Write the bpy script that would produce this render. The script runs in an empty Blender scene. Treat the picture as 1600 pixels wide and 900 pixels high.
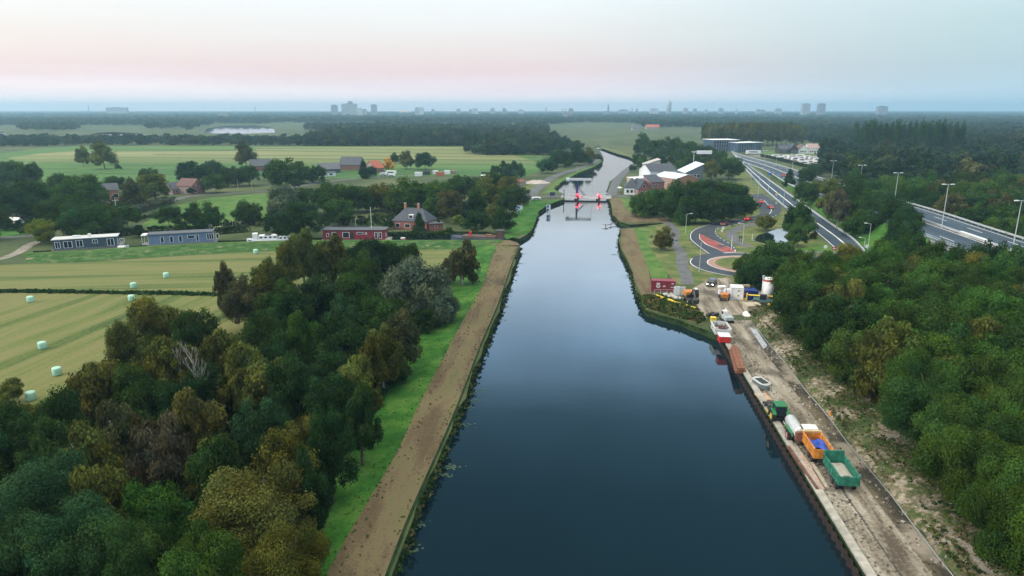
import bpy, math, random
import numpy as np
from mathutils import Vector, Matrix
from mathutils.geometry import delaunay_2d_cdt
R = math.radians
random.seed(7)
rng = np.random.default_rng(11)
scene = bpy.context.scene
COL = scene.collection

# ------------------------------------------------------------------ camera
F, CH, TILT = 1067.0, 42.0, R(14.7)
cam = bpy.data.objects.new('camera', bpy.data.cameras.new('camera'))
COL.objects.link(cam); scene.camera = cam
cam.location = (0, 0, CH); cam.rotation_euler = (R(90) - TILT, 0, 0)
cam.data.sensor_width = 36; cam.data.lens = 36 * F / 1600
cam.data.clip_start = 0.5; cam.data.clip_end = 30000

def S(r, g, b):
    f = lambda c: (c / 255 / 12.92) if c / 255 <= .04045 else ((c / 255 + .055) / 1.055) ** 2.4
    return (f(r), f(g), f(b), 1)

# ------------------------------------------------------------------ world, sun, exposure
SUN_EL, SUN_AZ = R(14), R(-70)           # low western evening light, veiled by thin cloud
w = bpy.data.worlds.new('World'); scene.world = w; w.use_nodes = True
nt = w.node_tree; N = nt.nodes; L = nt.links
for n in list(N): N.remove(n)
out = N.new('ShaderNodeOutputWorld'); bg = N.new('ShaderNodeBackground'); bg2 = N.new('ShaderNodeBackground')
add = N.new('ShaderNodeAddShader')
sky = N.new('ShaderNodeTexSky'); sky.sky_type = 'NISHITA'; sky.sun_disc = False
sky.sun_elevation = SUN_EL; sky.sun_rotation = SUN_AZ; sky.air_density = 1.2; sky.dust_density = 2
L.new(sky.outputs[0], bg2.inputs[0]); bg2.inputs[1].default_value = 0.012
tc = N.new('ShaderNodeTexCoord'); sx = N.new('ShaderNodeSeparateXYZ'); L.new(tc.outputs['Generated'], sx.inputs[0])
# faint cloud streaks shift the gradient slightly
mp = N.new('ShaderNodeMapping'); mp.inputs['Scale'].default_value = (2.2, 2.2, 34)
L.new(tc.outputs['Generated'], mp.inputs[0])
nz = N.new('ShaderNodeTexNoise'); nz.inputs['Scale'].default_value = 1.6; nz.inputs['Detail'].default_value = 5
L.new(mp.outputs[0], nz.inputs[0])
ma = N.new('ShaderNodeMath'); ma.operation = 'MULTIPLY_ADD'; ma.inputs[1].default_value = 0.03; ma.inputs[2].default_value = -0.015
L.new(nz.outputs[0], ma.inputs[0])
mz = N.new('ShaderNodeMath'); mz.operation = 'ADD'; L.new(sx.outputs[2], mz.inputs[0]); L.new(ma.outputs[0], mz.inputs[1])
def ramp(stops):
    r = N.new('ShaderNodeValToRGB'); e = r.color_ramp.elements
    while len(e) > 1: e.remove(e[-1])
    for i, (p, c) in enumerate(stops):
        k = e[0] if i == 0 else e.new(p)
        k.position = p; k.color = c
    L.new(mz.outputs[0], r.inputs[0]); return r
def lin(r, g, b): return (r, g, b, 1)
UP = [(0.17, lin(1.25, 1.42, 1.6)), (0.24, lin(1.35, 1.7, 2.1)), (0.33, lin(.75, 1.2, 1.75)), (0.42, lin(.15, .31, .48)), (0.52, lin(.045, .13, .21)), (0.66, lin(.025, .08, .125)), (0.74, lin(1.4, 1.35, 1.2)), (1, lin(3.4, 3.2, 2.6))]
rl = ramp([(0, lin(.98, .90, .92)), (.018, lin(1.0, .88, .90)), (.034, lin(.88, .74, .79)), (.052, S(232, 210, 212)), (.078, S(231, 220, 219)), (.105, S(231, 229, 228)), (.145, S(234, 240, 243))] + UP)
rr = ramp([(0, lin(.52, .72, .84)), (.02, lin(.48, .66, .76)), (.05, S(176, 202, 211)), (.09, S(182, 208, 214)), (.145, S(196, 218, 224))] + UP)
mr = N.new('ShaderNodeMapRange'); mr.inputs[1].default_value = -0.05; mr.inputs[2].default_value = 0.66; mr.interpolation_type = 'SMOOTHSTEP'
L.new(sx.outputs[0], mr.inputs[0])
mx = N.new('ShaderNodeMix'); mx.data_type = 'RGBA'
L.new(mr.outputs[0], mx.inputs[0]); L.new(rl.outputs[0], mx.inputs[6]); L.new(rr.outputs[0], mx.inputs[7])
cn = N.new('ShaderNodeTexNoise'); cn.inputs['Scale'].default_value = 7; cn.inputs['Detail'].default_value = 6; L.new(tc.outputs['Generated'], cn.inputs[0])
cm = N.new('ShaderNodeMapRange'); cm.inputs[1].default_value = .35; cm.inputs[2].default_value = .65; cm.inputs[3].default_value = .86; cm.inputs[4].default_value = 1.12; L.new(cn.outputs[0], cm.inputs[0])
cz = N.new('ShaderNodeMapRange'); cz.inputs[1].default_value = .15; cz.inputs[2].default_value = .3; L.new(sx.outputs[2], cz.inputs[0])
cf = N.new('ShaderNodeMix'); cf.data_type = 'FLOAT'; cf.inputs[2].default_value = 1.0; L.new(cz.outputs[0], cf.inputs[0]); L.new(cm.outputs[0], cf.inputs[3])
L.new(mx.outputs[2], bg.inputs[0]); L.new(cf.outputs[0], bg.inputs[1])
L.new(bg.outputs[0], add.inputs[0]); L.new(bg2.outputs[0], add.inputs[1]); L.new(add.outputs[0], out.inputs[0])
sun = bpy.data.objects.new('sun', bpy.data.lights.new('sun', 'SUN')); COL.objects.link(sun)
sun.data.energy = 2.6; sun.data.angle = R(14); sun.data.color = (1.0, .86, .72)
az = SUN_AZ; sd = Vector((math.sin(az) * math.cos(R(24)), math.cos(az) * math.cos(R(24)) - .55, math.sin(R(24)))).normalized()
sun.rotation_euler = sd.to_track_quat('Z', 'Y').to_euler()
vs = scene.view_settings; vs.view_transform = 'Standard'; vs.look = 'None'; vs.gamma = 1; vs.exposure = 0.16; vs.use_curve_mapping = False
scene.cycles.max_bounces = 6; scene.cycles.diffuse_bounces = 2; scene.cycles.transparent_max_bounces = 8
scene.cycles.volume_bounces = 1; scene.cycles.use_denoising = True

# ------------------------------------------------------------------ helpers
def P(px, py, z=0.0):
    x = (px - 800) / F; y = -(py - 450) / F
    d = Vector((x, math.cos(TILT) + y * math.sin(TILT), -math.sin(TILT) + y * math.cos(TILT)))
    t = (z - CH) / d.z
    return Vector((d.x * t, d.y * t, z))
def Zc(p): return p.y * math.cos(TILT) + (CH - p.z) * math.sin(TILT)
def ppm(p): return F / Zc(p)
def proj(p):
    z = Zc(p); u = -p.y * math.sin(TILT) * -1 + (p.z - CH) * math.cos(TILT)
    return (800 + F * p.x / z, 450 - F * u / z)

MATS = {}
def mat(name, col=(.5, .5, .5), rough=.7, metal=0.0, var=.12, scale=3.0, emit=0, bump=0.0):
    """plain painted / solid surface with a little uneven tone"""
    if name in MATS: return MATS[name]
    m = bpy.data.materials.new(name); m.use_nodes = True; t = m.node_tree; b = t.nodes['Principled BSDF']
    c = col if len(col) == 4 else (*col, 1)
    b.inputs['Roughness'].default_value = rough; b.inputs['Metallic'].default_value = metal
    co = t.nodes.new('ShaderNodeTexCoord'); n = t.nodes.new('ShaderNodeTexNoise'); n.inputs['Scale'].default_value = scale; n.inputs['Detail'].default_value = 4
    t.links.new(co.outputs['Object'], n.inputs[0])
    r = t.nodes.new('ShaderNodeValToRGB'); e = r.color_ramp.elements
    e[0].position = .3; e[1].position = .72
    e[0].color = (*[x * (1 - var) for x in c[:3]], 1); e[1].color = (*[min(1, x * (1 + var)) for x in c[:3]], 1)
    t.links.new(n.outputs[0], r.inputs[0]); t.links.new(r.outputs[0], b.inputs['Base Color'])
    if bump:
        bu = t.nodes.new('ShaderNodeBump'); bu.inputs['Strength'].default_value = bump; bu.inputs['Distance'].default_value = .1
        t.links.new(n.outputs[0], bu.inputs['Height']); t.links.new(bu.outputs[0], b.inputs['Normal'])
    if emit:
        b.inputs['Emission Color'].default_value = c; b.inputs['Emission Strength'].default_value = emit
    MATS[name] = m; return m

def land(name, stops, scale=.05, stretch=(1, 1, 1), rot=0, detail=8, rough=.95, fine=None, finescale=3, bump=.3, patch=None):
    """ground cover: a colour ramp over broad noise, broken up by a fine one"""
    m = bpy.data.materials.new(name); m.use_nodes = True; t = m.node_tree; b = t.nodes['Principled BSDF']; nn = t.nodes.new; lk = t.links.new
    b.inputs['Roughness'].default_value = rough; b.inputs['Specular IOR Level'].default_value = .2
    co = nn('ShaderNodeTexCoord'); mp = nn('ShaderNodeMapping'); mp.vector_type = 'TEXTURE'
    mp.inputs['Rotation'].default_value = (0, 0, rot); mp.inputs['Scale'].default_value = stretch
    lk(co.outputs['Object'], mp.inputs[0])
    a = nn('ShaderNodeTexNoise'); a.inputs['Scale'].default_value = scale; a.inputs['Detail'].default_value = detail; a.inputs['Roughness'].default_value = .62
    lk(mp.outputs[0], a.inputs[0])
    f = nn('ShaderNodeTexNoise'); f.inputs['Scale'].default_value = finescale; f.inputs['Detail'].default_value = 5; f.inputs['Roughness'].default_value = .7
    lk(co.outputs['Object'], f.inputs[0])
    mth = nn('ShaderNodeMath'); mth.operation = 'MULTIPLY_ADD'; mth.inputs[1].default_value = .35 if fine is None else fine
    lk(f.outputs[0], mth.inputs[0]); 
    s = nn('ShaderNodeMath'); s.operation = 'SUBTRACT'; s.inputs[1].default_value = (.35 if fine is None else fine) * .5
    lk(a.outputs[0], s.inputs[0]); lk(s.outputs[0], mth.inputs[2])
    r = nn('ShaderNodeValToRGB'); e = r.color_ramp.elements
    while len(e) > 1: e.remove(e[-1])
    for i, (p, c) in enumerate(stops):
        p = .5 + (p - .5) * .62; k = e[0] if i == 0 else e.new(p); k.position = p; k.color = (*c[:3], 1)
    lk(mth.outputs[0], r.inputs[0])
    col = r.outputs[0]
    if patch:
        pc, psc, lo, hi = patch
        q = nn('ShaderNodeTexNoise'); q.inputs['Scale'].default_value = psc; q.inputs['Detail'].default_value = 6; lk(co.outputs['Object'], q.inputs[0])
        mr = nn('ShaderNodeMapRange'); mr.inputs[1].default_value = lo; mr.inputs[2].default_value = hi; lk(q.outputs[0], mr.inputs[0])
        mx = nn('ShaderNodeMix'); mx.data_type = 'RGBA'; mx.inputs[7].default_value = (*pc[:3], 1)
        lk(mr.outputs[0], mx.inputs[0]); lk(col, mx.inputs[6]); col = mx.outputs[2]
    lk(col, b.inputs['Base Color'])
    bu = nn('ShaderNodeBump'); bu.inputs['Strength'].default_value = bump; bu.inputs['Distance'].default_value = .3
    lk(f.outputs[0], bu.inputs['Height']); lk(bu.outputs[0], b.inputs['Normal'])
    MATS[name] = m; return m

def link(o, parent=None):
    COL.objects.link(o)
    if parent is not None: o.parent = parent
    return o
def tag(o, label=None, cat=None, group=None, kind=None):
    if label: o['label'] = label
    if cat: o['category'] = cat
    if group: o['group'] = group
    if kind: o['kind'] = kind
    return o
def empty(name, loc=(0, 0, 0), rz=0, label=None, cat=None, group=None):
    o = bpy.data.objects.new(name, None); link(o); o.empty_display_size = .3
    o.location = loc; o.rotation_euler = (0, 0, rz); return tag(o, label, cat, group)

class MB:
    def __init__(s): s.v = []; s.f = []; s.mi = []; s.k = 0
    def use(s, k): s.k = k; return s
    def poly(s, pts):
        n = len(s.v); s.v += [tuple(p) for p in pts]; s.f.append(tuple(range(n, n + len(pts)))); s.mi.append(s.k); return s
    def raw(s, v, f):
        n = len(s.v); s.v += [tuple(p) for p in v]; s.f += [tuple(i + n for i in q) for q in f]; s.mi += [s.k] * len(f); return s
    def box(s, c, d, M=None, taper=1.0):
        x, y, z = d[0] / 2, d[1] / 2, d[2] / 2
        v = []
        for sz in (-1, 1):
            k = 1 if sz < 0 else taper
            for a, b in ((-1, -1), (1, -1), (1, 1), (-1, 1)):
                p = Vector((a * x * k, b * y * k, sz * z))
                if M is not None: p = M @ p
                v.append(p + Vector(c))
        return s.raw(v, [(3, 2, 1, 0), (4, 5, 6, 7), (0, 1, 5, 4), (1, 2, 6, 5), (2, 3, 7, 6), (3, 0, 4, 7)])
    def b2(s, x0, x1, y0, y1, z0, z1): return s.box(((x0 + x1) / 2, (y0 + y1) / 2, (z0 + z1) / 2), (x1 - x0, y1 - y0, z1 - z0))
    def bar(s, a, b, r=.05, r2=None, n=6):
        a = Vector(a); b = Vector(b); d = (b - a); q = d.to_track_quat('Z', 'Y'); r2 = r if r2 is None else r2
        v = [a + q @ Vector((r * math.cos(t), r * math.sin(t), 0)) for t in [2 * math.pi * i / n for i in range(n)]]
        v += [b + q @ Vector((r2 * math.cos(t), r2 * math.sin(t), 0)) for t in [2 * math.pi * i / n for i in range(n)]]
        f = [(i, (i + 1) % n, n + (i + 1) % n, n + i) for i in range(n)] + [tuple(range(n))[::-1], tuple(range(n, 2 * n))]
        return s.raw(v, f)
    def path(s, pts, r, n=6):
        for a, b in zip(pts, pts[1:]): s.bar(a, b, r, n=n)
        return s
    def extx(s, prof, x0, x1):          # profile in (y,z) extruded along x
        n = len(prof); v = [(x0, y, z) for y, z in prof] + [(x1, y, z) for y, z in prof]
        f = [(i, (i + 1) % n, n + (i + 1) % n, n + i) for i in range(n)] + [tuple(range(n))[::-1], tuple(range(n, 2 * n))]
        return s.raw(v, f)
    def exty(s, prof, y0, y1):
        n = len(prof); v = [(x, y0, z) for x, z in prof] + [(x, y1, z) for x, z in prof]
        f = [(i, (i + 1) % n, n + (i + 1) % n, n + i) for i in range(n)] + [tuple(range(n))[::-1], tuple(range(n, 2 * n))]
        return s.raw(v, f)
    def lathe(s, prof, c=(0, 0, 0), n=16, axis='z', sx=1, sy=1):   # prof = (r, h)
        v = []; f = []
        for r, h in prof:
            for i in range(n):
                t = 2 * math.pi * i / n; a, b = r * math.cos(t) * sx, r * math.sin(t) * sy
                p = (a, b, h) if axis == 'z' else ((h, a, b) if axis == 'x' else (a, h, b))
                v.append((p[0] + c[0], p[1] + c[1], p[2] + c[2]))
        for k in range(len(prof) - 1):
            for i in range(n): f.append((k * n + i, k * n + (i + 1) % n, (k + 1) * n + (i + 1) % n, (k + 1) * n + i))
        f.append(tuple(range(n))[::-1]); f.append(tuple(range((len(prof) - 1) * n, len(prof) * n)))
        return s.raw(v, f)
    def build(s, name, mats, parent=None, smooth=False, bevel=0, loc=None):
        me = bpy.data.meshes.new(name); me.from_pydata(s.v, [], s.f)
        if not isinstance(mats, (list, tuple)): mats = [mats]
        for m in mats: me.materials.append(m)
        if len(mats) > 1: me.polygons.foreach_set('material_index', s.mi)
        if smooth: me.polygons.foreach_set('use_smooth', [True] * len(me.polygons))
        me.update(); o = bpy.data.objects.new(name, me); link(o, parent)
        if loc is not None: o.location = loc
        if bevel:
            b = o.modifiers.new('edge', 'BEVEL'); b.width = bevel; b.segments = 2; b.limit_method = 'ANGLE'
        return o

def copy_tree(o, parent=None):
    c = o.copy(); COL.objects.link(c)
    if parent is not None: c.parent = parent
    for ch in list(o.children): copy_tree(ch, c)
    return c

def resample(pts, n, smooth=True):
    pts = [Vector(p) if len(p) == 3 else Vector((*p, 0)) for p in pts]
    if smooth and len(pts) > 2:
        q = []
        for i in range(len(pts) - 1):
            p0 = pts[max(i - 1, 0)]; p1 = pts[i]; p2 = pts[i + 1]; p3 = pts[min(i + 2, len(pts) - 1)]
            for k in range(12):
                t = k / 12
                q.append(.5 * ((2 * p1) + (p2 - p0) * t + (2 * p0 - 5 * p1 + 4 * p2 - p3) * t * t + (3 * p1 - p0 - 3 * p2 + p3) * t ** 3))
        q.append(pts[-1]); pts = q
    L_ = [0]
    for a, b in zip(pts, pts[1:]): L_.append(L_[-1] + (b - a).length)
    out = []; j = 0
    for i in range(n):
        s = L_[-1] * i / (n - 1)
        while j < len(L_) - 2 and L_[j + 1] < s: j += 1
        d = L_[j + 1] - L_[j]; t = 0 if d == 0 else (s - L_[j]) / d
        out.append(pts[j].lerp(pts[j + 1], min(1, t)))
    return out

def hnoise(x, y):
    return (math.sin(x * .9 + 1.3 * math.sin(y * .7)) + math.sin(y * 1.1 + 1.7 * math.sin(x * .6)) + .5 * math.sin(x * 2.7 + y * 2.1)) / 2.5

def ribbon(name, lines, m, n=80, sub=1, noise=0, kind='structure', dz=0, smooth=True, curve=True, thick=0):
    rows = [resample(l, n, curve) for l in lines]
    full = []
    for a, b in zip(rows, rows[1:]):
        for k in range(sub): full.append([p.lerp(q, k / sub) for p, q in zip(a, b)])
    full.append(rows[-1])
    v = []; f = []
    for ri, r in enumerate(full):
        for p in r:
            z = p.z + dz
            if noise and 0 < ri < len(full) - 1: z += noise * hnoise(p.x, p.y)
            v.append((p.x, p.y, z))
    for i in range(len(full) - 1):
        for j in range(n - 1): f.append((i * n + j, i * n + j + 1, (i + 1) * n + j + 1, (i + 1) * n + j))
    mb = MB(); mb.raw(v, f)
    o = mb.build(name, m, smooth=smooth)
    me = o.data                                   # make every face look upward
    if sum(p.normal.z for p in me.polygons) < 0: me.flip_normals()
    if kind: o['kind'] = kind
    return o

def sheet(name, pts, z, m, kind='structure'):
    """flat polygon, triangulated so that concave outlines work"""
    pts = [(p[0], p[1]) for p in pts]
    r = delaunay_2d_cdt([Vector(p) for p in pts], [(i, (i + 1) % len(pts)) for i in range(len(pts))], [], 1, 1e-5)
    mb = MB(); mb.raw([(p.x, p.y, z) for p in r[0]], [tuple(f) for f in r[2]])
    o = mb.build(name, m)
    if sum(p.normal.z for p in o.data.polygons) < 0: o.data.flip_normals()
    if kind: o['kind'] = kind
    return o
def px(*pts, z=0): return [P(a, b, z) for a, b in pts]
def inside(p, poly):
    x, y = p[0], p[1]; c = False; n = len(poly)
    for i in range(n):
        x1, y1 = poly[i][0], poly[i][1]; x2, y2 = poly[i - 1][0], poly[i - 1][1]
        if (y1 > y) != (y2 > y) and x < (x2 - x1) * (y - y1) / (y2 - y1) + x1: c = not c
    return c
def ordn(i):
    O = ['first', 'second', 'third', 'fourth', 'fifth', 'sixth', 'seventh', 'eighth', 'ninth', 'tenth', 'eleventh', 'twelfth', 'thirteenth', 'fourteenth', 'fifteenth', 'sixteenth', 'seventeenth', 'eighteenth', 'nineteenth', 'twentieth']
    return O[i] if i < 20 else 'twenty-' + O[i - 20]

# ------------------------------------------------------------------ haze
WZ = -1.3                                   # water level
hz = MB().b2(-9500, 9500, -1500, 9800, WZ - 2.4, 112)
m = bpy.data.materials.new('haze'); m.use_nodes = True; t = m.node_tree; t.nodes.clear()
o_ = t.nodes.new('ShaderNodeOutputMaterial'); pv = t.nodes.new('ShaderNodeVolumePrincipled')
pv.inputs['Color'].default_value = (.50, .78, 1.0, 1); pv.inputs['Density'].default_value = 1.75e-4; pv.inputs['Anisotropy'].default_value = 0.45
t.links.new(pv.outputs[0], o_.inputs['Volume'])
hz = hz.build('haze', m); hz['kind'] = 'stuff'; hz['label'] = 'thin blue evening haze over the flat land'

# ------------------------------------------------------------------ ground cover materials
G_BASE = land('rough_land', [(.3, (.040, .062, .026)), (.5, (.062, .088, .034)), (.68, (.10, .115, .05))], scale=.02, finescale=.6)
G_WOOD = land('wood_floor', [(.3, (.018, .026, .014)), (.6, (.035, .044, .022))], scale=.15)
G_GRASS = land('lush_grass', [(.3, (.016, .080, .010)), (.5, (.034, .125, .015)), (.7, (.075, .165, .030))], scale=.18, finescale=2.5, fine=.5)
G_PATH = land('mown_bank', [(.25, (.090, .068, .040)), (.42, (.120, .092, .054)), (.58, (.150, .122, .070)), (.72, (.135, .125, .060)), (.85, (.10, .11, .045))], scale=.35, stretch=(1, 5, 1), rot=R(-5), finescale=3, fine=.6)
G_MEADOW = land('meadow', [(.3, (.042, .11, .028)), (.5, (.07, .15, .035)), (.7, (.10, .17, .05))], scale=.012, stretch=(6, 1, 1), finescale=.3)
def strip_mat(name, ang, a, b, c, sc=.16):
    return land(name, [(.26, a), (.42, b), (.56, c), (.74, b)], scale=sc, stretch=(1.0, 16.0, 1), rot=ang, detail=5, finescale=1.4, fine=.28)
G_HAY = strip_mat('mown_field_near', R(-10), (.052, .085, .022), (.112, .142, .040), (.165, .162, .066))
G_HAY2 = strip_mat('mown_field_upper', R(-86), (.065, .10, .028), (.118, .146, .045), (.160, .162, .064))
G_FAR = land('hay_strips', [(.3, (.11, .155, .05)), (.5, (.17, .20, .075)), (.7, (.22, .225, .10))], scale=.01, stretch=(8, 1, 1), finescale=.2)
G_GREEN = land('bright_pasture', [(.25, (.035, .10, .018)), (.42, (.060, .145, .026)), (.58, (.085, .165, .035)), (.75, (.14, .17, .06))], scale=.22, finescale=1.6, fine=.6)
G_DITCH = land('ditch_growth', [(.3, (.014, .035, .012)), (.6, (.03, .06, .02))], scale=.6)
G_DRY = land('dry_grass', [(.3, (.06, .105, .028)), (.5, (.105, .135, .042)), (.7, (.17, .165, .075))], scale=.2, finescale=2)
G_SAND = land('work_yard_sand', [(.28, (.09, .075, .06)), (.42, (.18, .16, .13)), (.58, (.27, .245, .205)), (.78, (.38, .355, .315))], scale=.55, stretch=(1, 9, 1), rot=R(-5.8), finescale=2.2, fine=.5, patch=((.10, .09, .08), .12, .56, .68))
G_MUD = land('wet_mud', [(.3, (.030, .030, .026)), (.5, (.062, .055, .042)), (.7, (.13, .11, .075))], scale=.35, stretch=(1, 5, 1), rot=R(-5.8), rough=.5, finescale=2, patch=((.26, .23, .19), .16, .52, .62))
G_EMB = land('sandy_embankment', [(.30, (.040, .070, .022)), (.42, (.075, .10, .035)), (.52, (.14, .125, .08)), (.64, (.27, .24, .185)), (.8, (.36, .33, .27))], scale=.22, finescale=1.6, fine=.7, bump=.8)
ASPH = land('asphalt', [(.3, (.038, .050, .066)), (.6, (.055, .068, .088))], scale=.2, finescale=8, fine=.5, rough=.8, bump=.05)
ASPH2 = land('highway_asphalt', [(.3, (.034, .056, .082)), (.6, (.052, .080, .112))], scale=.12, stretch=(1, 8, 1), finescale=4, fine=.4, rough=.8, bump=.05)
PATHM = land('path_asphalt', [(.3, (.085, .092, .10)), (.6, (.13, .135, .14))], scale=.3, finescale=6, rough=.85, bump=.05)
REDA = land('red_asphalt', [(.3, (.20, .055, .055)), (.6, (.30, .085, .08))], scale=.5, finescale=6, rough=.85, bump=.05)
PINKP = land('pink_paving', [(.3, (.27, .17, .15)), (.6, (.38, .25, .22))], scale=.8, finescale=6, rough=.85, bump=.1)
WHITE = mat('white_paint', (.72, .74, .76), .6, var=.08)
CONC = mat('concrete', (.34, .33, .30), .85, var=.25, scale=1.2, bump=.3)
MEADOW2 = land('distant_pasture', [(.3, (.08, .17, .05)), (.6, (.12, .22, .07))], scale=.004, finescale=.05)

# ------------------------------------------------------------------ water outline (metres), ground with the water cut out
LB = px((613, 897), (647, 807), (680, 730), (706, 670), (733, 600), (756, 538), (782, 475), (800, 420), (813, 386))
LB = [Vector((-16.2, -20, 0)), Vector((-13.3, 25, 0))] + LB
SC_N = px((806, 381), (780, 382), (700, 384), (555, 386), (430, 388), (283, 396), (130, 404), (50, 404))           # near shore of the side canal
SC_F = px((52, 392), (140, 389), (283, 379), (430, 373), (555, 371), (700, 361), (760, 362), (812, 373))            # far shore
LU = px((824, 366), (832, 358), (841, 330), (858, 319), (880, 312), (880, 303), (865, 296), (878, 284), (904, 270), (928, 261), (940, 253), (942, 247), (939, 240), (935, 234), (925, 229))
RU = px((935, 227.5), (952, 234), (970, 239), (985, 244), (991, 249), (989, 256), (982, 264), (970, 270), (955, 282), (950, 297), (951, 304), (953, 316), (957, 336), (967, 346), (985, 351), (1014, 349), (1044, 348), (1044, 351), (1015, 353), (992, 355), (970, 357), (968, 378), (970, 390), (976, 400), (984, 418), (992, 444), (1001, 470), (1009, 484), (1033, 492), (1064, 500), (1084, 509), (1100, 514))
QX = lambda y: 28.05 + y * 0.0998 - .6           # quay edge, water side
QW = [Vector((QX(y), y, 0)) for y in (124, 90, 55, 20, -20)]
water_poly = LB + SC_N + SC_F + LU + RU + QW
def dens(poly, step=8, jit=.35, keep=()):
    out_ = []
    for i, a in enumerate(poly):
        b = poly[(i + 1) % len(poly)]; d = (b - a).length; k = max(1, int(d / step)) if a.y < 420 else 1
        for j in range(k):
            p = a.lerp(b, j / k)
            if 0 < j and a.x < 27 or (0 < j and a.y > 130): p = p + Vector((rng.normal() * jit, rng.normal() * jit, 0))
            out_.append(p)
    return out_
WP = dens(water_poly, 5)
lakes = [px((318, 208), (323, 201), (350, 196.5), (400, 196), (428, 200), (430, 207), (380, 209)),
         px((136, 214), (150, 207.5), (178, 206), (216, 208), (218, 214.5), (180, 217)),
         px((-60, 213), (-40, 206), (6, 206), (10, 211), (0, 214)),
         px((120, 187.5), (170, 185.6), (180, 187), (150, 189.5))]
pond = px((1176, 376), (1186, 367), (1200, 363), (1215, 358), (1232, 358), (1236, 372), (1226, 382), (1205, 385), (1192, 380))
def build_ground():
    outer = [Vector(p) for p in ((-9200, -1200), (9200, -1200), (9200, 9500), (-9200, 9500))]
    vs_ = list(outer); es = [(0, 1), (1, 2), (2, 3), (3, 0)]
    holes = [WP] + lakes
    for h in holes:
        n0 = len(vs_); vs_ += [Vector((p.x, p.y)) for p in h]; k = len(h); es += [(n0 + i, n0 + (i + 1) % k) for i in range(k)]
    r = delaunay_2d_cdt(vs_, es, [], 1, 1e-4)
    V, Fc = r[0], r[2]
    mb = MB(); keep = []
    for f in Fc:
        c = sum((V[i] for i in f), Vector((0, 0))) / len(f)
        if any(inside(c, h) for h in holes): continue
        keep.append(tuple(f))
    mb.raw([(p.x, p.y, 0) for p in V], keep)
    g = mb.build('ground', G_BASE); g['kind'] = 'structure'
    if sum(p.normal.z for p in g.data.polygons) < 0: g.data.flip_normals()
    mb = MB()
    for h in holes:
        for i, a in enumerate(h):
            b = h[(i + 1) % len(h)]
            mb.poly([(a.x, a.y, 0), (b.x, b.y, 0), (b.x, b.y, WZ - .9), (a.x, a.y, WZ - .9)])
    bk = mb.build('canal_bank', G_DITCH); bk['kind'] = 'structure'
build_ground()

def water_mat():
    m = bpy.data.materials.new('canal_water'); m.use_nodes = True; t = m.node_tree; b = t.nodes['Principled BSDF']; nn = t.nodes.new; lk = t.links.new
    b.inputs['Base Color'].default_value = (.004, .014, .021, 1); b.inputs['Roughness'].default_value = .02; b.inputs['IOR'].default_value = 1.6
    co = nn('ShaderNodeTexCoord'); a = nn('ShaderNodeTexNoise'); a.inputs['Scale'].default_value = 1.1; a.inputs['Detail'].default_value = 6; a.inputs['Roughness'].default_value = .6
    mp = nn('ShaderNodeMapping'); mp.inputs['Scale'].default_value = (.45, 1.3, 1); mp.inputs['Rotation'].default_value = (0, 0, R(12))
    lk(co.outputs['Object'], mp.inputs[0]); lk(mp.outputs[0], a.inputs[0])
    q = nn('ShaderNodeTexNoise'); q.inputs['Scale'].default_value = .06; q.inputs['Detail'].default_value = 4; lk(co.outputs['Object'], q.inputs[0])
    mr = nn('ShaderNodeMapRange'); mr.inputs[1].default_value = .35; mr.inputs[2].default_value = .7; mr.inputs[3].default_value = .15; mr.inputs[4].default_value = 1
    lk(q.outputs[0], mr.inputs[0])
    mu = nn('ShaderNodeMath'); mu.operation = 'MULTIPLY'; lk(a.outputs[0], mu.inputs[0]); lk(mr.outputs[0], mu.inputs[1])
    mr2 = nn('ShaderNodeMapRange'); mr2.inputs[1].default_value = .4; mr2.inputs[2].default_value = .65; mr2.inputs[3].default_value = .015; mr2.inputs[4].default_value = .085; lk(q.outputs[0], mr2.inputs[0]); lk(mr2.outputs[0], b.inputs['Roughness'])
    bu = nn('ShaderNodeBump'); bu.inputs['Strength'].default_value = .22; bu.inputs['Distance'].default_value = .04
    lk(mu.outputs[0], bu.inputs['Height']); lk(bu.outputs[0], b.inputs['Normal'])
    return m
WATER = water_mat()
wp = MB(); wp.poly([(-400, -60, WZ), (400, -60, WZ), (400, 1000, WZ), (-400, 1000, WZ)])
wsh = wp.build('canal_water', WATER); wsh['kind'] = 'structure'
for lk_ in lakes:
    xs = [p.x for p in lk_]; ys = [p.y for p in lk_]
    a = MB().poly([(min(xs) - 5, min(ys) - 5, WZ + .25), (max(xs) + 5, min(ys) - 5, WZ + .25), (max(xs) + 5, max(ys) + 5, WZ + .25), (min(xs) - 5, max(ys) + 5, WZ + .25)]).build('lake_water', WATER); a['kind'] = 'structure'

# ------------------------------------------------------------------ left bank: reed edge, mown strip, green slope
def off(line, d):
    o2 = []
    for i, p in enumerate(line):
        a = line[max(0, i - 1)]; b = line[min(len(line) - 1, i + 1)]; t_ = (b - a); t_.z = 0; t_.normalize()
        o2.append(p + Vector((-t_.y, t_.x, 0)) * d)
    return o2
def zz(line, z): return [Vector((p.x, p.y, z)) for p in line]
PL = [Vector((-23.5, -20, 0)), Vector((-19.5, 25, 0))] + px((517, 897), (567, 807), (623, 710), (656, 637), (695, 562), (719, 514), (755, 448), (770, 402), (778, 384))
ribbon('canal_bank', [zz(off(LB, -.1), WZ - .3), zz(off(LB, .15), -.3), zz(off(LB, .5), .4)], G_DITCH, n=160, sub=2, noise=.1)
ribbon('towpath', [zz(off(LB, .5), .4), zz(PL, .75)], G_PATH, n=160, sub=6, noise=.05)
GL = off(PL, 4.2); GL2 = off(PL, 8.5)
ribbon('grass_slope', [zz(PL, .75), zz(GL, .25), zz(GL2, .03)], G_GRASS, n=160, sub=4, noise=.06)
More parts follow.
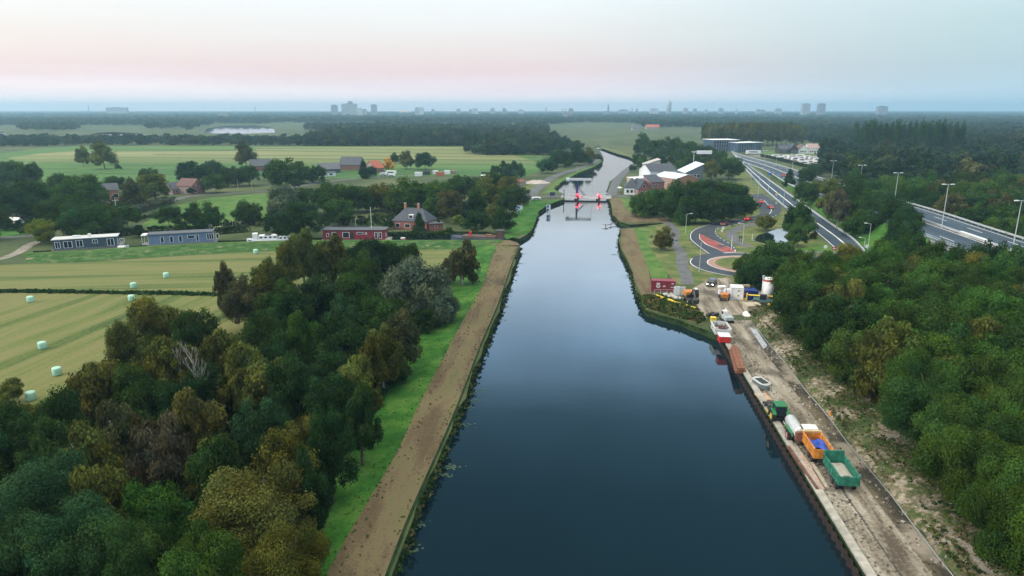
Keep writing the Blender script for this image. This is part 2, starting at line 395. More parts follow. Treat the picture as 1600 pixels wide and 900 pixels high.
# round end of the mown strip and dike along the side canal
DKT = px((786, 379.5), (700, 380), (555, 380), (430, 381), (283, 387), (130, 396), (40, 401))
DKF = px((778, 388), (700, 389), (555, 391), (430, 392), (283, 399), (130, 409), (40, 411))
ribbon('canal_bank', [zz(SC_N, -.7), zz(off(DKT, -.8), .8), zz(DKT, .95)], G_GRASS, n=120, sub=2, noise=.05)
ribbon('dike_slope', [zz(DKT, .95), zz([a.lerp(b, .35) for a, b in zip(DKT, DKF)], .85), zz(DKF, .04)], land('dike_grass', [(.3, (.018, .07, .012)), (.5, (.035, .10, .018)), (.7, (.09, .14, .05))], scale=.35, finescale=2, fine=.6, patch=((.20, .19, .12), .25, .60, .72)), n=120, sub=3, noise=.08)
ribbon('dike_top', [zz(off(DKT, -.7), .95), zz(off(DKT, .9), .98)], G_GREEN, n=120, sub=2, noise=.03)
sheet('bank_head', px((766, 386), (770, 382), (780, 378.5), (795, 378.5), (808, 382), (812.5, 387), (790, 387), (778, 386)), .74, G_PATH)

# fields on the left
sheet('field', px((-420, 470), (-60, 459), (0, 457.5), (200, 459.5), (345, 462), (420, 480), (420, 560), (300, 700), (-100, 900), (-700, 900)), .012, G_HAY)
sheet('field', px((-420, 462), (-60, 452), (0, 454.5), (200, 456.5), (350, 459.5), (520, 460), (700, 440), (772, 392), (700, 389.5), (555, 391.5), (430, 392.5), (283, 400), (130, 410), (40, 412), (-200, 425), (-420, 440)), .016, G_HAY2)
DT = px((-420, 466), (-60, 455.5), (0, 456), (200, 458), (345, 461))
ribbon('ditch', [off(DT, -.9), off(DT, .9)], G_DITCH, n=80, sub=2, dz=.05, noise=.04)

# meadows further off
sheet('meadow', px((-300, 262), (-200, 250), (0, 240), (60, 232), (120, 228.5), (735, 228.5), (845, 243), (858, 262), (820, 276), (700, 274), (560, 279), (420, 276), (300, 285), (150, 290), (-100, 300)), .02, G_MEADOW)
def fstrip(pts, z=.06, m=G_FAR): sheet('field', px(*pts), z, m)
fstrip([(10, 247), (60, 240), (120, 236.5), (600, 235), (800, 242), (830, 250), (845, 256), (600, 256), (300, 254.5), (120, 254.5), (60, 254)])
fstrip([(400, 229.5), (735, 230), (760, 240), (600, 237), (400, 235)], .07)
for pts in ([(400, 235.3), (790, 241.5)], [(240, 241.5), (840, 246)], [(180, 246.6), (846, 251)], [(400, 232.0), (745, 234)], [(180, 236.5), (400, 235.3)]):
    A = px(*pts); ribbon('ditch', [off(A, -2.6), off(A, 2.6)], G_DITCH, n=40, dz=.16, curve=False)
for pts in ([(60, 254.6), (840, 257)], [(100, 270), (270, 273)], [(160, 259), (410, 258)], [(0, 262), (120, 264)]):
    A = px(*pts); ribbon('ditch', [off(A, -1.1), off(A, 1.1)], G_DITCH, n=40, dz=.12, curve=False)
sheet('pasture', px((230, 345), (255, 326), (290, 317), (330, 309), (400, 303), (425, 303), (420, 330), (415, 345), (330, 352), (260, 357), (215, 357)), .03, G_GREEN)
sheet('pasture', px((0, 345), (60, 345), (70, 362), (0, 372), (-80, 372), (-80, 350)), .03, G_GRASS)
A = px((0, 371), (20, 371), (40, 369), (66, 367)); ribbon('lane', [off(A, -2), off(A, 2)], PATHM, n=30, dz=.06)
A = px((-30, 408), (0, 405), (28, 395), (45, 384), (62, 377), (80, 374), (140, 372), (200, 366)); ribbon('lane', [off(A, -1.6), off(A, 1.6)], land('track', [(.3, (.16, .15, .13)), (.6, (.27, .25, .22))], scale=.4), n=60, dz=.09)
A = px((182, 330), (250, 318), (300, 306), (360, 302), (430, 297), (520, 283), (600, 276), (650, 274)); ribbon('lane', [off(A, -2.4), off(A, 2.4)], PATHM, n=60, dz=.07)
A = px((300, 360), (345, 349), (420, 347), (500, 349), (590, 344), (620, 342)); ribbon('lane', [off(A, -1.5), off(A, 1.5)], PATHM, n=60, dz=.06)
# village green verges around the bridge
sheet('verge', px((812, 366), (822, 345), (835, 325), (850, 316), (872, 312), (880, 311.5), (858, 319.5), (842, 330), (833, 356), (824, 366)), .12, G_GRASS)
sheet('verge', px((785, 375), (800, 345), (815, 322), (835, 312), (850, 314), (836, 326), (824, 345), (813, 368), (800, 372)), .1, G_GRASS)
sheet('verge', px((795, 300), (815, 290), (840, 286), (862, 282), (845, 296), (826, 305), (808, 306)), .04, G_DRY)
sheet('verge', px((857, 296), (866, 285), (900, 268), (928, 258), (938, 251), (941, 252), (928, 260), (904, 269.5), (878, 283.5), (865, 295), (875, 301), (846, 302)), .04, G_GREEN)
A = px((829, 310), (834, 300), (846, 289), (862, 278), (880, 270.5), (903, 264), (920, 257), (932, 250), (934, 243)); ribbon('road', [off(A, -3.0), off(A, 3.0)], PATHM, n=60, dz=.09)
A = px((800, 310), (830, 308.8), (860, 308), (881, 307)); ribbon('road', [off(A, -3.4), off(A, 3.4)], PATHM, n=30, dz=.14)
A = px((951, 306), (975, 307), (1010, 309), (1040, 309), (1090, 305), (1130, 300)); ribbon('road', [off(A, -3.4), off(A, 3.4)], PATHM, n=30, dz=.1)
A = px((955, 306), (959, 295), (964, 283), (974, 271), (983, 264), (992, 257)); ribbon('road', [off(A, -2.6), off(A, 2.6)], PATHM, n=30, dz=.12)
A = px((965, 240), (980, 243.5), (995, 248), (1003, 254)); ribbon('path', [off(A, -2.2), off(A, 2.2)], G_DRY, n=30, dz=.12)
A = px((872, 226), (900, 228), (940, 230.5), (965, 238), (990, 245), (1004, 252)); ribbon('bank_path', [off(A, -5), off(A, 5)], G_DRY, n=30, dz=.09)
sheet('verge', px((952, 305), (953, 297), (958, 283), (972, 271), (984, 264), (988, 262), (972, 278), (964, 290), (960, 303)), .05, G_GREEN)
# right bank
sheet('towpath', px((954, 316), (958, 335), (968, 345), (990, 348.5), (1014, 347.5), (1046, 346.5), (1048, 342), (1036, 338), (1005, 337), (985, 333), (976, 322), (968, 309), (953, 309)), .10, G_PATH)
sheet('verge', px((968, 309), (976, 322), (985, 333), (1005, 337), (1036, 338), (1048, 342), (1052, 348), (1060, 346), (1040, 330), (1000, 322), (985, 309)), .05, G_GREEN)
sheet('towpath', px((972, 358), (970, 378), (972, 390), (978, 400), (986, 418), (994, 444), (1003, 462), (1016, 468), (1019, 452), (1013, 420), (999, 385), (992, 357)), .10, G_PATH)
sheet('verge', px((992, 357), (999, 385), (1013, 420), (1019, 437), (1042, 437), (1043, 428), (1028, 405), (1015, 385), (1012, 365), (1025, 355)), .05, G_GREEN)
sheet('verge', px((1012, 353), (1025, 355), (1012, 365), (1015, 385), (1028, 405), (1045, 430), (1060, 445), (1135, 445), (1300, 420), (1370, 400), (1350, 385), (1255, 320), (1160, 245), (1140, 260), (1160, 300), (1170, 335), (1100, 345), (1070, 350), (1048, 348)), .03, G_DRY)
sheet('verge', px((1075, 372), (1085, 352), (1110, 344), (1180, 333), (1180, 328), (1100, 336), (1055, 345), (1062, 370)), .045, land('roadside_grass', [(.3, (.055, .10, .02)), (.6, (.12, .17, .045))], scale=.3, finescale=2))
A = px((1040, 347), (1055, 360), (1052, 378), (1064, 395), (1066, 415), (1072, 430), (1074, 445)); ribbon('cycle_path', [off(A, -1.6), off(A, 1.6)], PATHM, n=60, dz=.07)
sheet('verge', px((1290, 396), (1250, 397), (1246, 388), (1275, 381), (1310, 383), (1322, 392)), .06, G_GREEN)
sheet('verge', px((1340, 385), (1300, 345), (1330, 350), (1400, 385), (1400, 410), (1355, 400)), .05, G_GRASS)
# grassy spit at the bend of the quay
sheet('verge', px((1000, 455), (1005, 478), (1012, 485), (1033, 490), (1064, 498), (1084, 506), (1099, 508), (1100, 496), (1092, 484), (1060, 470), (1020, 458)), .06, land('spit_growth', [(.3, (.03, .06, .02)), (.5, (.08, .09, .035)), (.7, (.16, .12, .06))], scale=.5, finescale=2.5, fine=.6))

# ------------------------------------------------------------------ quay road and sandy embankment
def qd(y, d): return Vector((QX(y) + d, y, 0))
ys = [-20, 20, 40, 55, 70, 90, 110, 125, 134]
YARD = px((1100, 497), (1092, 484), (1085, 470), (1078, 455), (1085, 449), (1100, 441), (1106, 436), (1140, 434), (1146, 445), (1150, 452), (1200, 456), (1210, 470), (1180, 490))
ribbon('quay_road', [[qd(y, 1.1) for y in ys], [qd(y, 2.5) for y in ys], [qd(y, 6.2) for y in ys]], G_SAND, n=160, sub=4, dz=.03, noise=.025)
sheet('work_yard', YARD, .045, G_SAND)
def emb(d0): return [qd(-20, d0), qd(20, d0), qd(40, d0), qd(60, d0), qd(80, d0), qd(100, d0), qd(120, d0), qd(138, d0 + .5)]
ribbon('mud_track', [[qd(y, 6.2) for y in ys], [qd(y, 8.3) for y in ys]], G_MUD, n=160, sub=3, dz=.028, noise=.02)
ribbon('embankment', [zz(emb(8.3), .03), zz(emb(9.5), .7), zz(emb(12.5), 1.7), zz(emb(17), 2.2), zz(emb(25), .0)], G_EMB, n=220, sub=6, noise=.32)
# concrete cap along the steel sheet piling
cap = MB(); yy = [p for p in np.arange(-20, 136, 6)]
for a, b in zip(yy, yy[1:]):
    cap.raw([(QX(a), a, .28), (QX(b) , b - .03, .28), (QX(b) + .9, b - .03, .28), (QX(a) + .9, a, .28), (QX(a), a, -.35), (QX(b), b - .03, -.35), (QX(b) + .9, b - .03, -.05), (QX(a) + .9, a, -.05)],
            [(0, 1, 2, 3)[::-1], (0, 4, 5, 1)[::-1], (3, 2, 6, 7)[::-1], (0, 3, 7, 4)[::-1], (1, 5, 6, 2)[::-1]])
capo = cap.build('quay_wall', CONC, bevel=.03)
tag(capo, 'long pale concrete quay edge on rusty piling beside the work road', 'quay wall')
pil = MB(); y = -20.0; k = 0; pts = []
while y < 135: pts.append((QX(y) - .42 + (.22 if k % 4 < 2 else 0), y)); y += .35; k += 1
for a, b in zip(pts, pts[1:]): pil.poly([(a[0], a[1], -.2), (b[0], b[1], -.2), (b[0], b[1], WZ - .8), (a[0], a[1], WZ - .8)])
pil.build('sheet_piling', mat('rusty_piling', (.022, .014, .012), .8, var=.5, scale=2), capo)

# ------------------------------------------------------------------ roundabout, roads, ramp, motorway
RC = P(1172, 414)
def ring(name, r0, r1, z, m, n=72, a0=0, a1=360, c=RC):
    mb = MB(); v = []; f = []
    for i in range(n + 1):
        t = R(a0 + (a1 - a0) * i / n)
        for r_ in (r0, r1): v.append((c.x + r_ * math.cos(t), c.y + r_ * math.sin(t), z))
    for i in range(n): f.append((2 * i, 2 * i + 1, 2 * i + 3, 2 * i + 2))
    mb.raw(v, f); o = mb.build(name, m); o['kind'] = 'structure'; return o
ring('roundabout_road', 0.5, 16.6, .085, ASPH)
ring('roundabout_apron', 9.4, 11.4, .16, PINKP)
ring('road_marking', 11.4, 11.6, .165, WHITE)
ring('roundabout_island', .01, 9.4, .20, G_DRY)
ring('road_marking', 16.0, 16.25, .098, WHITE, a0=150, a1=262)
ring('road_marking', 16.0, 16.25, .098, WHITE, a0=15, a1=100)
RDL = px((1107, 398), (1096, 390), (1083, 380), (1076.5, 372), (1080, 362), (1095, 354.5), (1123, 347.5), (1157, 342), (1183, 336.5), (1188, 330), (1184, 322), (1180, 312), (1172, 304))
RDR = px((1152, 392), (1146, 383), (1136, 377), (1124, 369), (1120, 362), (1124, 356.5), (1142, 352.5), (1160, 349.5), (1192, 344), (1215, 336), (1222, 326), (1212, 316), (1192, 303))
ribbon('road', [RDL, RDR], ASPH, n=120, sub=2, dz=.06)
def inset(A, B, t): return [a.lerp(b, t) for a, b in zip(resample(A, 160), resample(B, 160))]
def mark(A, B, t, wd, dz=.075, a=0, b=1, dash=None, name='road_marking', m=WHITE):
    ln = inset(A, B, t); n0, n1 = int(a * 159), int(b * 159); ln = ln[n0:n1 + 1]
    if not dash: return ribbon(name, [off(ln, -wd / 2), off(ln, wd / 2)], m, n=120, dz=dz, curve=False)
    l1, l0 = off(ln, -wd / 2), off(ln, wd / 2); mb = MB(); k = 0
    while k + dash[0] < len(l1):
        for j in range(k, k + dash[0]): mb.poly([l1[j] + Vector((0, 0, dz)), l1[j + 1] + Vector((0, 0, dz)), l0[j + 1] + Vector((0, 0, dz)), l0[j] + Vector((0, 0, dz))])
        k += dash[0] + dash[1]
    o = mb.build(name, m); o['kind'] = 'structure'; return o
mark(RDL, RDR, .05, .2, b=.5); mark(RDL, RDR, .95, .2, dash=(2, 2), b=.55); mark(RDL, RDR, .5, .22, a=.42, b=.85)
# red splitter island
SP = px((1093, 366), (1101, 369), (1112, 375), (1130, 383), (1148, 391), (1148, 394), (1133, 395), (1120, 389), (1104, 382), (1094, 374))
sheet('splitter_kerb', [p + (p - P(1118, 381)).normalized() * .35 for p in SP], .10, WHITE)
sheet('splitter_island', SP, .125, REDA)
A = px((1123, 386), (1131, 383.5)); ribbon('road_marking', [off(A, -1.2), off(A, 1.2)], ASPH, n=4, dz=.132, curve=False)
# road out of the roundabout to the east
E1 = px((1232, 402), (1250, 400.5), (1280, 400), (1306, 395), (1322, 392)); E2 = px((1228, 411), (1250, 406), (1285, 412), (1320, 405), (1352, 398))
ribbon('road', [E1, E2], ASPH, n=60, dz=.07); mark(E1, E2, .08, .2, dz=.085); mark(E1, E2, .5, .18, dz=.085, dash=(5, 6))
A = px((1243, 396), (1275, 394.5), (1300, 396)); ribbon('road', [off(A, -1.6), off(A, 1.6)], PATHM, n=20, dz=.066)
# side path inside the loop
A = px((1185, 349), (1165, 353), (1148, 360), (1142, 368), (1152, 378), (1170, 386)); ribbon('cycle_path', [off(A, -2), off(A, 2)], PATHM, n=50, dz=.055)
# slip road (ramp)
RL = px((1152, 252), (1159.5, 260.6), (1184, 288), (1205, 308), (1232.6, 332), (1262, 354), (1283, 371), (1300, 386), (1312, 397))
RR = px((1163, 252), (1189, 272), (1214, 290), (1244, 311), (1275, 333), (1310, 357), (1335, 374), (1352, 391), (1356, 396))
RL = zz(RL, 0); RR = zz(RR, 0)
ribbon('slip_road', [RL, RR], ASPH2, n=140, sub=3, dz=.12)
mark(RL, RR, .06, .25, .14); mark(RL, RR, .50, .5, .14); mark(RL, RR, .93, .3, .14)
A = px((1288, 350), (1318, 372), (1324, 392))
def rail(name, line, h, m, lab, cat='barrier', base=0, post=4.0, w_=.35, grp=None):
    mb = MB(); n = max(4, int(sum((b - a).length for a, b in zip(line, line[1:])) / post)); pts_ = resample(line, n)
    for a, b in zip(pts_, pts_[1:]):
        dd = (b - a).normalized(); s_ = Vector((-dd.y, dd.x, 0)) * w_ / 2; q0 = Vector((0, 0, h)); q1 = Vector((0, 0, h - .5 if h > .7 else 0))
        mb.raw([a + s_ + q0, b + s_ + q0, b - s_ + q0, a - s_ + q0, a + s_ + q1, b + s_ + q1, b - s_ + q1, a - s_ + q1], [(0, 1, 2, 3), (0, 4, 5, 1), (2, 6, 7, 3), (4, 7, 6, 5), (0, 3, 7, 4), (1, 5, 6, 2)])
        if h > .7: mb.box((a.x, a.y, a.z + h / 2 - .2), (.14, .14, h - .3))
    o = mb.build(name, m); return tag(o, lab, cat, grp)
GALV = mat('galvanised', (.50, .54, .56), .5, .3, var=.15)
RLi, RRi = zz(off(RL, 0.6), .1), zz(off(RR, -1.0), .1)
rail('guard_rail', RLi[:6], .85, GALV, 'galvanised guard rail on the slip road edge beside the roundabout road')
rail('guard_rail', RRi[1:], .85, GALV, 'galvanised guard rail on the slip road edge nearest the motorway')
# motorway, rising on to a viaduct
HL = [Vector(p) for p in ((206, 640, .1), (189, 574, .1), (176, 480, .4), (154, 385, 1.5), (133, 290, 4.2), (123, 230, 5.8), (120, 198, 6), (117, 173, 6), (115, 160, 6), (109, 110, 6), (100, 40, 6), (94, -10, 6))]
HR = [Vector(p) for p in ((225, 720, .1), (212, 640, .1), (203, 540, .4), (188, 440, 1.5), (165, 330, 4.2), (155, 262, 5.8), (150, 230, 6), (146, 203, 6), (143.5, 185, 6), (138, 130, 6), (129, 50, 6), (122, -10, 6))]
ribbon('motorway', [HL, HR], ASPH2, n=200, sub=4, dz=.06)
for t_, wd in ((.06, .25), (.46, .3), (.56, .3), (.94, .25)): mark(HL, HR, t_, wd, .085)
mark(HL, HR, .19, .25, .085, dash=(2, 3)); mark(HL, HR, .80, .25, .085, dash=(2, 3))
mark(HL, HR, .51, 2.6, .08, m=G_MUD, name='median_strip')
rail('guard_rail', zz(inset(HL, HR, .50)[:90:6], 0) and [p for p in inset(HL, HR, .5)[::8]], .8, GALV, 'galvanised guard rail along the median of the motorway')
rail('guard_rail', [p for p in inset(HL, HR, 1.01)[::8]], .9, GALV, 'galvanised guard rail on the far edge of the motorway')
rail('guard_rail', [p for p in inset(HL, HR, -.01)[:88:8]], .8, GALV, 'galvanised guard rail on the motorway edge facing the slip road')
seg = inset(HL, HR, 0); segR = inset(HL, HR, 1)
i0 = next(i for i, p in enumerate(seg) if p.y < 196); i1 = next(i for i, p in enumerate(seg) if p.y < 140)
def low(p, q, k):
    d = (p - q); d.z = 0; d.normalize(); e = p + d * (k * max(.2, p.z)); return Vector((e.x, e.y, -.05))
for lo, hi in ((0, i0), (i1, 159)):
    ribbon('embankment', [seg[lo:hi + 1], [low(p, q, 1.6) for p, q in zip(seg[lo:hi + 1], segR[lo:hi + 1])]], G_GRASS, n=60, sub=3, noise=.1, curve=False)
    ribbon('embankment', [segR[lo:hi + 1], [low(p, q, 1.6) for p, q in zip(segR[lo:hi + 1], seg[lo:hi + 1])]], G_BASE, n=60, sub=3, noise=.1, curve=False)
# viaduct
vd = empty('viaduct', (116, 170, 0), 0, 'pale concrete viaduct carrying the motorway over the eastern road', 'viaduct')
def rel(p): return Vector(p) - Vector((116, 170, 0))
mb = MB(); vs1 = seg[i0 - 1:i1 + 2]; vs2 = segR[i0 - 1:i1 + 2]
for a, b, c, d in zip(vs1, vs1[1:], vs2, vs2[1:]):
    mb.raw([rel(a), rel(b), rel(d), rel(c), rel(a) - Vector((0, 0, 1.3)), rel(b) - Vector((0, 0, 1.3)), rel(d) - Vector((0, 0, 1.3)), rel(c) - Vector((0, 0, 1.3))], [(0, 4, 5, 1), (3, 2, 6, 7), (4, 7, 6, 5)])
mb.build('girder', mat('pale_concrete', (.46, .46, .43), .85, var=.18, scale=.8), vd)
for yy_ in (183, 168, 153):
    for t_ in (.06, .35, .65, .95):
        k = min(range(i0 - 1, i1 + 2), key=lambda i: abs(seg[i].y - yy_)); p = rel(seg[k].lerp(segR[k], t_)); MB().lathe([(.55, 0), (.55, 4.75)], (p.x, p.y, 0), 14).build('pier', MATS['pale_concrete'], vd, smooth=True)
mb = MB(); pts_ = resample([rel(p) for p in vs1], 60)
for a, b in zip(pts_, pts_[1:]):
    a = a + Vector((.15, 0, 0)); b = b + Vector((.15, 0, 0))
    mb.bar(a, a + Vector((0, 0, 1.1)), .04, n=4); mb.bar(a + Vector((0, 0, 1.1)), b + Vector((0, 0, 1.1)), .06, n=4)
    m_ = (a + b) / 2; mb.bar(m_, m_ + Vector((0, 0, 1.05)), .025, n=4)
mb.build('railing', GALV, vd)
A = px((1352, 396), (1420, 400), (1480, 408), (1540, 420), (1620, 440)); ribbon('road', [off(A, -4), off(A, 4)], ASPH, n=40, dz=.05)
#PART2
# ------------------------------------------------------------------ foliage
def leaf_mat(name, trans=.18, obj=True):
    m = bpy.data.materials.new(name); m.use_nodes = True; t = m.node_tree; nn = t.nodes.new; lk = t.links.new; t.nodes.clear()
    o = nn('ShaderNodeOutputMaterial'); d = nn('ShaderNodeBsdfDiffuse'); tr = nn('ShaderNodeBsdfTranslucent'); mx = nn('ShaderNodeMixShader'); mx.inputs[0].default_value = trans
    at = nn('ShaderNodeAttribute'); at.attribute_name = 'tint'
    col = at.outputs['Color']
    if obj:
        oi = nn('ShaderNodeObjectInfo'); mu = nn('ShaderNodeMix'); mu.data_type = 'RGBA'; mu.blend_type = 'MULTIPLY'; mu.inputs[0].default_value = 1
        lk(oi.outputs['Color'], mu.inputs[6]); lk(col, mu.inputs[7]); col = mu.outputs[2]
    lk(col, d.inputs[0]); lk(col, tr.inputs[0]); lk(d.outputs[0], mx.inputs[1]); lk(tr.outputs[0], mx.inputs[2]); lk(mx.outputs[0], o.inputs['Surface'])
    return m
LEAF = leaf_mat('leaves'); LEAFS = leaf_mat('leaves_mass', obj=False)
BARK = mat('bark', (.085, .07, .055), .9, var=.35, scale=5, bump=.5)
BIRCHBARK = mat('pale_bark', (.24, .23, .21), .8, var=.4, scale=6)

def quads(pos, nrm, size, asp=1.5, roll=None):
    n = len(pos); nrm = nrm / (np.linalg.norm(nrm, axis=1, keepdims=True) + 1e-9)
    r = rng.normal(size=(n, 3)) if roll is None else roll + rng.normal(size=(n, 3)) * .25
    u = np.cross(nrm, r); u /= (np.linalg.norm(u, axis=1, keepdims=True) + 1e-9); v = np.cross(nrm, u)
    s = size.reshape(-1, 1)
    a = pos + u * s * asp / 2; b = pos + v * s * .5; c = pos - u * s * asp / 2; d = pos - v * s * .5
    return np.stack([a, b, c, d], 1).reshape(-1, 3)
def leaf_object(name, verts, tint, m, parent=None):
    n = len(verts) // 4; me = bpy.data.meshes.new(name)
    me.vertices.add(n * 4); me.vertices.foreach_set('co', verts.astype(np.float32).ravel())
    me.loops.add(n * 4); me.loops.foreach_set('vertex_index', np.arange(n * 4, dtype=np.int32))
    me.polygons.add(n); me.polygons.foreach_set('loop_start', np.arange(0, n * 4, 4, dtype=np.int32))
    me.update(calc_edges=True)
    a = me.attributes.new('tint', 'FLOAT_COLOR', 'POINT')
    c = np.ones((n * 4, 4), np.float32); c[:, :3] = np.repeat(tint, 4, 0); a.data.foreach_set('color', c.ravel())
    me.materials.append(m)
    return me

def crown(kind, nl, ls, seed):
    """unit crown, radius 1 across and 1 half height, made of leaf sprays gathered on boughs"""
    g = np.random.default_rng(seed)
    nc = {'oak': 62, 'birch': 70, 'alder': 64, 'willow': 70, 'poplar': 40, 'bush': 34, 'elm': 60, 'conifer': 40}[kind] if nl > 1500 else 26
    C = []; Rr = []
    while len(C) < nc:
        d = g.normal(size=3); d /= np.linalg.norm(d)
        if d[2] < -.8: continue
        q = g.uniform(.25, .92) if kind not in ('bush',) else g.uniform(.2, .8)
        c = d * q
        rr = g.uniform(.13, .34) if nl > 1500 else g.uniform(.2, .4)
        if kind == 'birch': rr *= .82; c[0:2] *= 1 - .45 * max(0, c[2])
        if kind == 'alder': c[0:2] *= (1 - .5 * max(0, c[2])); rr *= .9
        if kind == 'poplar': rr *= .8; c[0:2] *= .62; rr = .42; c[2] = g.uniform(-.8, .8)
        if kind == 'conifer': c[2] = g.uniform(-.85, .9); k = (1 - c[2]) / 1.9; c[0:2] = d[:2] * .62 * k; rr = .18 + .3 * k
        if kind == 'elm': c[0:2] *= .8; 
        C.append(c); Rr.append(rr)
    C = np.array(C); Rr = np.array(Rr)
    pr = Rr ** 2; pr /= pr.sum(); idx = g.choice(nc, nl, p=pr)
    d = g.normal(size=(nl, 3)); d /= np.linalg.norm(d, axis=1, keepdims=True)
    rad = 1.12 - .62 * g.random(nl) ** 1.2
    sq = np.array([1, 1, .8]) if kind != 'willow' else np.array([1, 1, 1.15])
    pos = C[idx] + d * sq * (Rr[idx] * rad).reshape(-1, 1)
    pos += g.normal(size=(nl, 3)) * .03
    if kind in ('birch', 'willow'):
        dr = g.random(nl) ** 2 * .16; pos[:, 2] -= dr * np.linalg.norm(pos[:, :2], axis=1)
    nrm = d + g.normal(size=(nl, 3)) * .55; nrm[:, 2] += .25
    size = ls * g.uniform(.6, 1.35, nl)
    roll = None
    if kind in ('willow', 'birch'): roll = np.cross(nrm, np.tile([0, 0, 1.0], (nl, 1)))
    V = quads(pos, nrm, size, 2.4 if kind == 'willow' else (1.8 if kind == 'birch' else 1.4), roll)
    cb = g.uniform(.6, 1.35, nc)[idx]; hue = g.normal(size=nc)[idx]
    f = cb * g.uniform(.72, 1.28, nl)
    t = np.stack([f * (1 + .12 * hue), f * (1 + .02 * hue), f * (1 - .08 * hue)], 1)
    return V, np.clip(t, .2, 2.2)

def trunk_mesh(seed, limbs=7, bare=False):
    g = random.Random(seed); mb = MB()
    pts = [Vector((0, 0, -.01))]
    for k in range(1, 7): pts.append(Vector((g.uniform(-.02, .02) * k, g.uniform(-.02, .02) * k, k / 6)))
    for i, (a, b) in enumerate(zip(pts, pts[1:])): mb.bar(a, b, .030 * (1 - i / 7.2), .030 * (1 - (i + 1) / 7.2), 7)
    def limb(a, d, ln, r, dep):
        b = a + d * ln; m_ = (a + b) / 2 + Vector((0, 0, .02)); mb.bar(a, m_, r, r * .8, 5); mb.bar(m_, b, r * .8, r * .4, 5)
        if dep:
            for _ in range(3 if bare else 2):
                e = (d + Vector((g.uniform(-.8, .8), g.uniform(-.8, .8), g.uniform(0, .7)))).normalized(); limb(m_.lerp(b, g.random()), e, ln * .6, r * .5, dep - 1)
    for k in range(limbs):
        z = g.uniform(.35, .92); a = pts[int(z * 6)].lerp(pts[min(6, int(z * 6) + 1)], z * 6 % 1); t = g.uniform(0, 6.28)
        limb(a, Vector((math.cos(t), math.sin(t), g.uniform(.8, 1.5))).normalized(), g.uniform(.18, .32) * (1 if bare else .55), .013, 2 if bare else 1)
    me = bpy.data.meshes.new('trunk'); me.from_pydata(mb.v, [], mb.f); me.polygons.foreach_set('use_smooth', [True] * len(me.polygons)); return me
TRK = {}
def trunk_data(k, mt):
    if (k, mt.name) not in TRK:
        me = trunk_mesh(k, 8); me.materials.append(mt); TRK[(k, mt.name)] = me
    return TRK[(k, mt.name)]
LOD = {'hero': (85000, .026, 3), 'near': (30000, .042, 4), 'mid': (9000, .066, 3), 'far': (2600, .115, 3)}
CRW = {}
def crown_data(kind, lod, k):
    key = (kind, lod, k)
    if key not in CRW:
        nl, ls, _ = LOD[lod]
        V, t_ = crown(kind, nl, ls * (1.15 if kind in ('birch',) else 1), hash((sum(map(ord, kind)), len(lod) * 7, k)) % 100000)
        CRW[key] = leaf_object('crown', V, t_, LEAF)
    return CRW[key]
KIND = {'oak': ('oak_tree', 'broad oak'), 'birch': ('birch_tree', 'birch'), 'alder': ('alder_tree', 'alder'), 'willow': ('willow_tree', 'willow'), 'poplar': ('poplar_tree', 'poplar'), 'bush': ('bush', 'bush'), 'elm': ('elm_tree', 'elm'), 'conifer': ('conifer_tree', 'conifer')}
TONE = {'dark': ((0.03, 0.066, 0.016), 'dark green'), 'deep': ((0.019, 0.046, 0.014), 'blackish green'), 'green': ((0.040, 0.082, 0.016), 'mid green'), 'olive': ((0.085, 0.1, 0.022), 'olive green'),
        'gold': ((0.082, 0.088, 0.022), 'golden olive'), 'brown': ((0.062, 0.066, 0.026), 'brown autumn'), 'grey': ((0.1, 0.145, 0.085), 'silver grey green'), 'teal': ((0.03, 0.074, 0.03), 'bluish green'),
        'lime': ((0.1, 0.15, 0.022), 'bright yellow green'), 'mauve': ((0.070, 0.066, 0.040), 'thin purplish brown'), 'yellow': ((.40, .24, .045), 'bright yellow'), 'bright': ((0.042, 0.098, 0.016), 'fresh green')}
ALL_TREES = []
def tree(x, y, Rr, kind='oak', tone='dark', h=None, gz=0, zone='', hh=None, clear=.0):
    Rr *= 1.14 if zone in ('left wood', 'right wood', 'motorway wood', '') else 1.27
    if h is None: h = {'poplar': 7 * Rr, 'bush': 1.9 * Rr, 'birch': 3.1 * Rr, 'alder': 2.8 * Rr, 'conifer': 3.2 * Rr, 'willow': 2.0 * Rr}.get(kind, 2.35 * Rr)
    hc_lo = h * (clear if kind != 'bush' else -.08)
    H2 = (h - hc_lo) / 2; hc = hc_lo + H2
    if hh: H2 = hh; hc = h - H2
    p = Vector((x, y, hc)); pp = Rr * ppm(p) * .64      # radius in render pixels
    lod = 'hero' if pp > 38 else 'near' if pp > 21 else ('mid' if pp > 7.5 else 'far')
    k = int(rng.integers(LOD[lod][2])); 
    root = empty(KIND[kind][0], (x, y, gz), 0)
    me = crown_data(kind, lod, k); c = bpy.data.objects.new('crown', me); link(c, root)
    c.location = (0, 0, hc); a = rng.uniform(0, 6.28); c.rotation_euler = (0, 0, a); c.scale = (Rr * rng.uniform(.93, 1.07), Rr * rng.uniform(.93, 1.07), H2)
    b = rng.uniform(.82, 1.18) * (1.25 if zone in ('village trees', 'bridge grove', 'roundabout trees', 'motorway wood') else 1.05); cc = TONE[tone][0]; jit = rng.normal(size=3) * .05
    c.color = (cc[0] * b * (1 + jit[0]), cc[1] * b, cc[2] * b * (1 + jit[2]), 1)
    if kind != 'bush':
        t_ = bpy.data.objects.new('trunk', trunk_data(k, BIRCHBARK if kind == 'birch' else BARK)); link(t_, root); t_.scale = (h * .62, h * .62, h * .78); t_.rotation_euler = (0, 0, a)
    root['category'] = 'bush' if kind == 'bush' else 'tree'
    ALL_TREES.append([root, zone, kind, tone, proj(Vector((x, y, hc))), y])
    return root
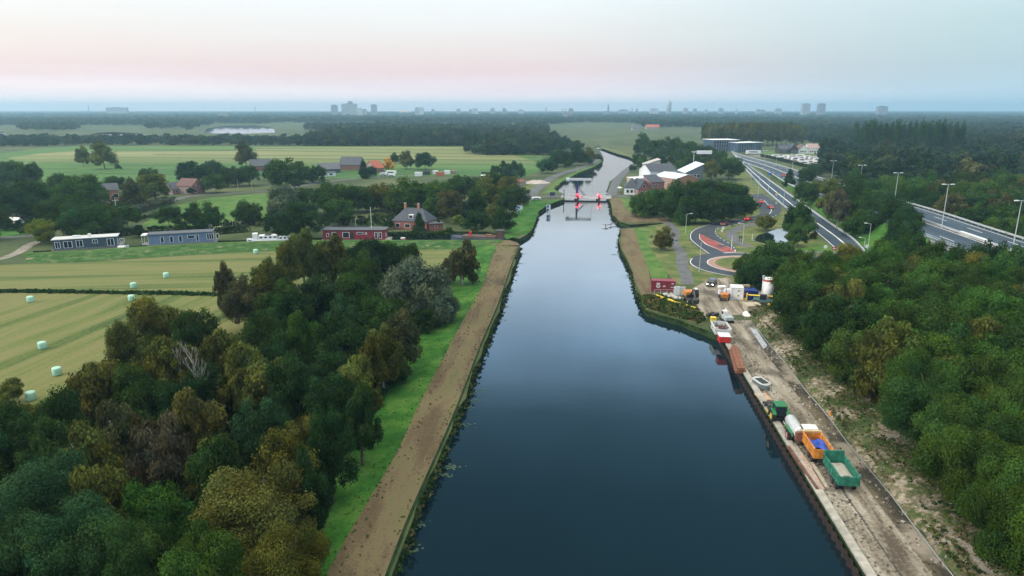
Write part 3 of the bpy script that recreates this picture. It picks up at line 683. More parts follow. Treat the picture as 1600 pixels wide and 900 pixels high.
def T(cx, cy, r, kind='oak', tone='dark', zone='', hmin=0, k=None):
    """tree whose crown stands at this place in the picture; real height and distance follow from the radius"""
    hc = 6.0
    for _ in range(8):
        p = P(cx, cy, hc); Rr = r / ppm(p)
        h = max(hmin, {'poplar': 7 * Rr, 'bush': 1.9 * Rr, 'birch': 3.1 * Rr, 'alder': 2.8 * Rr, 'conifer': 3.2 * Rr, 'willow': 2.0 * Rr}.get(kind, 2.35 * Rr)) if k is None else k
        hc = h * .56 if kind != 'bush' else h * .45
    return tree(p.x, p.y, Rr, kind, tone, h, zone=zone)

# --- the canal-side wood on the left
Z = 'left wood'
for a in [(472, 398, 32, 'birch', 'olive'), (520, 396, 28, 'birch', 'olive'), (575, 405, 32, 'oak', 'deep'), (612, 402, 24, 'alder', 'dark'), (650, 446, 50, 'willow', 'grey'), (678, 470, 34, 'willow', 'grey'), (722, 404, 26, 'birch', 'brown'),
          (418, 440, 30, 'birch', 'olive'), (380, 470, 34, 'alder', 'brown'), (352, 448, 17, 'birch', 'brown'), (240, 508, 42, 'alder', 'olive'), (192, 545, 30, 'alder', 'olive'), (305, 520, 34, 'oak', 'dark'), (440, 480, 38, 'alder', 'dark'),
          (500, 470, 40, 'oak', 'deep'), (560, 470, 40, 'alder', 'dark'), (598, 500, 42, 'oak', 'dark'), (475, 528, 32, 'birch', 'bright'), (410, 530, 40, 'alder', 'dark'), (350, 560, 40, 'birch', 'olive'), (540, 545, 44, 'oak', 'deep'),
          (596, 552, 34, 'birch', 'olive'), (630, 525, 27, 'alder', 'brown'), (550, 606, 42, 'birch', 'olive'), (520, 636, 42, 'oak', 'deep'), (392, 590, 46, 'birch', 'olive'), (270, 575, 42, 'birch', 'olive'), (155, 605, 44, 'birch', 'olive'), (212, 625, 42, 'alder', 'dark'),
          (95, 668, 36, 'oak', 'dark'), (40, 655, 34, 'bush', 'olive'), (308, 662, 44, 'birch', 'gold'), (455, 610, 40, 'oak', 'deep'), (470, 700, 40, 'birch', 'olive'), (408, 678, 40, 'oak', 'teal'), (248, 705, 44, 'birch', 'mauve'), (185, 690, 42, 'birch', 'brown'),
          (78, 712, 46, 'alder', 'dark'), (15, 700, 44, 'oak', 'dark'), (440, 738, 48, 'alder', 'olive'), (70, 790, 62, 'oak', 'teal'), (165, 780, 50, 'birch', 'olive'), (245, 815, 50, 'alder', 'bright'), (400, 805, 90, 'oak', 'gold'), (482, 770, 34, 'alder', 'deep'),
          (20, 870, 60, 'oak', 'teal'), (130, 870, 62, 'oak', 'teal'), (220, 880, 56, 'alder', 'dark'), (320, 900, 60, 'oak', 'green'), (450, 895, 60, 'oak', 'olive'), (345, 745, 44, 'alder', 'dark'), (130, 730, 44, 'birch', 'olive'), (562, 655, 32, 'alder', 'deep'), (515, 705, 34, 'oak', 'deep'), (655, 500, 24, 'bush', 'dark'), (618, 580, 24, 'bush', 'deep'), (20, 612, 22, 'bush', 'olive'), (-10, 655, 40, 'bush', 'dark'), (100, 632, 20, 'bush', 'olive'),
          (-70, 760, 60, 'oak', 'dark'), (-60, 860, 60, 'oak', 'olive'), (-90, 680, 50, 'alder', 'dark'), (700, 425, 20, 'bush', 'olive'), (445, 410, 24, 'birch', 'olive'), (560, 425, 30, 'birch', 'green'), (540, 500, 34, 'alder', 'teal'), (640, 405, 20, 'alder', 'dark')]:
    T(*a, zone=Z, hmin=11.5 if a[3] not in ('bush', 'willow') else 0)
# bare white birch snags amid the wood
for i, (cx, cy, lab) in enumerate(((283, 588, 'leafless white snag with thin forked branches standing in the left wood'), (312, 600, 'taller leafless white snag leaning beside its twin in the left wood'))):
    p = P(cx, cy, 6); me = trunk_mesh(70 + i, 12, True); me.materials.append(BIRCHBARK); o = bpy.data.objects.new('dead_tree', me); link(o)
    o.location = (p.x, p.y, 0); o.scale = (5, 5, 8.5 + i); tag(o, lab, 'tree')

# --- trees of the mid distance on the left
Z = 'village trees'
for a in [(12, 268, 22), (42, 268, 18), (21, 312, 26), (50, 303, 26), (75, 300, 22), (92, 284, 16), (126, 298, 30, 'oak', 'dark'), (99, 334, 30), (134, 340, 28), (168, 336, 22), (197, 334, 15), (66, 357, 17, 'oak', 'lime'), (178, 285, 13), (207, 300, 16, 'birch', 'brown'),
          (240, 288, 22, 'oak', 'olive'), (232, 272, 12), (297, 265, 17, 'oak', 'deep'), (318, 270, 12), (332, 262, 14, 'oak', 'teal'), (336, 283, 14), (360, 272, 15), (383, 240, 17, 'elm', 'brown'), (388, 270, 15), (297, 299, 6, 'bush', 'deep'), (262, 334, 17), (300, 334, 16), (330, 334, 18), (378, 330, 16), (395, 330, 13),
          (174, 362, 12, 'bush', 'deep'), (214, 363, 10, 'bush', 'deep'), (312, 356, 12, 'bush', 'deep'), (285, 357, 8, 'bush', 'dark'), (128, 242, 10, 'birch', 'olive'), (160, 240, 18, 'elm', 'olive'), (149, 246, 9, 'elm', 'dark'), (184, 261, 5, 'bush', 'dark'), (-25, 300, 28), (-30, 340, 28), (6, 350, 12, 'bush', 'deep'), (30, 352, 9, 'bush', 'deep'), (48, 353, 7, 'bush', 'deep'),
          (445, 266, 23), (474, 268, 14), (494, 269, 13), (420, 268, 10, 'oak', 'deep'), (448, 303, 20, 'willow', 'grey'), (436, 322, 16, 'birch', 'grey'), (428, 346, 15, 'oak', 'deep'), (469, 340, 26, 'oak', 'deep'), (442, 352, 12, 'oak', 'deep'), (505, 306, 21, 'oak', 'green'), (532, 305, 23, 'oak', 'green'), (527, 326, 20, 'oak', 'dark'), (556, 306, 20, 'oak', 'green'), (480, 306, 14, 'oak', 'dark'),
          (592, 303, 20, 'oak', 'olive'), (624, 302, 24, 'oak', 'green'), (650, 298, 18, 'oak', 'dark'), (685, 298, 20, 'oak', 'bright'), (703, 316, 19, 'alder', 'brown'), (722, 290, 21), (742, 316, 20, 'oak', 'deep'), (760, 299, 22, 'oak', 'olive'), (744, 342, 17, 'oak', 'deep'), (772, 330, 13, 'birch', 'olive'), (786, 342, 15, 'oak', 'deep'), (792, 312, 17, 'oak', 'dark'), (680, 320, 16, 'oak', 'dark'),
          (712, 343, 9, 'bush', 'lime'), (727, 350, 9, 'bush', 'bright'), (655, 347, 11, 'conifer', 'deep'), (635, 248, 12, 'elm', 'olive'), (664, 248, 13, 'oak', 'deep'), (607, 256, 9, 'elm', 'yellow'), (617, 246, 7, 'oak', 'deep'), (568, 263, 9, 'conifer', 'deep'), (580, 266, 8, 'oak', 'deep'), (773, 264, 7), (790, 262, 9, 'birch', 'dark'), (803, 264, 14, 'willow', 'teal'),
          (769, 283, 18), (796, 289, 17, 'oak', 'olive'), (814, 303, 12, 'oak', 'deep'), (700, 363, 9, 'bush', 'dark'), (682, 352, 8, 'bush', 'deep'), (606, 352, 8, 'bush', 'deep'), (507, 345, 12, 'bush', 'dark'), (610, 312, 14, 'oak', 'dark'), (572, 312, 14), (536, 338, 8, 'bush', 'dark'),
          (855, 256, 13, 'willow', 'teal'), (872, 243, 13), (886, 246, 10, 'oak', 'dark'), (880, 226, 9, 'oak', 'deep'), (901, 226, 9, 'oak', 'deep'), (903, 241, 13, 'oak', 'deep'), (921, 241, 11, 'oak', 'olive'), (888, 256, 7, 'bush', 'dark'), (920, 252, 6, 'bush', 'teal'), (935, 246, 6, 'bush', 'teal')]:
    T(*a, zone=Z, **({'hmin': 9} if (len(a) < 4 or a[3] in ('oak', 'alder')) and a[1] > 300 else {}))
# --- grove by the bridge and trees round the works
Z = 'bridge grove'
for a in [(1006, 224, 15), (1024, 230, 15), (1048, 228, 17), (1078, 234, 17, 'oak', 'dark'), (1100, 238, 14), (1063, 244, 14), (1030, 246, 13), (1003, 252, 9), (1084, 252, 14), (1063, 258, 9, 'alder', 'green'), (1112, 262, 12, 'alder', 'olive'), (1140, 258, 17), (1122, 244, 12), (990, 262, 6, 'bush', 'teal'), (998, 246, 8), (1013, 262, 6, 'bush', 'deep'),
          (1007, 316, 18, 'oak', 'green'), (1028, 310, 20), (1055, 302, 20, 'oak', 'dark'), (1082, 298, 20, 'oak', 'green'), (1111, 297, 22), (1138, 300, 20), (1088, 323, 20, 'oak', 'deep'), (1046, 325, 15, 'oak', 'deep'), (1066, 328, 13, 'conifer', 'dark'), (1114, 322, 21, 'oak', 'deep'), (1140, 322, 18, 'oak', 'deep'), (1158, 318, 17, 'oak', 'deep'), (1150, 300, 16, 'oak', 'deep'), (1036, 370, 16, 'oak', 'gold'), (998, 326, 8, 'bush', 'bright')]:
    T(*a, zone=Z)
Z = 'roundabout trees'
for a in [(1169, 315, 9, 'oak', 'deep'), (1198, 346, 13, 'willow', 'olive'), (1246, 340, 18, 'birch', 'dark'), (1258, 350, 17, 'oak', 'green'), (1248, 366, 15, 'oak', 'green'), (1234, 276, 9, 'conifer', 'deep'), (1262, 272, 13), (1283, 292, 15, 'oak', 'olive'), (1301, 296, 13, 'birch', 'olive'), (1322, 300, 18, 'oak', 'dark'), (1352, 298, 20, 'oak', 'dark'), (1340, 284, 16, 'oak', 'dark'), (1370, 316, 20, 'oak', 'dark'), (1409, 338, 27, 'oak', 'deep'),
          (1391, 290, 20, 'oak', 'green'), (1346, 322, 18, 'oak', 'dark'), (1312, 322, 16, 'birch', 'mauve'), (1388, 330, 16, 'oak', 'deep'), (1420, 305, 18, 'oak', 'dark'), (1330, 340, 9, 'bush', 'dark'), (1371, 355, 13, 'bush', 'dark'), (1398, 368, 15, 'oak', 'deep'), (1422, 372, 18, 'oak', 'deep'), (1288, 318, 10, 'bush', 'olive'),
          (1190, 404, 24, 'willow', 'dark'), (1166, 412, 18, 'willow', 'green'), (1212, 392, 22, 'oak', 'dark'), (1232, 400, 18, 'oak', 'dark'), (1155, 436, 10, 'bush', 'green'), (1175, 430, 18, 'oak', 'deep'), (1205, 420, 22, 'oak', 'deep'), (1228, 418, 22, 'oak', 'green'), (1270, 368, 6, 'bush', 'gold'), (1424, 392, 15, 'oak', 'dark'), (1275, 262, 10, 'oak', 'teal'), (1548, 412, 21, 'oak', 'deep'), (1590, 418, 24, 'oak', 'dark'), (1562, 432, 24, 'oak', 'green'), (1222, 448, 13, 'oak', 'dark')]:
    T(*a, zone=Z, hmin=15 if a[0] > 1310 and len(a) > 3 and a[3] != 'bush' else 0)

# --- wood on the right of the quay: a canopy of separate trees
def fill(poly, step, kinds, zone, Rr=(3.6, 5.2), hmul=2.6, lim=999, avoid=4.2, hadd=0):
    xs = [p[0] for p in poly]; ys_ = [p[1] for p in poly]; n = 0; y = min(ys_)
    pts = [(a[0].location.x, a[0].location.y) for a in ALL_TREES if a[1] in ('left wood', zone)]
    row = 0
    while y < max(ys_):
        x = min([v for v in np.arange(min(xs), max(xs), .5) if inside((v, y), poly)] or [max(xs)]) + (step * .3 if row % 2 else 0)
        while x < max(xs):
            q = (x + abs(rng.normal()) * step * .17, y + rng.normal() * step * .17)
            if inside(q, poly) and all((q[0] - a) ** 2 + (q[1] - b) ** 2 > avoid ** 2 for a, b in pts) and n < lim:
                k, tn = kinds[int(rng.integers(len(kinds)))]; r_ = rng.uniform(*Rr)
                tree(q[0], q[1], r_, k, tn, hadd + r_ * hmul * rng.uniform(.9, 1.12), zone=zone); n += 1
            x += step
        y += step * .87; row += 1
RW = [(QX(20) + 12, 20), (QX(45) + 11.5, 45), (QX(62) + 12, 62), (QX(72) + 14, 72), (QX(85) + 14.5, 85), (QX(100) + 13.5, 100), (QX(118) + 13.5, 118), (QX(134) + 17, 134), (QX(146) + 20, 146), (85, 158), (104, 156), (104, 120), (96, 60), (80, 20)]
fill(RW, 6.4, [('oak', 'green'), ('oak', 'bright'), ('alder', 'bright'), ('oak', 'dark'), ('birch', 'olive'), ('alder', 'olive'), ('oak', 'green'), ('alder', 'green'), ('oak', 'bright')], 'right wood', Rr=(3.7, 4.9), hmul=2.7, avoid=3)
fill([(133, 318), (126, 280), (116, 240), (113, 222), (118, 218), (121, 245), (130, 290), (137, 322)], 8.5, [('oak', 'dark'), ('oak', 'green'), ('alder', 'dark'), ('birch', 'olive')], 'roundabout trees', Rr=(3.8, 5.6), hmul=2.3, avoid=5)
fill([(-75, 40), (-30, 40), (-26, 60), (-24, 90), (-20, 110), (-30, 120), (-62, 90)], 6.5, [('oak', 'deep'), ('alder', 'dark'), ('birch', 'olive')], 'left wood', Rr=(2.6, 3.6), hmul=2.6, avoid=4.6)
# trees on the embankment beyond the motorway
BW = [(152, 205), (162, 265), (172, 330), (195, 440), (240, 520), (330, 520), (380, 420), (330, 300), (270, 220), (200, 160), (150, 165)]
BWi = [(p[0], p[1]) for p in BW]
fill([(150, 196), (158, 250), (168, 310), (182, 330), (230, 330), (270, 300), (240, 220), (200, 175), (151, 175)], 10.5, [('oak', 'dark'), ('oak', 'deep'), ('alder', 'dark'), ('birch', 'brown'), ('oak', 'green')], 'motorway wood', Rr=(4.6, 6.6), hmul=2.2, avoid=5)

# --- rows of poplars and elms in the distance
for i in range(19):
    cx = 1338 + i * 9.1; T(cx, 214 + (i % 3) * .6 + i * .1, 5.4 + .5 * ((i * 7) % 3), 'poplar', 'dark' if i % 4 else 'teal', 'poplar row', k=29 + (i * 5 % 4))
for i in range(22):
    T(1102 + i * 7.1, 206 + (i % 3) * .8, 7.6, 'elm', 'olive', 'elm row', k=27)

# --- labels: each tree is found by its row, counted from the near side, and its place in the row
GROUP = {'left wood': ('trees of the canal-side wood', 'the wood by the mown field'), 'village trees': ('trees round the houses beyond the side canal', 'the village beyond the houseboats'), 'bridge grove': ('trees of the grove by the drawbridge', 'the grove near the drawbridge'),
         'roundabout trees': ('trees round the roundabout and slip road', 'the roundabout thickets'), 'right wood': ('trees of the wood beside the work road', 'the wood beside the quay'), 'motorway wood': ('trees beyond the motorway', 'the wood beyond the motorway'),
         'poplar row': ('tall poplars in a row', 'the tall poplar row'), 'elm row': ('old elms in a row', 'the long elm row')}
def label_trees():
    for zone, (grp, where) in GROUP.items():
        L_ = sorted([a for a in ALL_TREES if a[1] == zone], key=lambda a: -a[4][1]); n = len(L_)
        if not n: continue
        if 'row' in zone:
            for i, a in enumerate(sorted(L_, key=lambda a: a[4][0])):
                a[0]['label'] = f"{'tall narrow' if zone[0] == 'p' else 'pale olive high-crowned'} {KIND[a[2]][1]}, {ordn(i)} from the left in {where}"; a[0]['group'] = grp
            continue
        per = max(6, int(n ** .5)); per = max(per, math.ceil(n / 18))
        for r_ in range(math.ceil(n / per)):
            for i, a in enumerate(sorted(L_[r_ * per:(r_ + 1) * per], key=lambda a: a[4][0])):
                a[0]['label'] = f"{TONE[a[3]][1]} {KIND[a[2]][1].split()[-1]}, {ordn(i)} from left, {ordn(r_)} row, {where}"; a[0]['group'] = grp

# --- far woods, too many to count: merged crowns, finer where nearer
def low_crown(nl, ls, seed):
    V, t_ = crown('oak', nl, ls, seed); return V, t_
BASES = {n_: [low_crown(n_, l_, 900 + n_ + k) for k in range(3)] for n_, l_ in ((900, .17), (260, .30), (70, .58))}
FCOL = [(.026, .055, .028), (.032, .066, .028), (.024, .050, .032), (.042, .074, .028), (.036, .062, .034), (.058, .070, .030)]
def mass(name, spots, lab, gz=0):
    """spots = x, y, radius, height, detail"""
    VV = []; TT = []
    for (x, y, r_, h, nl) in spots:
        V, t_ = BASES[nl][int(rng.integers(3))]; a = rng.uniform(0, 6.28); ca, sa = math.cos(a), math.sin(a)
        X = (V[:, 0] * ca - V[:, 1] * sa) * r_ + x; Y = (V[:, 0] * sa + V[:, 1] * ca) * r_ + y; Zz = V[:, 2] * h * .5 + h * .5
        VV.append(np.stack([X, Y, Zz], 1)); c = np.array(FCOL[int(rng.integers(len(FCOL))) if rng.random() < .6 else 0]) * rng.uniform(.8, 1.25)
        TT.append(t_ * c)
    me = leaf_object(name, np.concatenate(VV), np.concatenate(TT), LEAFS); o = bpy.data.objects.new(name, me); link(o); o['kind'] = 'stuff'; o['label'] = lab
    return o
CLEAR = [px((855, 196), (905, 192), (990, 193), (1010, 200), (1100, 201), (1110, 207), (1115, 240), (1000, 240), (985, 232), (940, 232), (900, 232), (850, 219)),
         px((-400, 300), (-200, 240), (0, 231), (120, 226.5), (400, 227), (735, 228), (855, 243), (870, 262), (700, 300), (0, 400), (-300, 400)),
         px((1090, 236), (1095, 226), (1190, 223), (1335, 226), (1335, 252), (1280, 256), (1240, 262), (1150, 256)), px((315, 209), (480, 211), (480, 200), (430, 194), (330, 194)), px((130, 218), (135, 204), (220, 204), (222, 218))] + [[(p.x, p.y) for p in l_] for l_ in lakes]
def fr(x, y): return proj(Vector((x, y, 8)))
near_sp = []; mid_sp = []; far_sp = []
y = 600.0
while y < 8600:
    step = 9 if y < 1100 else (13 if y < 2400 else 26); hw = y * 1.0 + 60
    x = -hw
    while x < hw:
        q = (x + rng.normal() * step * .35, y + rng.normal() * step * .3)
        u, v_ = fr(*q)
        gap = hnoise(q[0] / 260, q[1] / 330) + .5 * hnoise(q[0] / 90 + 5, q[1] / 120)
        x += step
        if any(inside(q, c) for c in CLEAR): continue
        if u > 1090 and y < 700: pass
        if u < 500 and (y < 790 or 960 < y < 1330): continue
        if y < 1750 and y > 960 and (u < 30 or 120 < u < 235 or 305 < u < 440): continue
        if y < 1250 and 735 > u and gap < -.75: continue
        if y > 1250 and gap < -.45: continue
        if 985 < u < 1130 and y < 720 or (u < 985 and u > 850 and y < 760): continue
        if 1095 < u < 1260 and y < 1000: continue
        if 1325 < u < 1510 and y < 780: continue
        if y < 760 and not (u > 1240 or 735 < u < 850): continue
        if 1240 < u < 1330 and y < 700: continue
        if y < 1100: near_sp.append((*q, rng.uniform(5, 8.5), rng.uniform(11, 17) * (.66 if u < 500 else 1), 900))
        elif y < 2400: mid_sp.append((*q, rng.uniform(7, 11), rng.uniform(12, 18), 260))
        else: far_sp.append((*q, rng.uniform(14, 24), rng.uniform(11, 17.5), 70))
    y += (26 if y < 1100 else (48 if y < 2400 else 105))
# wood beyond the motorway, and the thick wood at the end of the meadows
sp2 = []
for _ in range(5200):
    q = (rng.uniform(150, 700), rng.uniform(180, 760)); u, v_ = fr(*q)
    e = 150 + max(0, q[1] - 200) * .155
    if q[0] < e + 14 or u > 1900: continue
    if q[1] < 330 and q[0] < 285: continue
    if q[1] > 470 and u < 1290: continue
    if q[1] > 640 and u < 1515: continue
    if all((q[0] - s[0]) ** 2 + (q[1] - s[1]) ** 2 > 95 for s in sp2): sp2.append((*q, rng.uniform(6, 10), rng.uniform(8, 19), 900))
sp3 = []
WD = px((735, 241), (770, 243), (858, 243), (866, 226), (845, 218), (735, 215), (560, 214), (500, 218), (480, 228), (735, 228.5))
xs = [p.x for p in WD]; ys_ = [p.y for p in WD]
for _ in range(9000):
    q = (rng.uniform(min(xs), max(xs)), rng.uniform(min(ys_), max(ys_)))
    if inside(q, WD) and all((q[0] - s[0]) ** 2 + (q[1] - s[1]) ** 2 > 90 for s in sp3): sp3.append((*q, rng.uniform(5.5, 9), rng.uniform(12, 18), 900))
print('forest spots', len(near_sp), len(mid_sp), len(far_sp), len(sp2), len(sp3), 'trees', len(ALL_TREES))
mass('forest', sp2, 'dense mixed wood on the far side of the motorway')
mass('forest', sp3, 'dark wood closing off the hay meadows')
mass('forest', near_sp, 'tree belts and copses behind the meadows')
mass('distant_forest', mid_sp, 'hazy woods beyond the lakes and pasture')
mass('distant_forest', far_sp, 'blue hazy woodland reaching the horizon')

# --- undergrowth, reeds and weeds
def tufts(name, spots, cols, lab, s0=.5, kind='stuff'):
    n = len(spots); p = np.array(spots, dtype=float); k = 7
    p = np.repeat(p, k, 0); p[:, :2] += rng.normal(size=(len(p), 2)) * s0 * .45
    sz = s0 * rng.uniform(.5, 1.2, len(p)); p[:, 2] += sz * .4
    nr = rng.normal(size=(len(p), 3)); nr[:, 2] = np.abs(nr[:, 2]) * .5 + .2
    V = quads(p, nr, sz, 1.2); c = np.array(cols)[rng.integers(len(cols), size=n)]; t_ = np.repeat(c, k, 0) * rng.uniform(.7, 1.3, (len(p), 1))
    me = leaf_object(name, V, t_, LEAFS); o = bpy.data.objects.new(name, me); link(o); o['kind'] = kind; o['label'] = lab; return o
sp = []
for line, z, dn in ((LB[1:], .0, .35), (RU[8:], .0, .7), (LU, .0, .8)):
    pts_ = resample(line, 900, False)
    for a in pts_:
        if rng.random() < .8: sp.append((a.x + rng.normal() * .28, a.y + rng.normal() * .28, z - .75 + rng.uniform(0, .45)))
tufts('reeds', sp, [(.03, .06, .02), (.05, .09, .025), (.09, .09, .04), (.02, .04, .015)], 'fringe of dark reeds and weeds along the water edge', .42)
sp = []
for a in resample(DT, 700, False): sp.append((a.x + rng.normal() * .5, a.y + rng.normal() * .4, 0))
tufts('reeds', sp, [(.02, .05, .015), (.03, .07, .02)], 'dark reeds filling the ditch between the mown fields', .7)
sp = []
for _ in range(15000):
    y = rng.uniform(10, 138); d = rng.uniform(8.6, 21); g_ = hnoise(d * .8, y * .35)
    if g_ + rng.normal() * .35 > .25 or d > 18: sp.append((QX(y) + d, y, 0.35 + (.7 if d < 10 else 1.7) * (1 if d < 18 else .4) - (.4 if d < 9.5 else 0)))
tufts('weeds', sp, [(.05, .09, .025), (.08, .11, .03), (.13, .14, .06), (.03, .06, .02), (.16, .13, .08)], 'green weeds sprouting on the sandy embankment', .26)
sp = []
for _ in range(1500):
    q = (rng.uniform(28, 56), rng.uniform(124, 152))
    if inside(q, [(p.x, p.y) for p in px((1000, 455), (1006, 480), (1033, 489), (1064, 497), (1097, 507), (1100, 497), (1092, 486), (1060, 472), (1020, 459))]): sp.append((*q, .05))
tufts('weeds', sp, [(.05, .09, .025), (.08, .10, .03), (.11, .09, .04), (.03, .06, .02)], 'rough growth on the point beside the work yard', .7)
sp = []
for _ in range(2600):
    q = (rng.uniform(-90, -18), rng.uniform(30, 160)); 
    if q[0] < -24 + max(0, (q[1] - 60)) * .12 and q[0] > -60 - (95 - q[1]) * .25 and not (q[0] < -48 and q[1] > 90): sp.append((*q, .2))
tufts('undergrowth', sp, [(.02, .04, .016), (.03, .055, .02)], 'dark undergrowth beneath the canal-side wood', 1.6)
# hedges and reed beds
def hedge(line, w_, h, lab, col=((.02, .05, .02), (.035, .07, .025)), s=.6, cat='hedge', name='hedge'):
    ln = resample(line, 60, False); n = int(sum((b - a).length for a, b in zip(ln, ln[1:])) * w_ * h * 7 / s); i = rng.integers(59, size=n); t_ = rng.random(n)
    A_ = np.array([list(p) for p in ln]); p = A_[i] * (1 - t_[:, None]) + A_[i + 1] * t_[:, None]; p[:, :2] += rng.uniform(-w_ / 2, w_ / 2, (n, 2)); p[:, 2] = h * (1 - rng.random(n) ** 2)
    V = quads(p, rng.normal(size=(n, 3)) + [0, 0, .5], s * rng.uniform(.6, 1.2, n), 1.3); c = np.array(col)[rng.integers(len(col), size=n)] * rng.uniform(.75, 1.3, (n, 1))
    me = leaf_object(name, V, c, LEAFS); o = bpy.data.objects.new(name, me); link(o); return tag(o, lab, cat)
hedge(px((122, 372), (150, 370), (205, 368)), 2.5, 2.4, 'clipped dark hedge behind the dark houseboat')
hedge(px((604, 371), (640, 370), (705, 369)), 3.0, 1.6, 'low hedge on the bank in front of the brick house')
hedge(px((200, 336), (225, 328), (262, 318)), 7, 2.6, 'grey green reed bank sloping down beside the lane', ((.09, .13, .08), (.07, .10, .06), (.10, .09, .06)), 1.0, 'reed bed', 'reed_bank')
hedge(px((1190, 245), (1215, 250), (1262, 262)), 3, 2, 'long dark hedge between the caravan yard and the motorway')
hedge(px((340, 366), (370, 363), (385, 362)), 3, 2.2, 'small hedge between the blue houseboat and the white barge')
hedge(px((0, 355), (25, 356), (50, 357)), 2, 1.5, 'low garden hedge beside the lane at the far houses')
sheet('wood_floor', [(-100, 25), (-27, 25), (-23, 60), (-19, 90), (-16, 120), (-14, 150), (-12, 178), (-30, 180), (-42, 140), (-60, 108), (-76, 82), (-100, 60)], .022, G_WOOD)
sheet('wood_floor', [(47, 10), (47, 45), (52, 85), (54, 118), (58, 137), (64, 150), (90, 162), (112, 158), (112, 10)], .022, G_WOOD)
sp = []
VIL = px((-120, 372), (-120, 290), (60, 285), (120, 300), (200, 318), (215, 340), (330, 350), (420, 345), (440, 300), (800, 290), (815, 320), (800, 365), (700, 366), (500, 352), (300, 368), (120, 372))
for _ in range(5200):
    q = (rng.uniform(-240, 10), rng.uniform(215, 420)); g_ = hnoise(q[0] * .11, q[1] * .09) + .4 * hnoise(q[0] * .4, q[1] * .3)
    if inside(q, VIL) and g_ > .0: sp.append((*q, rng.uniform(.1, .9)))
tufts('undergrowth', sp, [(.022, .045, .016), (.035, .06, .02), (.05, .07, .025)], 'shrubs and rough growth between the village trees', 1.7)
sp = []
for _ in range(2600):
    q = (rng.uniform(45, 170), rng.uniform(195, 400)); u, v_ = proj(Vector((*q, 0)))
    if (1275 < u < 1450 and v_ < 392 and q[0] > 117 + (q[1] - 212) * .225 and q[0] < 120 + max(0, q[1] - 200) * .17) or (985 < u < 1180 and 318 < v_ < 336): sp.append((*q, rng.uniform(.1, .8)))
tufts('undergrowth', sp, [(.022, .045, .016), (.035, .06, .02), (.05, .07, .025)], 'shrubs filling the slopes between slip road and motorway', 1.6)
sp = []
for ln, sd_, z in ((PL, .25, .72), (off(PL, 1.2), 1.0, .6), (off(LB, 1.0), .3, .42), (off(PL, -1.2), .9, .7), (GL2, 1.6, .1), (GL, 1.5, .2)):
    for a in resample(ln, 900, False):
        if rng.random() < .35: sp.append((a.x + rng.normal() * sd_, a.y + rng.normal() * .4, z))
tufts('grass_tufts', sp, [(.05, .12, .02), (.09, .12, .04), (.13, .11, .055), (.04, .09, .02), (.16, .14, .08)], 'loose grass tufts along the mown bank path', .15)
sp = []
for _ in range(4200):
    y = rng.uniform(20, 138); d = rng.choice([rng.uniform(1.1, 3.4), rng.uniform(5.2, 9.5), rng.uniform(9, 16)]); sp.append((QX(y) + d, y, .02 if d < 8.3 else min(1.8, .1 + (d - 8.3) * .5)))
p_ = np.array(sp); p_ = p_ + 0; nr_ = rng.normal(size=p_.shape) * .6 + [0, 0, 1]; sz_ = rng.uniform(.08, .34, len(p_)); p_[:, 2] += .06 + sz_ * .15
Vq = quads(p_, nr_, sz_, 1.3); cq = np.array([(.30, .28, .24), (.20, .18, .15), (.12, .10, .08), (.38, .36, .32)])[rng.integers(4, size=len(p_))]
me = leaf_object('rubble', Vq, cq, LEAFS); o = bpy.data.objects.new('rubble', me); link(o); o['kind'] = 'stuff'; o['label'] = 'loose stones and clods scattered on the work road and slope'
label_trees()
# lily patches drifting off the left bank
mb = MB()
for (a, b) in ((815, 396), (811, 412), (803, 430), (793, 455), (783, 480), (776, 500), (766, 522), (760, 540), (739, 613), (733, 626), (728, 638), (723, 664), (700, 730), (690, 742), (655, 820), (962, 398), (968, 378), (983, 430), (985, 434), (966, 386), (637, 857)):
    p = P(a, b, WZ)
    for k in range(26):
        c = (p.x + rng.normal() * .9, p.y + rng.normal() * .35, WZ + .012 + .0008 * k); r_ = rng.uniform(.08, .24); mb.poly([(c[0] + r_ * math.cos(t), c[1] + r_ * math.sin(t), c[2]) for t in [i * 1.047 for i in range(6)]])
o = mb.build('water_weeds', mat('lily_green', (.028, .065, .028), .6, var=.4)); tag(o, 'small floating patches of green water weed near the banks', kind='stuff')
#PART3
# ------------------------------------------------------------------ shared materials for built things
GLASS = mat('window_glass', (.02, .03, .04), .12, var=.1)
TYRE = mat('tyre_rubber', (.018, .018, .018), .9, var=.2)
RIM = mat('rim_grey', (.35, .35, .36), .5, .3)
BLACK = mat('black_paint', (.02, .021, .023), .5)
DARKM = mat('dark_metal', (.05, .052, .056), .6)
RED = mat('red_paint', (.48, .02, .02), .4, var=.15)
ORANGE = mat('orange_paint', (.50, .20, .035), .6, var=.4, scale=1.6)
YELLOW = mat('yellow_paint', (.68, .50, .04), .5, var=.15)
BLUE = mat('blue_tarpaulin', (.02, .07, .42), .55, var=.3, scale=1.5, bump=.4)
RUST = mat('rusty_steel', (.20, .085, .050), .85, var=.45, scale=2)
GREENP = mat('green_paint', (.02, .20, .10), .45, var=.25, scale=1.5)
TEALP = mat('trailer_green', (.014, .15, .10), .6, var=.5, scale=1.6)
SLATE = mat('slate_tiles', (.050, .062, .085), .7, var=.3, scale=1.2)
SLATE2 = mat('grey_tiles', (.085, .095, .115), .75, var=.3, scale=1.2)
TILER = mat('red_tiles', (.36, .10, .06), .8, var=.3, scale=1.2)
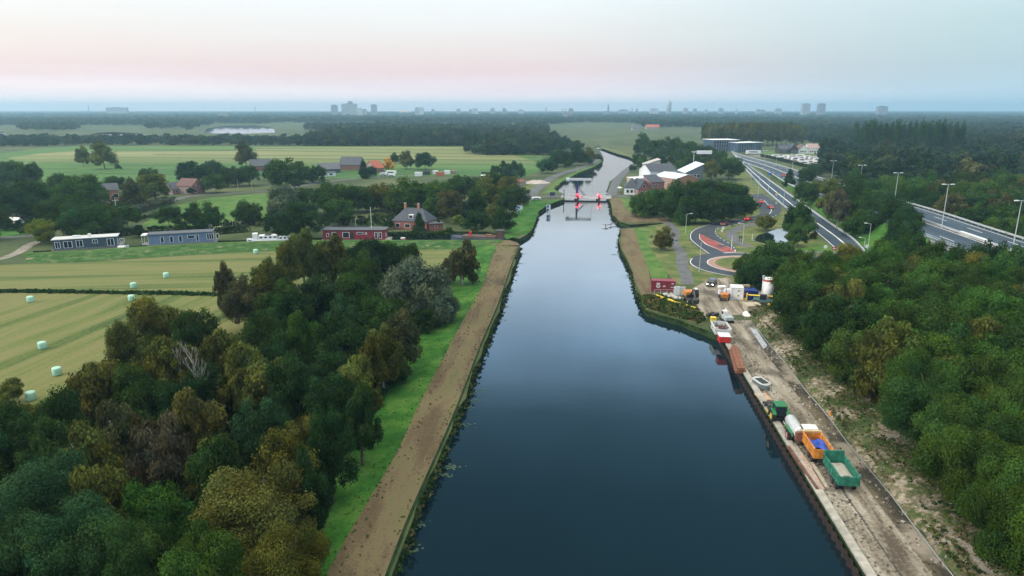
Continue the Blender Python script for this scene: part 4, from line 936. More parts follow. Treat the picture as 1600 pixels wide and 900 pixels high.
def brickm(name, c, mortar=(.35, .32, .30), sc=1.0):
    m = bpy.data.materials.new(name); m.use_nodes = True; t = m.node_tree; b = t.nodes['Principled BSDF']; b.inputs['Roughness'].default_value = .9
    co = t.nodes.new('ShaderNodeTexCoord'); k = t.nodes.new('ShaderNodeTexBrick'); k.inputs['Scale'].default_value = 2.2 * sc
    k.inputs['Color1'].default_value = (*c, 1); k.inputs['Color2'].default_value = (*[x * .7 for x in c], 1); k.inputs['Mortar'].default_value = (*mortar, 1); k.inputs['Mortar Size'].default_value = .012
    mp = t.nodes.new('ShaderNodeMapping'); mp.inputs['Rotation'].default_value = (R(90), 0, 0)
    t.links.new(co.outputs['Object'], mp.inputs[0]); t.links.new(mp.outputs[0], k.inputs[0]); t.links.new(k.outputs[0], b.inputs['Base Color']); return m
BRICK = brickm('red_brick', (.30, .085, .06)); BRICKO = brickm('orange_brick', (.42, .17, .10)); BRICKP = brickm('old_brick', (.24, .10, .085))
def vehicle(name, pxy, to, label, cat, group=None, z=.05):
    a = P(*pxy, 0); b = P(*to, 0); h = math.atan2(-(b.x - a.x), b.y - a.y)
    return empty(name, (a.x, a.y, z), h, label, cat, group)
def wheel(root, x, y, r_, w_, rim=RIM, name='wheel', rr=.55):
    o = MB().lathe([(r_ * .8, -w_ / 2), (r_, -w_ / 2 + .05), (r_, w_ / 2 - .05), (r_ * .8, w_ / 2)], n=20, axis='x').build(name, TYRE, root, smooth=False, loc=(x, y, r_))
    MB().lathe([(r_ * rr * .6, -w_ / 2 - .03), (r_ * rr, -w_ / 2 - .01), (r_ * rr, w_ / 2 + .01), (r_ * rr * .6, w_ / 2 + .03)], n=16, axis='x').build('rim', rim, o)
    return o
def car(pxy, to, paint, label, estate=False, lights=False, group=None, z=.09):
    r_ = vehicle('car', pxy, to, label, 'car', group, z); L_ = 2.15
    b = [(-L_, .35), (-L_, .85), (-1.9, .98), (-.9, 1.0), (1.0, .98), (2.0, .78), (L_, .6), (L_, .35)]
    MB().extx(b, -.87, .87).build('body', paint, r_, bevel=.07)
    top = [(-1.95 if estate else -1.5, .99), (-1.75 if estate else -.95, 1.45), (.35, 1.46), (1.1, .99)]
    MB().extx(top, -.74, .74).build('cabin_glass', GLASS, r_, bevel=.05)
    MB().b2(-.72, .72, -1.7 if estate else -.9, .3, 1.455, 1.49).build('roof', paint, r_, bevel=.015)
    for x in (-.8, .8):
        for y in (-1.35, 1.35): wheel(r_, x, y, .33, .22)
        MB().b2(x * .8 - .14, x * .8 + .14, L_ - .02, L_ + .03, .6, .76).build('headlight', mat('headlight_lit', (1, .93, .8), .3, emit=14 if lights else 1.5) if lights else mat('headlight', (.8, .8, .8), .2), r_)
        MB().b2(x * .85 - .12, x * .85 + .12, -L_ - .03, -L_ + .02, .68, .86).build('tail_light', mat('tail_light_lit', (1, .04, .02), .3, emit=5), r_)
    MB().b2(-.25, .25, L_, L_ + .02, .42, .53).build('number_plate', YELLOW, r_)
    return r_
NAVY = mat('navy_car_paint', (.018, .024, .04), .25)
REDC = mat('red_car_paint', (.55, .02, .015), .3)
car((1112, 446), (1106, 452), NAVY, 'dark estate car with lit headlights driving into the work yard', True, True)
car((1132, 352), (1120, 356), mat('maroon_car_paint', (.16, .015, .02), .3), 'dark red car nearest the big white road sign')
car((1169, 344.5), (1182, 340), REDC, 'bright red car on the bend just past the dark red one')
car((1188.5, 317.5), (1180, 312), REDC, 'red car leaving between the trees towards the bridge')
car((1204, 326), (1215, 332), mat('tomato_car_paint', (.6, .05, .03), .35), 'small red car with dark rear window on the wide road')
car((1224, 279), (1210, 271), mat('dull_red_car', (.30, .04, .03), .4), 'dark red car on the motorway behind the conifer', z=1.4)

# ------------------------------------------------------------------ buildings
def building(name, fl, fr_, D, H, wall, roofm, roof='gable_x', rh=2.5, wins=(), doors=(), chim=(), label='', cat='house', over=.3, group=None, wframe=None, z=.02):
    a = P(*fl, 0); b = P(*fr_, 0); W = (b - a).length; ang = math.atan2(b.y - a.y, b.x - a.x)
    r_ = empty(name, (a.x, a.y, z), ang, label, cat, group); wf = wframe or WHITE
    mb = MB().b2(0, W, 0, D, -.1, H)
    if roof == 'gable_x':
        for x0 in (0, W - .2): mb.extx([(0, H), (D, H), (D / 2, H + rh)], x0, x0 + .2)
    if roof == 'gable_y':
        for y0 in (0, D - .2): mb.exty([(0, H), (W, H), (W / 2, H + rh)], y0, y0 + .2)
    mb.build('wall', wall, r_)
    mb = MB(); o = over; t_ = .16
    if roof == 'gable_x':
        s = rh / (D / 2)
        mb.extx([(-o, H - o * s + .02), (D / 2, H + rh + .02), (D + o, H - o * s + .02), (D + o, H - o * s + t_), (D / 2, H + rh + t_ + .05), (-o, H - o * s + t_)], -o, W + o)
    elif roof == 'gable_y':
        s = rh / (W / 2)
        mb.exty([(-o, H - o * s + .02), (W / 2, H + rh + .02), (W + o, H - o * s + .02), (W + o, H - o * s + t_), (W / 2, H + rh + t_ + .05), (-o, H - o * s + t_)], -o, D + o)
    elif roof == 'hip':
        k = min(W, D) / 2 * .8
        if W >= D: rg = [(k, D / 2, H + rh), (W - k, D / 2, H + rh)]
        else: rg = [(W / 2, k, H + rh), (W / 2, D - k, H + rh)]
        c = [(-o, -o, H), (W + o, -o, H), (W + o, D + o, H), (-o, D + o, H)]
        v = c + rg
        f = [(0, 1, 5, 4), (1, 2, 5), (2, 3, 4, 5), (3, 0, 4)] if W >= D else [(0, 1, 4), (1, 2, 5, 4), (2, 3, 5), (3, 0, 4, 5)]
        mb.raw(v + [(x, y, z_ - .14) for x, y, z_ in c], f + [(0, 6, 7, 1), (1, 7, 8, 2), (2, 8, 9, 3), (3, 9, 6, 0), (9, 8, 7, 6)])
    elif roof == 'flat': mb.b2(-o, W + o, -o, D + o, H + .01, H + .25)
    elif roof == 'mono': mb.extx([(-o, H), (D + o, H + rh), (D + o, H + rh + .2), (-o, H + .2)], -o, W + o)
    elif roof == 'mono_x': mb.exty([(-o, H), (W + o, H + rh), (W + o, H + rh + .2), (-o, H + .2)], -o, D + o)
    rf = mb.build('roof', roofm, r_)
    if roof == 'mono': MB().extx([(0, H), (D, H), (D, H + rh)], .002, W - .002).build('gable', wall, r_)
    if roof == 'mono_x': MB().exty([(0, H), (W, H), (W, H + rh)], .002, D - .002).build('gable', wall, r_)
    for (x, y, hh) in chim:
        ch = MB().b2(x - .35, x + .35, y - .35, y + .35, H, hh).build('chimney', BRICKO, rf); MB().b2(x - .42, x + .42, y - .42, y + .42, hh, hh + .12).build('chimney_cap', CONC, ch)
    for lst, nm in ((wins, 'window'), (doors, 'door')):
        for (face, u, zz_, w_, h_) in lst:
            for k, (e, p0, m_) in enumerate(((.0, .06, wf), (.12, .09, GLASS))):
                w2, h2 = w_ / 2 - e * (w_ > .8), h_ / 2 - e * .8
                if face == 'f': q = MB().b2(u - w2, u + w2, -p0, .02, zz_ - h2, zz_ + h2)
                elif face == 'b': q = MB().b2(u - w2, u + w2, D - .02, D + p0, zz_ - h2, zz_ + h2)
                elif face == 'l': q = MB().b2(-p0, .02, u - w2, u + w2, zz_ - h2, zz_ + h2)
                else: q = MB().b2(W - .02, W + p0, u - w2, u + w2, zz_ - h2, zz_ + h2)
                if k == 0: fo = q.build(nm, m_, r_)
                else: q.build('pane', m_, fo)
    return r_, W, D
def wrow(face, n, L_, z, w_, h_, m=.8): return [(face, m + (L_ - 2 * m) * (i + .5) / n, z, w_, h_) for i in range(n)]

# brick farmhouse behind the red houseboat
r_, W, D = building('brick_house', (614, 358), (667, 361), 8.5, 3.2, BRICK, SLATE, 'hip', 4.2, wins=[('f', 2.0, 1.5, 1.7, 1.5), ('f', 5.8, 1.5, 2.1, 1.4), ('r', 2.5, 1.6, 1.2, 1.4), ('l', 3, 1.6, 1.2, 1.4)], chim=[(3.2, 4.2, 9.0), (8.4, 4.2, 9.0)], label='red brick house with grey hipped roof and two chimneys behind the red houseboat')
d_ = MB().b2(6.1, 7.7, .6, 2.6, 3.9, 5.4).build('dormer', WHITE, r_); MB().b2(6.3, 7.5, .52, .6, 4.2, 5.2).build('pane', GLASS, d_)
building('garage', (671, 361), (692, 360), 5, 2.4, BRICK, SLATE2, 'flat', 0, label='low brick garage with flat roof beside the brick house', cat='garage', wins=[('f', 2.5, 1.4, 1.2, .8)])
# village houses, left
building('barn_house', (153, 315), (187, 313), 10, 5.0, BRICKO, SLATE, 'gable_x', 2.6, wins=[('f', 4, 2.2, 2.4, 2.0), ('f', 7.6, 2.2, 2.4, 2.0), ('f', 11, 2.4, 1, 1.2)], label='orange red house with dark solar roof among the far left trees')
building('shed', (160, 325), (172, 324), 5, 1.8, BRICKP, WHITE, 'gable_y', 2.4, label='small shed with white edged gable below the orange red house', cat='shed')
building('house', (270, 304), (300, 301), 9, 2.6, BRICKP, SLATE, 'gable_x', 3.0, wins=[('f', 2, 1.4, 1.4, 1.1), ('f', 8, 1.4, 1.4, 1.1)], label='low brick house with dark slate roof joined to a taller gable')
building('house', (301, 304), (321, 301), 10, 4.2, BRICKP, mat('dusky_tiles', (.13, .07, .065), .8), 'gable_y', 3.2, wins=[('f', 2.2, 1.6, 1.6, 1.8), ('f', 5.4, 3.4, 1.0, 1.0), ('f', 3.0, 4.6, .9, .9)], label='tall purple brick gabled house with small white windows by the lane')
building('barn', (392, 268), (424, 267), 16, 3.5, BRICKP, SLATE, 'gable_x', 4, label='long barn with blue grey roof behind the dark trees', cat='barn')
building('barn', (500, 271), (532, 270), 16, 2.6, DARKM, SLATE2, 'gable_x', 3.6, label='low grey farm barn at the edge of the hay meadow', cat='barn')
building('barn', (530, 266), (562, 266), 18, 3.6, BRICKP, SLATE, 'gable_x', 5.0, label='large blue roofed farm barn, tallest of the farmyard', cat='barn')
building('shed', (500, 276), (525, 275), 6, 2.2, WHITE, SLATE2, 'flat', 0, label='pale flat farm shed in front of the grey barn', cat='shed', wins=[('f', 3, 1.2, 2, 1.2), ('f', 7, 1.2, 2, 1.2)])
building('farmhouse', (585, 270), (600, 269), 12, 3.0, BRICKP, TILER, 'gable_x', 4.6, wins=[('f', 2, 1.5, 1.2, 1.2)], label='farmhouse with orange tiled roof beside the yellow tree')
building('cottage', (-12, 345), (6, 342), 8, 2.6, WHITE, mat('blue_solar_roof', (.03, .06, .16), .3), 'gable_x', 2.8, label='white cottage with blue panelled roof at the picture edge')
building('shed', (27, 356), (38, 354), 4, 1.8, WHITE, WHITE, 'gable_y', 1.6, label='small white gabled shed under the far left trees', cat='shed')
building('house', (880, 250), (893, 249), 7, 3.2, WHITE, SLATE, 'flat', 0, wins=[('f', 3, 1.8, 3, 1.2)], label='small white house hidden in the trees left of the far canal')
building('shed', (752, 281), (762, 281), 5, 2.4, DARKM, WHITE, 'flat', 0, label='dark field shed with white roof at the end of the container yard', cat='shed')
# restaurant and works by the bridge
r_, W, D = building('house', (975, 304), (997, 304.5), 12, 3.4, WHITE, SLATE, 'hip', 4.4, wins=wrow('f', 3, 7.5, 1.7, 1.5, 1.6), label='white walled canal house with dark hipped roof at the bridge end', doors=[('f', 6.7, 1.2, 1.0, 2.1)])
building('house', (997, 306), (1016, 305.5), 11, 3.2, BRICK, SLATE, 'gable_y', 4.4, wins=[('f', 1.6, 1.6, 1.4, 1.4), ('f', 4.2, 1.6, 1.2, 1.4), ('f', 3.0, 4.6, 1.6, 1.4)], label='brick house with white trimmed front gable beside the canal house', wframe=WHITE)
building('house', (1017.5, 305), (1037, 304), 8, 6.2, BRICK, SLATE, 'mono', 3.0, wins=[('f', 1.4, 1.8, 1.2, 1.6), ('f', 4.2, 1.8, 1.2, 1.6), ('f', 1.4, 4.6, 1.2, 1.5), ('f', 4.2, 4.6, 1.2, 1.5)], label='two storey brick house under a dark blue roof in the middle of the works')
building('warehouse', (1015, 292), (1056, 291), 16, 8.5, mat('white_cladding', (.62, .65, .68), .5, var=.05), SLATE, 'gable_x', 3.4, wins=[('f', 9, 3.0, 3.2, 4.2)], label='white clad warehouse with dark roof, tallest hall at the bridge', cat='warehouse')
building('shed', (992, 292), (1014, 291), 9, 4.4, mat('beige_render', (.42, .36, .30), .8), WHITE, 'flat', 0, label='beige flat roofed annexe left of the white warehouse', cat='annexe')
building('workshop', (1056, 299), (1090, 297), 20, 6.4, BRICKO, mat('white_roof_sheet', (.60, .66, .72), .4, var=.05), 'gable_y', 2.0, wins=wrow('f', 5, 11, 3.2, 1.0, 1.2), label='orange brick workshop under a broad white sheet roof', cat='workshop')
building('hall', (1070, 281), (1098, 281), 20, 4.0, mat('dark_cladding', (.10, .12, .15), .5), MATS['white_roof_sheet'], 'mono_x', 5.5, label='dark glazed hall under a tilted white roof behind the workshop', cat='hall', wins=wrow('f', 4, 10, 2.2, 1.8, 2.2))
building('hall', (1008, 268), (1031, 268), 12, 4.6, mat('grey_render', (.40, .39, .38), .8), MATS['grey_render'], 'mono_x', 3.6, label='grey rendered hall with a slanting roof behind the warehouse', cat='hall', doors=[('f', 4, 1.4, 3, 2.6), ('f', 10, 1.6, 2, 2)])
building('office_building', (1114, 237), (1152, 236.5), 22, 11.5, mat('blue_glass_wall', (.06, .10, .15), .2), WHITE, 'flat', 0, over=1.2, label='glazed three storey office with white floor bands behind the motorway', cat='office',
         wins=[x for zz_ in (2, 5.6, 9.2) for x in wrow('f', 9, 25, zz_, 2.3, 2.4)])
building('office_building', (1153, 238), (1190, 237), 20, 9.0, MATS['blue_glass_wall'], WHITE, 'flat', 0, over=1, label='lower glazed wing right of the three storey office', cat='office', wins=[x for zz_ in (2, 5.8) for x in wrow('f', 8, 24, zz_, 2.3, 2.4)])
# suburb houses before the poplar row
for i, (a, b, hh, m_, rm, rt, lab) in enumerate(((1218, 1232, 4, DARKM, SLATE, 'gable_x', 'dark barn like house at the left end of the far housing row'), (1234, 1246, 4.5, DARKM, SLATE, 'gable_y', 'dark gabled house second in the far housing row'), (1248, 1262, 4, WHITE, mat('brown_tiles', (.16, .10, .085), .8), 'gable_y', 'white house with steep brown roof in the far housing row'),
        (1263, 1284, 5, WHITE, mat('pink_tiles', (.34, .25, .24), .8), 'gable_x', 'wide white house with pale pink roof before the poplars'), (1286, 1300, 4, BRICKP, TILER, 'gable_x', 'brick house with red roof just left of the poplars'), (1302, 1318, 4, BRICKP, MATS['brown_tiles'], 'gable_x', 'brick house with brown roof at the foot of the poplars'))):
    building('house', (a, 240), (b, 240), 12, hh, m_, rm, rt, 4, wins=wrow('f', 3, 8, 2, 1.6, 1.5), label=lab, z=0)
for i, (a, b, y, m_, lab) in enumerate(((1010, 1030, 199, TILER, 'long red roofed farm far beyond the green pasture'), (988, 1000, 201, SLATE2, 'grey farm shed left of the far red roofed farm'), (342, 354, 183, SLATE2, 'white block of flats among the woods beyond the left lake'), (880, 892, 184, SLATE2, 'pale flats half hidden in the woods over the canal bend'), (1318, 1326, 193, mat('cream_wall', (.6, .5, .4), .8), 'cream house high in the woods above the housing row'), (624, 640, 175.5, mat('rosy_wall', (.7, .45, .3), .8), 'rosy long building on the horizon wood'))):
    building('distant_house', (a, y + 3), (b, y + 3), 14, 4.5 if y > 190 else 20, mat('far_wall', (.3, .27, .25)) if m_ in (TILER, SLATE2, WHITE) else m_, m_, 'gable_x', 5, label=lab, z=0)

# ------------------------------------------------------------------ skyline
def facade(name, a, b):
    m = bpy.data.materials.new(name); m.use_nodes = True; t = m.node_tree; bb = t.nodes['Principled BSDF']; bb.inputs['Roughness'].default_value = .5
    co = t.nodes.new('ShaderNodeTexCoord'); mp = t.nodes.new('ShaderNodeMapping'); mp.inputs['Rotation'].default_value = (R(90), 0, 0); k = t.nodes.new('ShaderNodeTexBrick'); k.offset = 0; k.inputs['Scale'].default_value = .14; k.inputs['Mortar Size'].default_value = .05
    k.inputs['Color1'].default_value = (*b, 1); k.inputs['Color2'].default_value = (*[x * .8 for x in b], 1); k.inputs['Mortar'].default_value = (*a, 1)
    t.links.new(co.outputs['Object'], mp.inputs[0]); t.links.new(mp.outputs[0], k.inputs[0]); t.links.new(k.outputs[0], bb.inputs['Base Color']); return m
FA = facade('grey_facade', (.42, .42, .45), (.2, .22, .26)); FB = facade('pale_facade', (.6, .6, .62), (.35, .38, .42)); FC = facade('dark_facade', (.30, .30, .34), (.16, .18, .22))
def zat(D, yp): return CH - D * math.tan(TILT + math.atan((yp - 450) / F))
def tower(x0, x1, top, D, m_, lab, kind='slab', cat='tower block'):
    a = P(x0, 200, 0); k = D * math.cos(TILT) + 30 * math.sin(TILT) * 0; sc = (D * math.cos(TILT)) / F
    X0, X1 = (x0 - 800) * sc, (x1 - 800) * sc; Hh = zat(D, top); W = X1 - X0; cx = (X0 + X1) / 2
    r_ = empty('tower_block' if cat == 'tower block' else cat.replace(' ', '_'), (cx, D, 0), 0, lab, cat)
    if kind == 'round':
        MB().lathe([(W / 2, 0), (W / 2, Hh * .9), (W * .46, Hh * .96), (W * .3, Hh)], n=28).build('wall', m_, r_, smooth=True)
        MB().lathe([(W * .28, Hh), (W * .2, Hh + 2.5)], n=20).build('roof', DARKM, r_)
    elif kind == 'spire':
        MB().b2(-W / 2, W / 2, -W / 2, W / 2, 0, Hh * .62).build('tower', m_, r_); MB().lathe([(W * .55, Hh * .62), (W * .3, Hh * .72), (W * .28, Hh * .8), (.3, Hh)], n=8).build('spire', DARKM, r_)
        MB().b2(-W * 2.6, -W / 2, -W, W, 0, Hh * .38).build('nave', m_, r_)
    elif kind == 'mast':
        MB().lathe([(W / 2, 0), (W * .3, Hh)], n=8).build('shaft', m_, r_); MB().lathe([(W * .8, Hh * .8), (W * .8, Hh * .84)], n=8).build('platform', DARKM, r_)
    else:
        dp = min(W, 26)
        MB().b2(-W / 2, W / 2, 0, dp, 0, Hh - 3).build('wall', m_, r_); MB().b2(-W / 2 - .4, W / 2 + .4, -.4, dp + .4, Hh - 3, Hh - 2.2).build('roof', DARKM, r_); MB().b2(-W / 5, W / 5, dp * .3, dp * .7, Hh - 2.2, Hh).build('plant_room', DARKM, r_)
        if kind == 'step':
            MB().b2(-W * .05, W * .2, 4, dp - 4, Hh, Hh + 12).build('upper_block', m_, r_)
for a in ((517, 526, 163.5, 3700, FC, 'dark slab tower, leftmost of the three towers over the left woods'), (533.5, 557, 161.5, 3700, FA, 'broad stepped hospital like block, widest building on the skyline', 'step'), (559, 565, 169, 3900, FB, 'low block just right of the broad stepped block'), (566, 572, 170, 3900, FA, 'lowest block between the broad block and the lone slab tower'),
          (579.5, 588, 163, 3800, FC, 'lone dark slab tower right of the broad stepped block'), (648, 654, 167.5, 4100, FA, 'grey twin block, left one of the pair'), (655, 661.5, 167.8, 4100, FB, 'grey twin block, right one of the pair'), (674, 678, 170, 4300, FA, 'tiny block right of the grey twin blocks'),
          (713, 719, 170, 4300, FA, 'small grey block above the thick meadow wood'), (733, 737, 170.5, 4300, FC, 'low dark block left of the small stepped group'), (738, 747, 169.5, 4300, FB, 'wide low pale block left of the canal line'), (766, 773, 169, 4300, FA, 'square grey block over the wood end'), (785, 791, 169, 4300, FC, 'dark square block nearest above the canal bend wood'),
          (810, 818, 171, 4300, FB, 'low pale block above the far canal trees'), (852, 854.2, 168, 4300, FC, 'thin mast far left of the church spire', 'mast', 'mast'), (878.5, 880, 169, 4300, FC, 'short thin chimney by the reddish block', 'mast', 'chimney'), (883.5, 885, 169.5, 4300, FC, 'shorter of two chimneys beside the reddish block', 'mast', 'chimney'), (889, 896, 169, 4200, mat('reddish_facade', (.28, .18, .17), .8), 'reddish square block right of the two chimneys'),
          (949, 951.8, 161, 4200, FC, 'dark church tower with a needle spire on the skyline', 'spire', 'church'), (967, 982, 170.8, 4400, FA, 'long low grey block right of the church spire'), (986.8, 988.5, 168.5, 4400, FC, 'small distant steeple right of the long low block', 'mast', 'steeple'), (994, 997, 169.5, 4400, FC, 'slim little tower next to the small steeple'), (1016, 1029, 169.5, 4400, FB, 'pale wide block left of the round tower'),
          (1041, 1049, 158, 4000, FB, 'round pale high rise, tallest tower of the city', 'round'), (1069, 1075, 169, 4400, FA, 'small grey block first right of the round high rise'), (1084, 1089, 169.5, 4400, FC, 'small dark block second right of the round high rise'), (1102, 1106, 171, 4400, FA, 'faint block third right of the round high rise'), (1124, 1131, 169, 4300, FA, 'grey block midway between round high rise and twin towers'),
          (1150, 1153, 171, 4300, FB, 'narrow pale block above the elm row'), (1183, 1189, 170.5, 4300, FA, 'left block of a low cluster above the elm row'), (1190, 1196, 171.5, 4300, FC, 'right block of a low cluster above the elm row'), (1213, 1222, 169.5, 4100, FA, 'grey block just left of the twin slab towers'),
          (1254.5, 1266, 161.5, 3600, FA, 'left of the twin grey slab towers above the elm row'), (1279.5, 1290, 161.5, 3600, FC, 'right of the twin slab towers, the darker one'), (1373, 1387.5, 165.5, 3700, FC, 'broad dark tower alone above the poplar row'), (137.5, 139, 164, 4300, FC, 'thin lone mast far above the left woods', 'mast', 'mast'), (165, 197, 167.5, 4400, FA, 'very long low power station like hall on the left horizon'), (397.5, 399, 166, 4300, FC, 'hair thin mast above the left lake', 'mast', 'mast')):
    tower(*a)

# ------------------------------------------------------------------ houseboats and barges
def houseboat(fl, fr_, D, H, wall, trim, wins, label, roofm, z=.15, doors=()):
    a = P(*fl, .3); b = P(*fr_, .3); W = (b - a).length; ang = math.atan2(b.y - a.y, b.x - a.x)
    r_ = empty('houseboat', (a.x, a.y, z), ang, label, 'houseboat')
    MB().b2(-.6, W + 1.2, -.7, D + .5, -1.3, .15).build('hull', mat('hull_grey', (.16, .16, .15), .8, var=.2), r_)
    MB().b2(0, W, 0, D, .15, H).build('wall', wall, r_)
    MB().b2(-.35, W + .35, -.35, D + .35, H, H + .22).build('roof', roofm, r_, bevel=.03)
    for (u, zz_, w_, h_, mull) in wins:
        f_ = MB().b2(u - w_ / 2, u + w_ / 2, -.06, .01, zz_ - h_ / 2, zz_ + h_ / 2).build('window', trim, r_)
        for k in range(mull):
            ww = (w_ - .2) / mull; x = u - w_ / 2 + .1 + ww * k; MB().b2(x + .07, x + ww - .07, -.09, -.05, zz_ - h_ / 2 + .12, zz_ + h_ / 2 - .12).build('pane', GLASS, f_)
    for x in (W + .0,): MB().b2(x, x + .06, 1, 2.2, .9, 2.2).build('window', trim, r_)
    return r_, W
NB = mat('navy_boards', (.05, .08, .105), .7, var=.25, scale=1.5)
SB = mat('slate_blue_boards', (.15, .22, .32), .7, var=.2, scale=1.5)
RB = mat('wine_red_boards', (.22, .02, .04), .6, var=.2, scale=1.5)
r_, W = houseboat((84, 390.5), (184, 384), 5.0, 3.1, NB, WHITE, [(1.2, 1.5, 1.5, 2.0, 2), (3.9, 1.5, 2.4, 2.1, 2), (7.0, 1.6, 1.9, 2.2, 2), (11.2, 2.0, 1.5, 1.2, 2), (15.4, 1.5, 2.0, 2.2, 2), (18.6, 1.9, 1.3, 1.1, 2)], 'dark blue houseboat with white doors and white roof edge, nearest the track', mat('pale_roof', (.55, .57, .58), .6))
MB().b2(W - 8, W - 7.2, 1.8, 2.6, 3.3, 4.2).build('chimney', WHITE, r_); MB().b2(5, 7, 2, 3.2, 3.3, 3.8).build('skylight', WHITE, r_)
r_, W = houseboat((233, 383), (333, 377.5), 5.0, 3.3, SB, WHITE, [(3.9, 1.6, 1.1, 2.0, 1), (6.6, 1.6, 1.1, 2.0, 1), (9.2, 1.6, 1.1, 2.0, 1), (12.4, 2.1, 2.3, 1.0, 1), (14.2, 1.6, .9, 2.1, 1), (18.0, 1.9, 2.2, 1.9, 3), (20.2, 1.9, 1.0, 1.6, 1)], 'long slate blue houseboat with slim white doors, second from the track', SLATE2)
MB().b2(-2, 0, .3, 4.5, .15, .3).build('deck', CONC, r_); mb = MB()
for x, y in ((-1.9, .4), (-1.9, 4.4), (-.1, .4)): mb.b2(x - .06, x + .06, y - .06, y + .06, .3, 3.1)
mb.b2(-2.1, 0, .2, 4.6, 3.1, 3.3).build('porch', WHITE, r_)
r_, W = houseboat((505, 374.5), (602, 374.5), 5.5, 3.3, RB, WHITE, [(1.6, 1.7, .9, 1.2, 1), (3.8, 1.7, 1.7, 1.9, 2), (7.6, 1.7, 2.3, 1.9, 1), (12.2, 2.3, 2.2, .7, 1), (14.2, 2.2, .7, .7, 1), (17.5, 1.6, 1.0, 2.1, 1), (18.9, 1.6, 1.0, 2.1, 1)], 'wine red flat roofed houseboat in front of the brick house', SLATE2)
MB().b2(9.0, 10.2, -.05, .01, .25, 2.5).build('door', BLACK, r_); MB().bar((15.5, 3, 3.4), (15.5, 3, 10.5), .07).build('mast', WHITE, r_); MB().b2(2, 14, 4.9, 5.3, 3.5, 3.8).build('parapet', DARKM, r_); MB().b2(W, W + 1.8, -.4, 4, .1, .3).build('deck', CONC, r_)
def hullmesh(L_, B, H, bow=.16, stern=.1, sheer=.5, n=24, z0=-.8):
    v = []; f = []
    for i in range(n + 1):
        t_ = i / n; x = -L_ / 2 + L_ * t_
        k = min(1, (t_ / stern) ** .5 if t_ < stern else 1, ((1 - t_) / bow) ** .55 if t_ > 1 - bow else 1); k = max(k, .05)
        sh = sheer * max(0, (t_ - .75) / .25) ** 2 + sheer * .5 * max(0, (.2 - t_) / .2) ** 2
        for (yy_, z_) in ((-B / 2 * k * .7, z0), (-B / 2 * k, 0), (-B / 2 * k, H + sh), (B / 2 * k, H + sh), (B / 2 * k, 0), (B / 2 * k * .7, z0)): v.append((x, yy_, z_))
    for i in range(n):
        for j in range(6): f.append((i * 6 + j, i * 6 + (j + 1) % 6, (i + 1) * 6 + (j + 1) % 6, (i + 1) * 6 + j))
    f += [tuple(range(6)), tuple(range(n * 6, n * 6 + 6))[::-1]]
    return v, f
def boat(name, p0, p1, B, H, hullm, label, cat, z=WZ + .65, zt=0):
    a = P(*p0, zt); b = P(*p1, zt); c = (a + b) / 2; L_ = (b - a).length; r_ = empty(name, (c.x, c.y, z), math.atan2(b.y - a.y, b.x - a.x), label, cat)
    v, f = hullmesh(L_, B, H); MB().raw(v, f).build('hull', hullm, r_); return r_, L_
r_, L_ = boat('barge', (482, 375), (386, 379), 4.4, 1.5, mat('white_hull', (.62, .64, .66), .5, var=.12), 'white converted barge with low cabins between the blue and red houseboats', 'barge')
for (x0, x1, zt) in ((-L_ * .30, -L_ * .02, 2.5), (0, L_ * .30, 2.9)): 
    q = MB().b2(x0, x1, -1.5, 1.5, 1.5, zt).build('cabin', WHITE, r_, bevel=.05)
    for k in range(4):
        x = x0 + (x1 - x0) * (k + .5) / 4
        for s in (-1, 1): MB().b2(x - .4, x + .4, s * 1.5 - .03, s * 1.5 + .03, zt - .8, zt - .3).build('window', GLASS, q)
MB().b2(L_ * .32, L_ * .40, -1.2, 1.2, 1.5, 3.6).build('wheelhouse', WHITE, r_, bevel=.04); MB().b2(L_ * .1, L_ * .2, -1.3, 1.3, 2.92, 3.1).build('tarpaulin', BLACK, r_); MB().b2(L_ * .42, L_ * .47, -1.5, 1.5, 1.5, 1.75).build('tarpaulin', BLUE, r_)
r_, L_ = boat('barge', (790, 376), (705, 373), 4.8, 1.5, mat('dark_blue_hull', (.04, .055, .085), .5, var=.2), 'long dark cargo barge moored below the trees by the canal mouth', 'barge')
MB().b2(-L_ * .33, L_ * .28, -1.8, 1.8, 1.4, 2.1).build('hatch', mat('brown_hatch', (.11, .075, .06), .8, var=.3), r_); MB().b2(L_ * .24, L_ * .42, -2.46, -2.38, .9, 1.35).build('name_board', WHITE, r_)
MB().b2(-L_ * .46, -L_ * .36, -1.6, 1.6, 1.5, 4.0).build('wheelhouse', mat('brown_wheelhouse', (.09, .045, .035), .6), r_, bevel=.05); MB().b2(-L_ * .47, -L_ * .34, -1.8, 1.8, 4.0, 4.15).build('roof', DARKM, r_); MB().b2(L_ * .12, L_ * .16, -.7, .7, 2.1, 3.2).build('winch', RED, r_); MB().b2(-L_ * .26, -L_ * .15, -1, 1, 2.1, 2.5).build('deck_gear', RUST, r_)
r_, L_ = boat('rowing_boat', (626, 374), (634, 374), 1.5, .8, RED, 'small red boat with white cover right of the red houseboat', 'boat'); MB().b2(-.8, .6, -.6, .6, .8, 1.3).build('cover', WHITE, r_, bevel=.1)
r_, L_ = boat('pontoon', (186, 386), (200, 386), 3, .9, WHITE, 'small white pontoon with a rail at the end of the dark houseboat', 'pontoon')
mb = MB(); [mb.bar((x, -1.2, .9), (x, -1.2, 2.1), .04) for x in (-1, 0, 1)]; mb.bar((-1, -1.2, 2.1), (1, -1.2, 2.1), .05).build('rail', WHITE, r_)

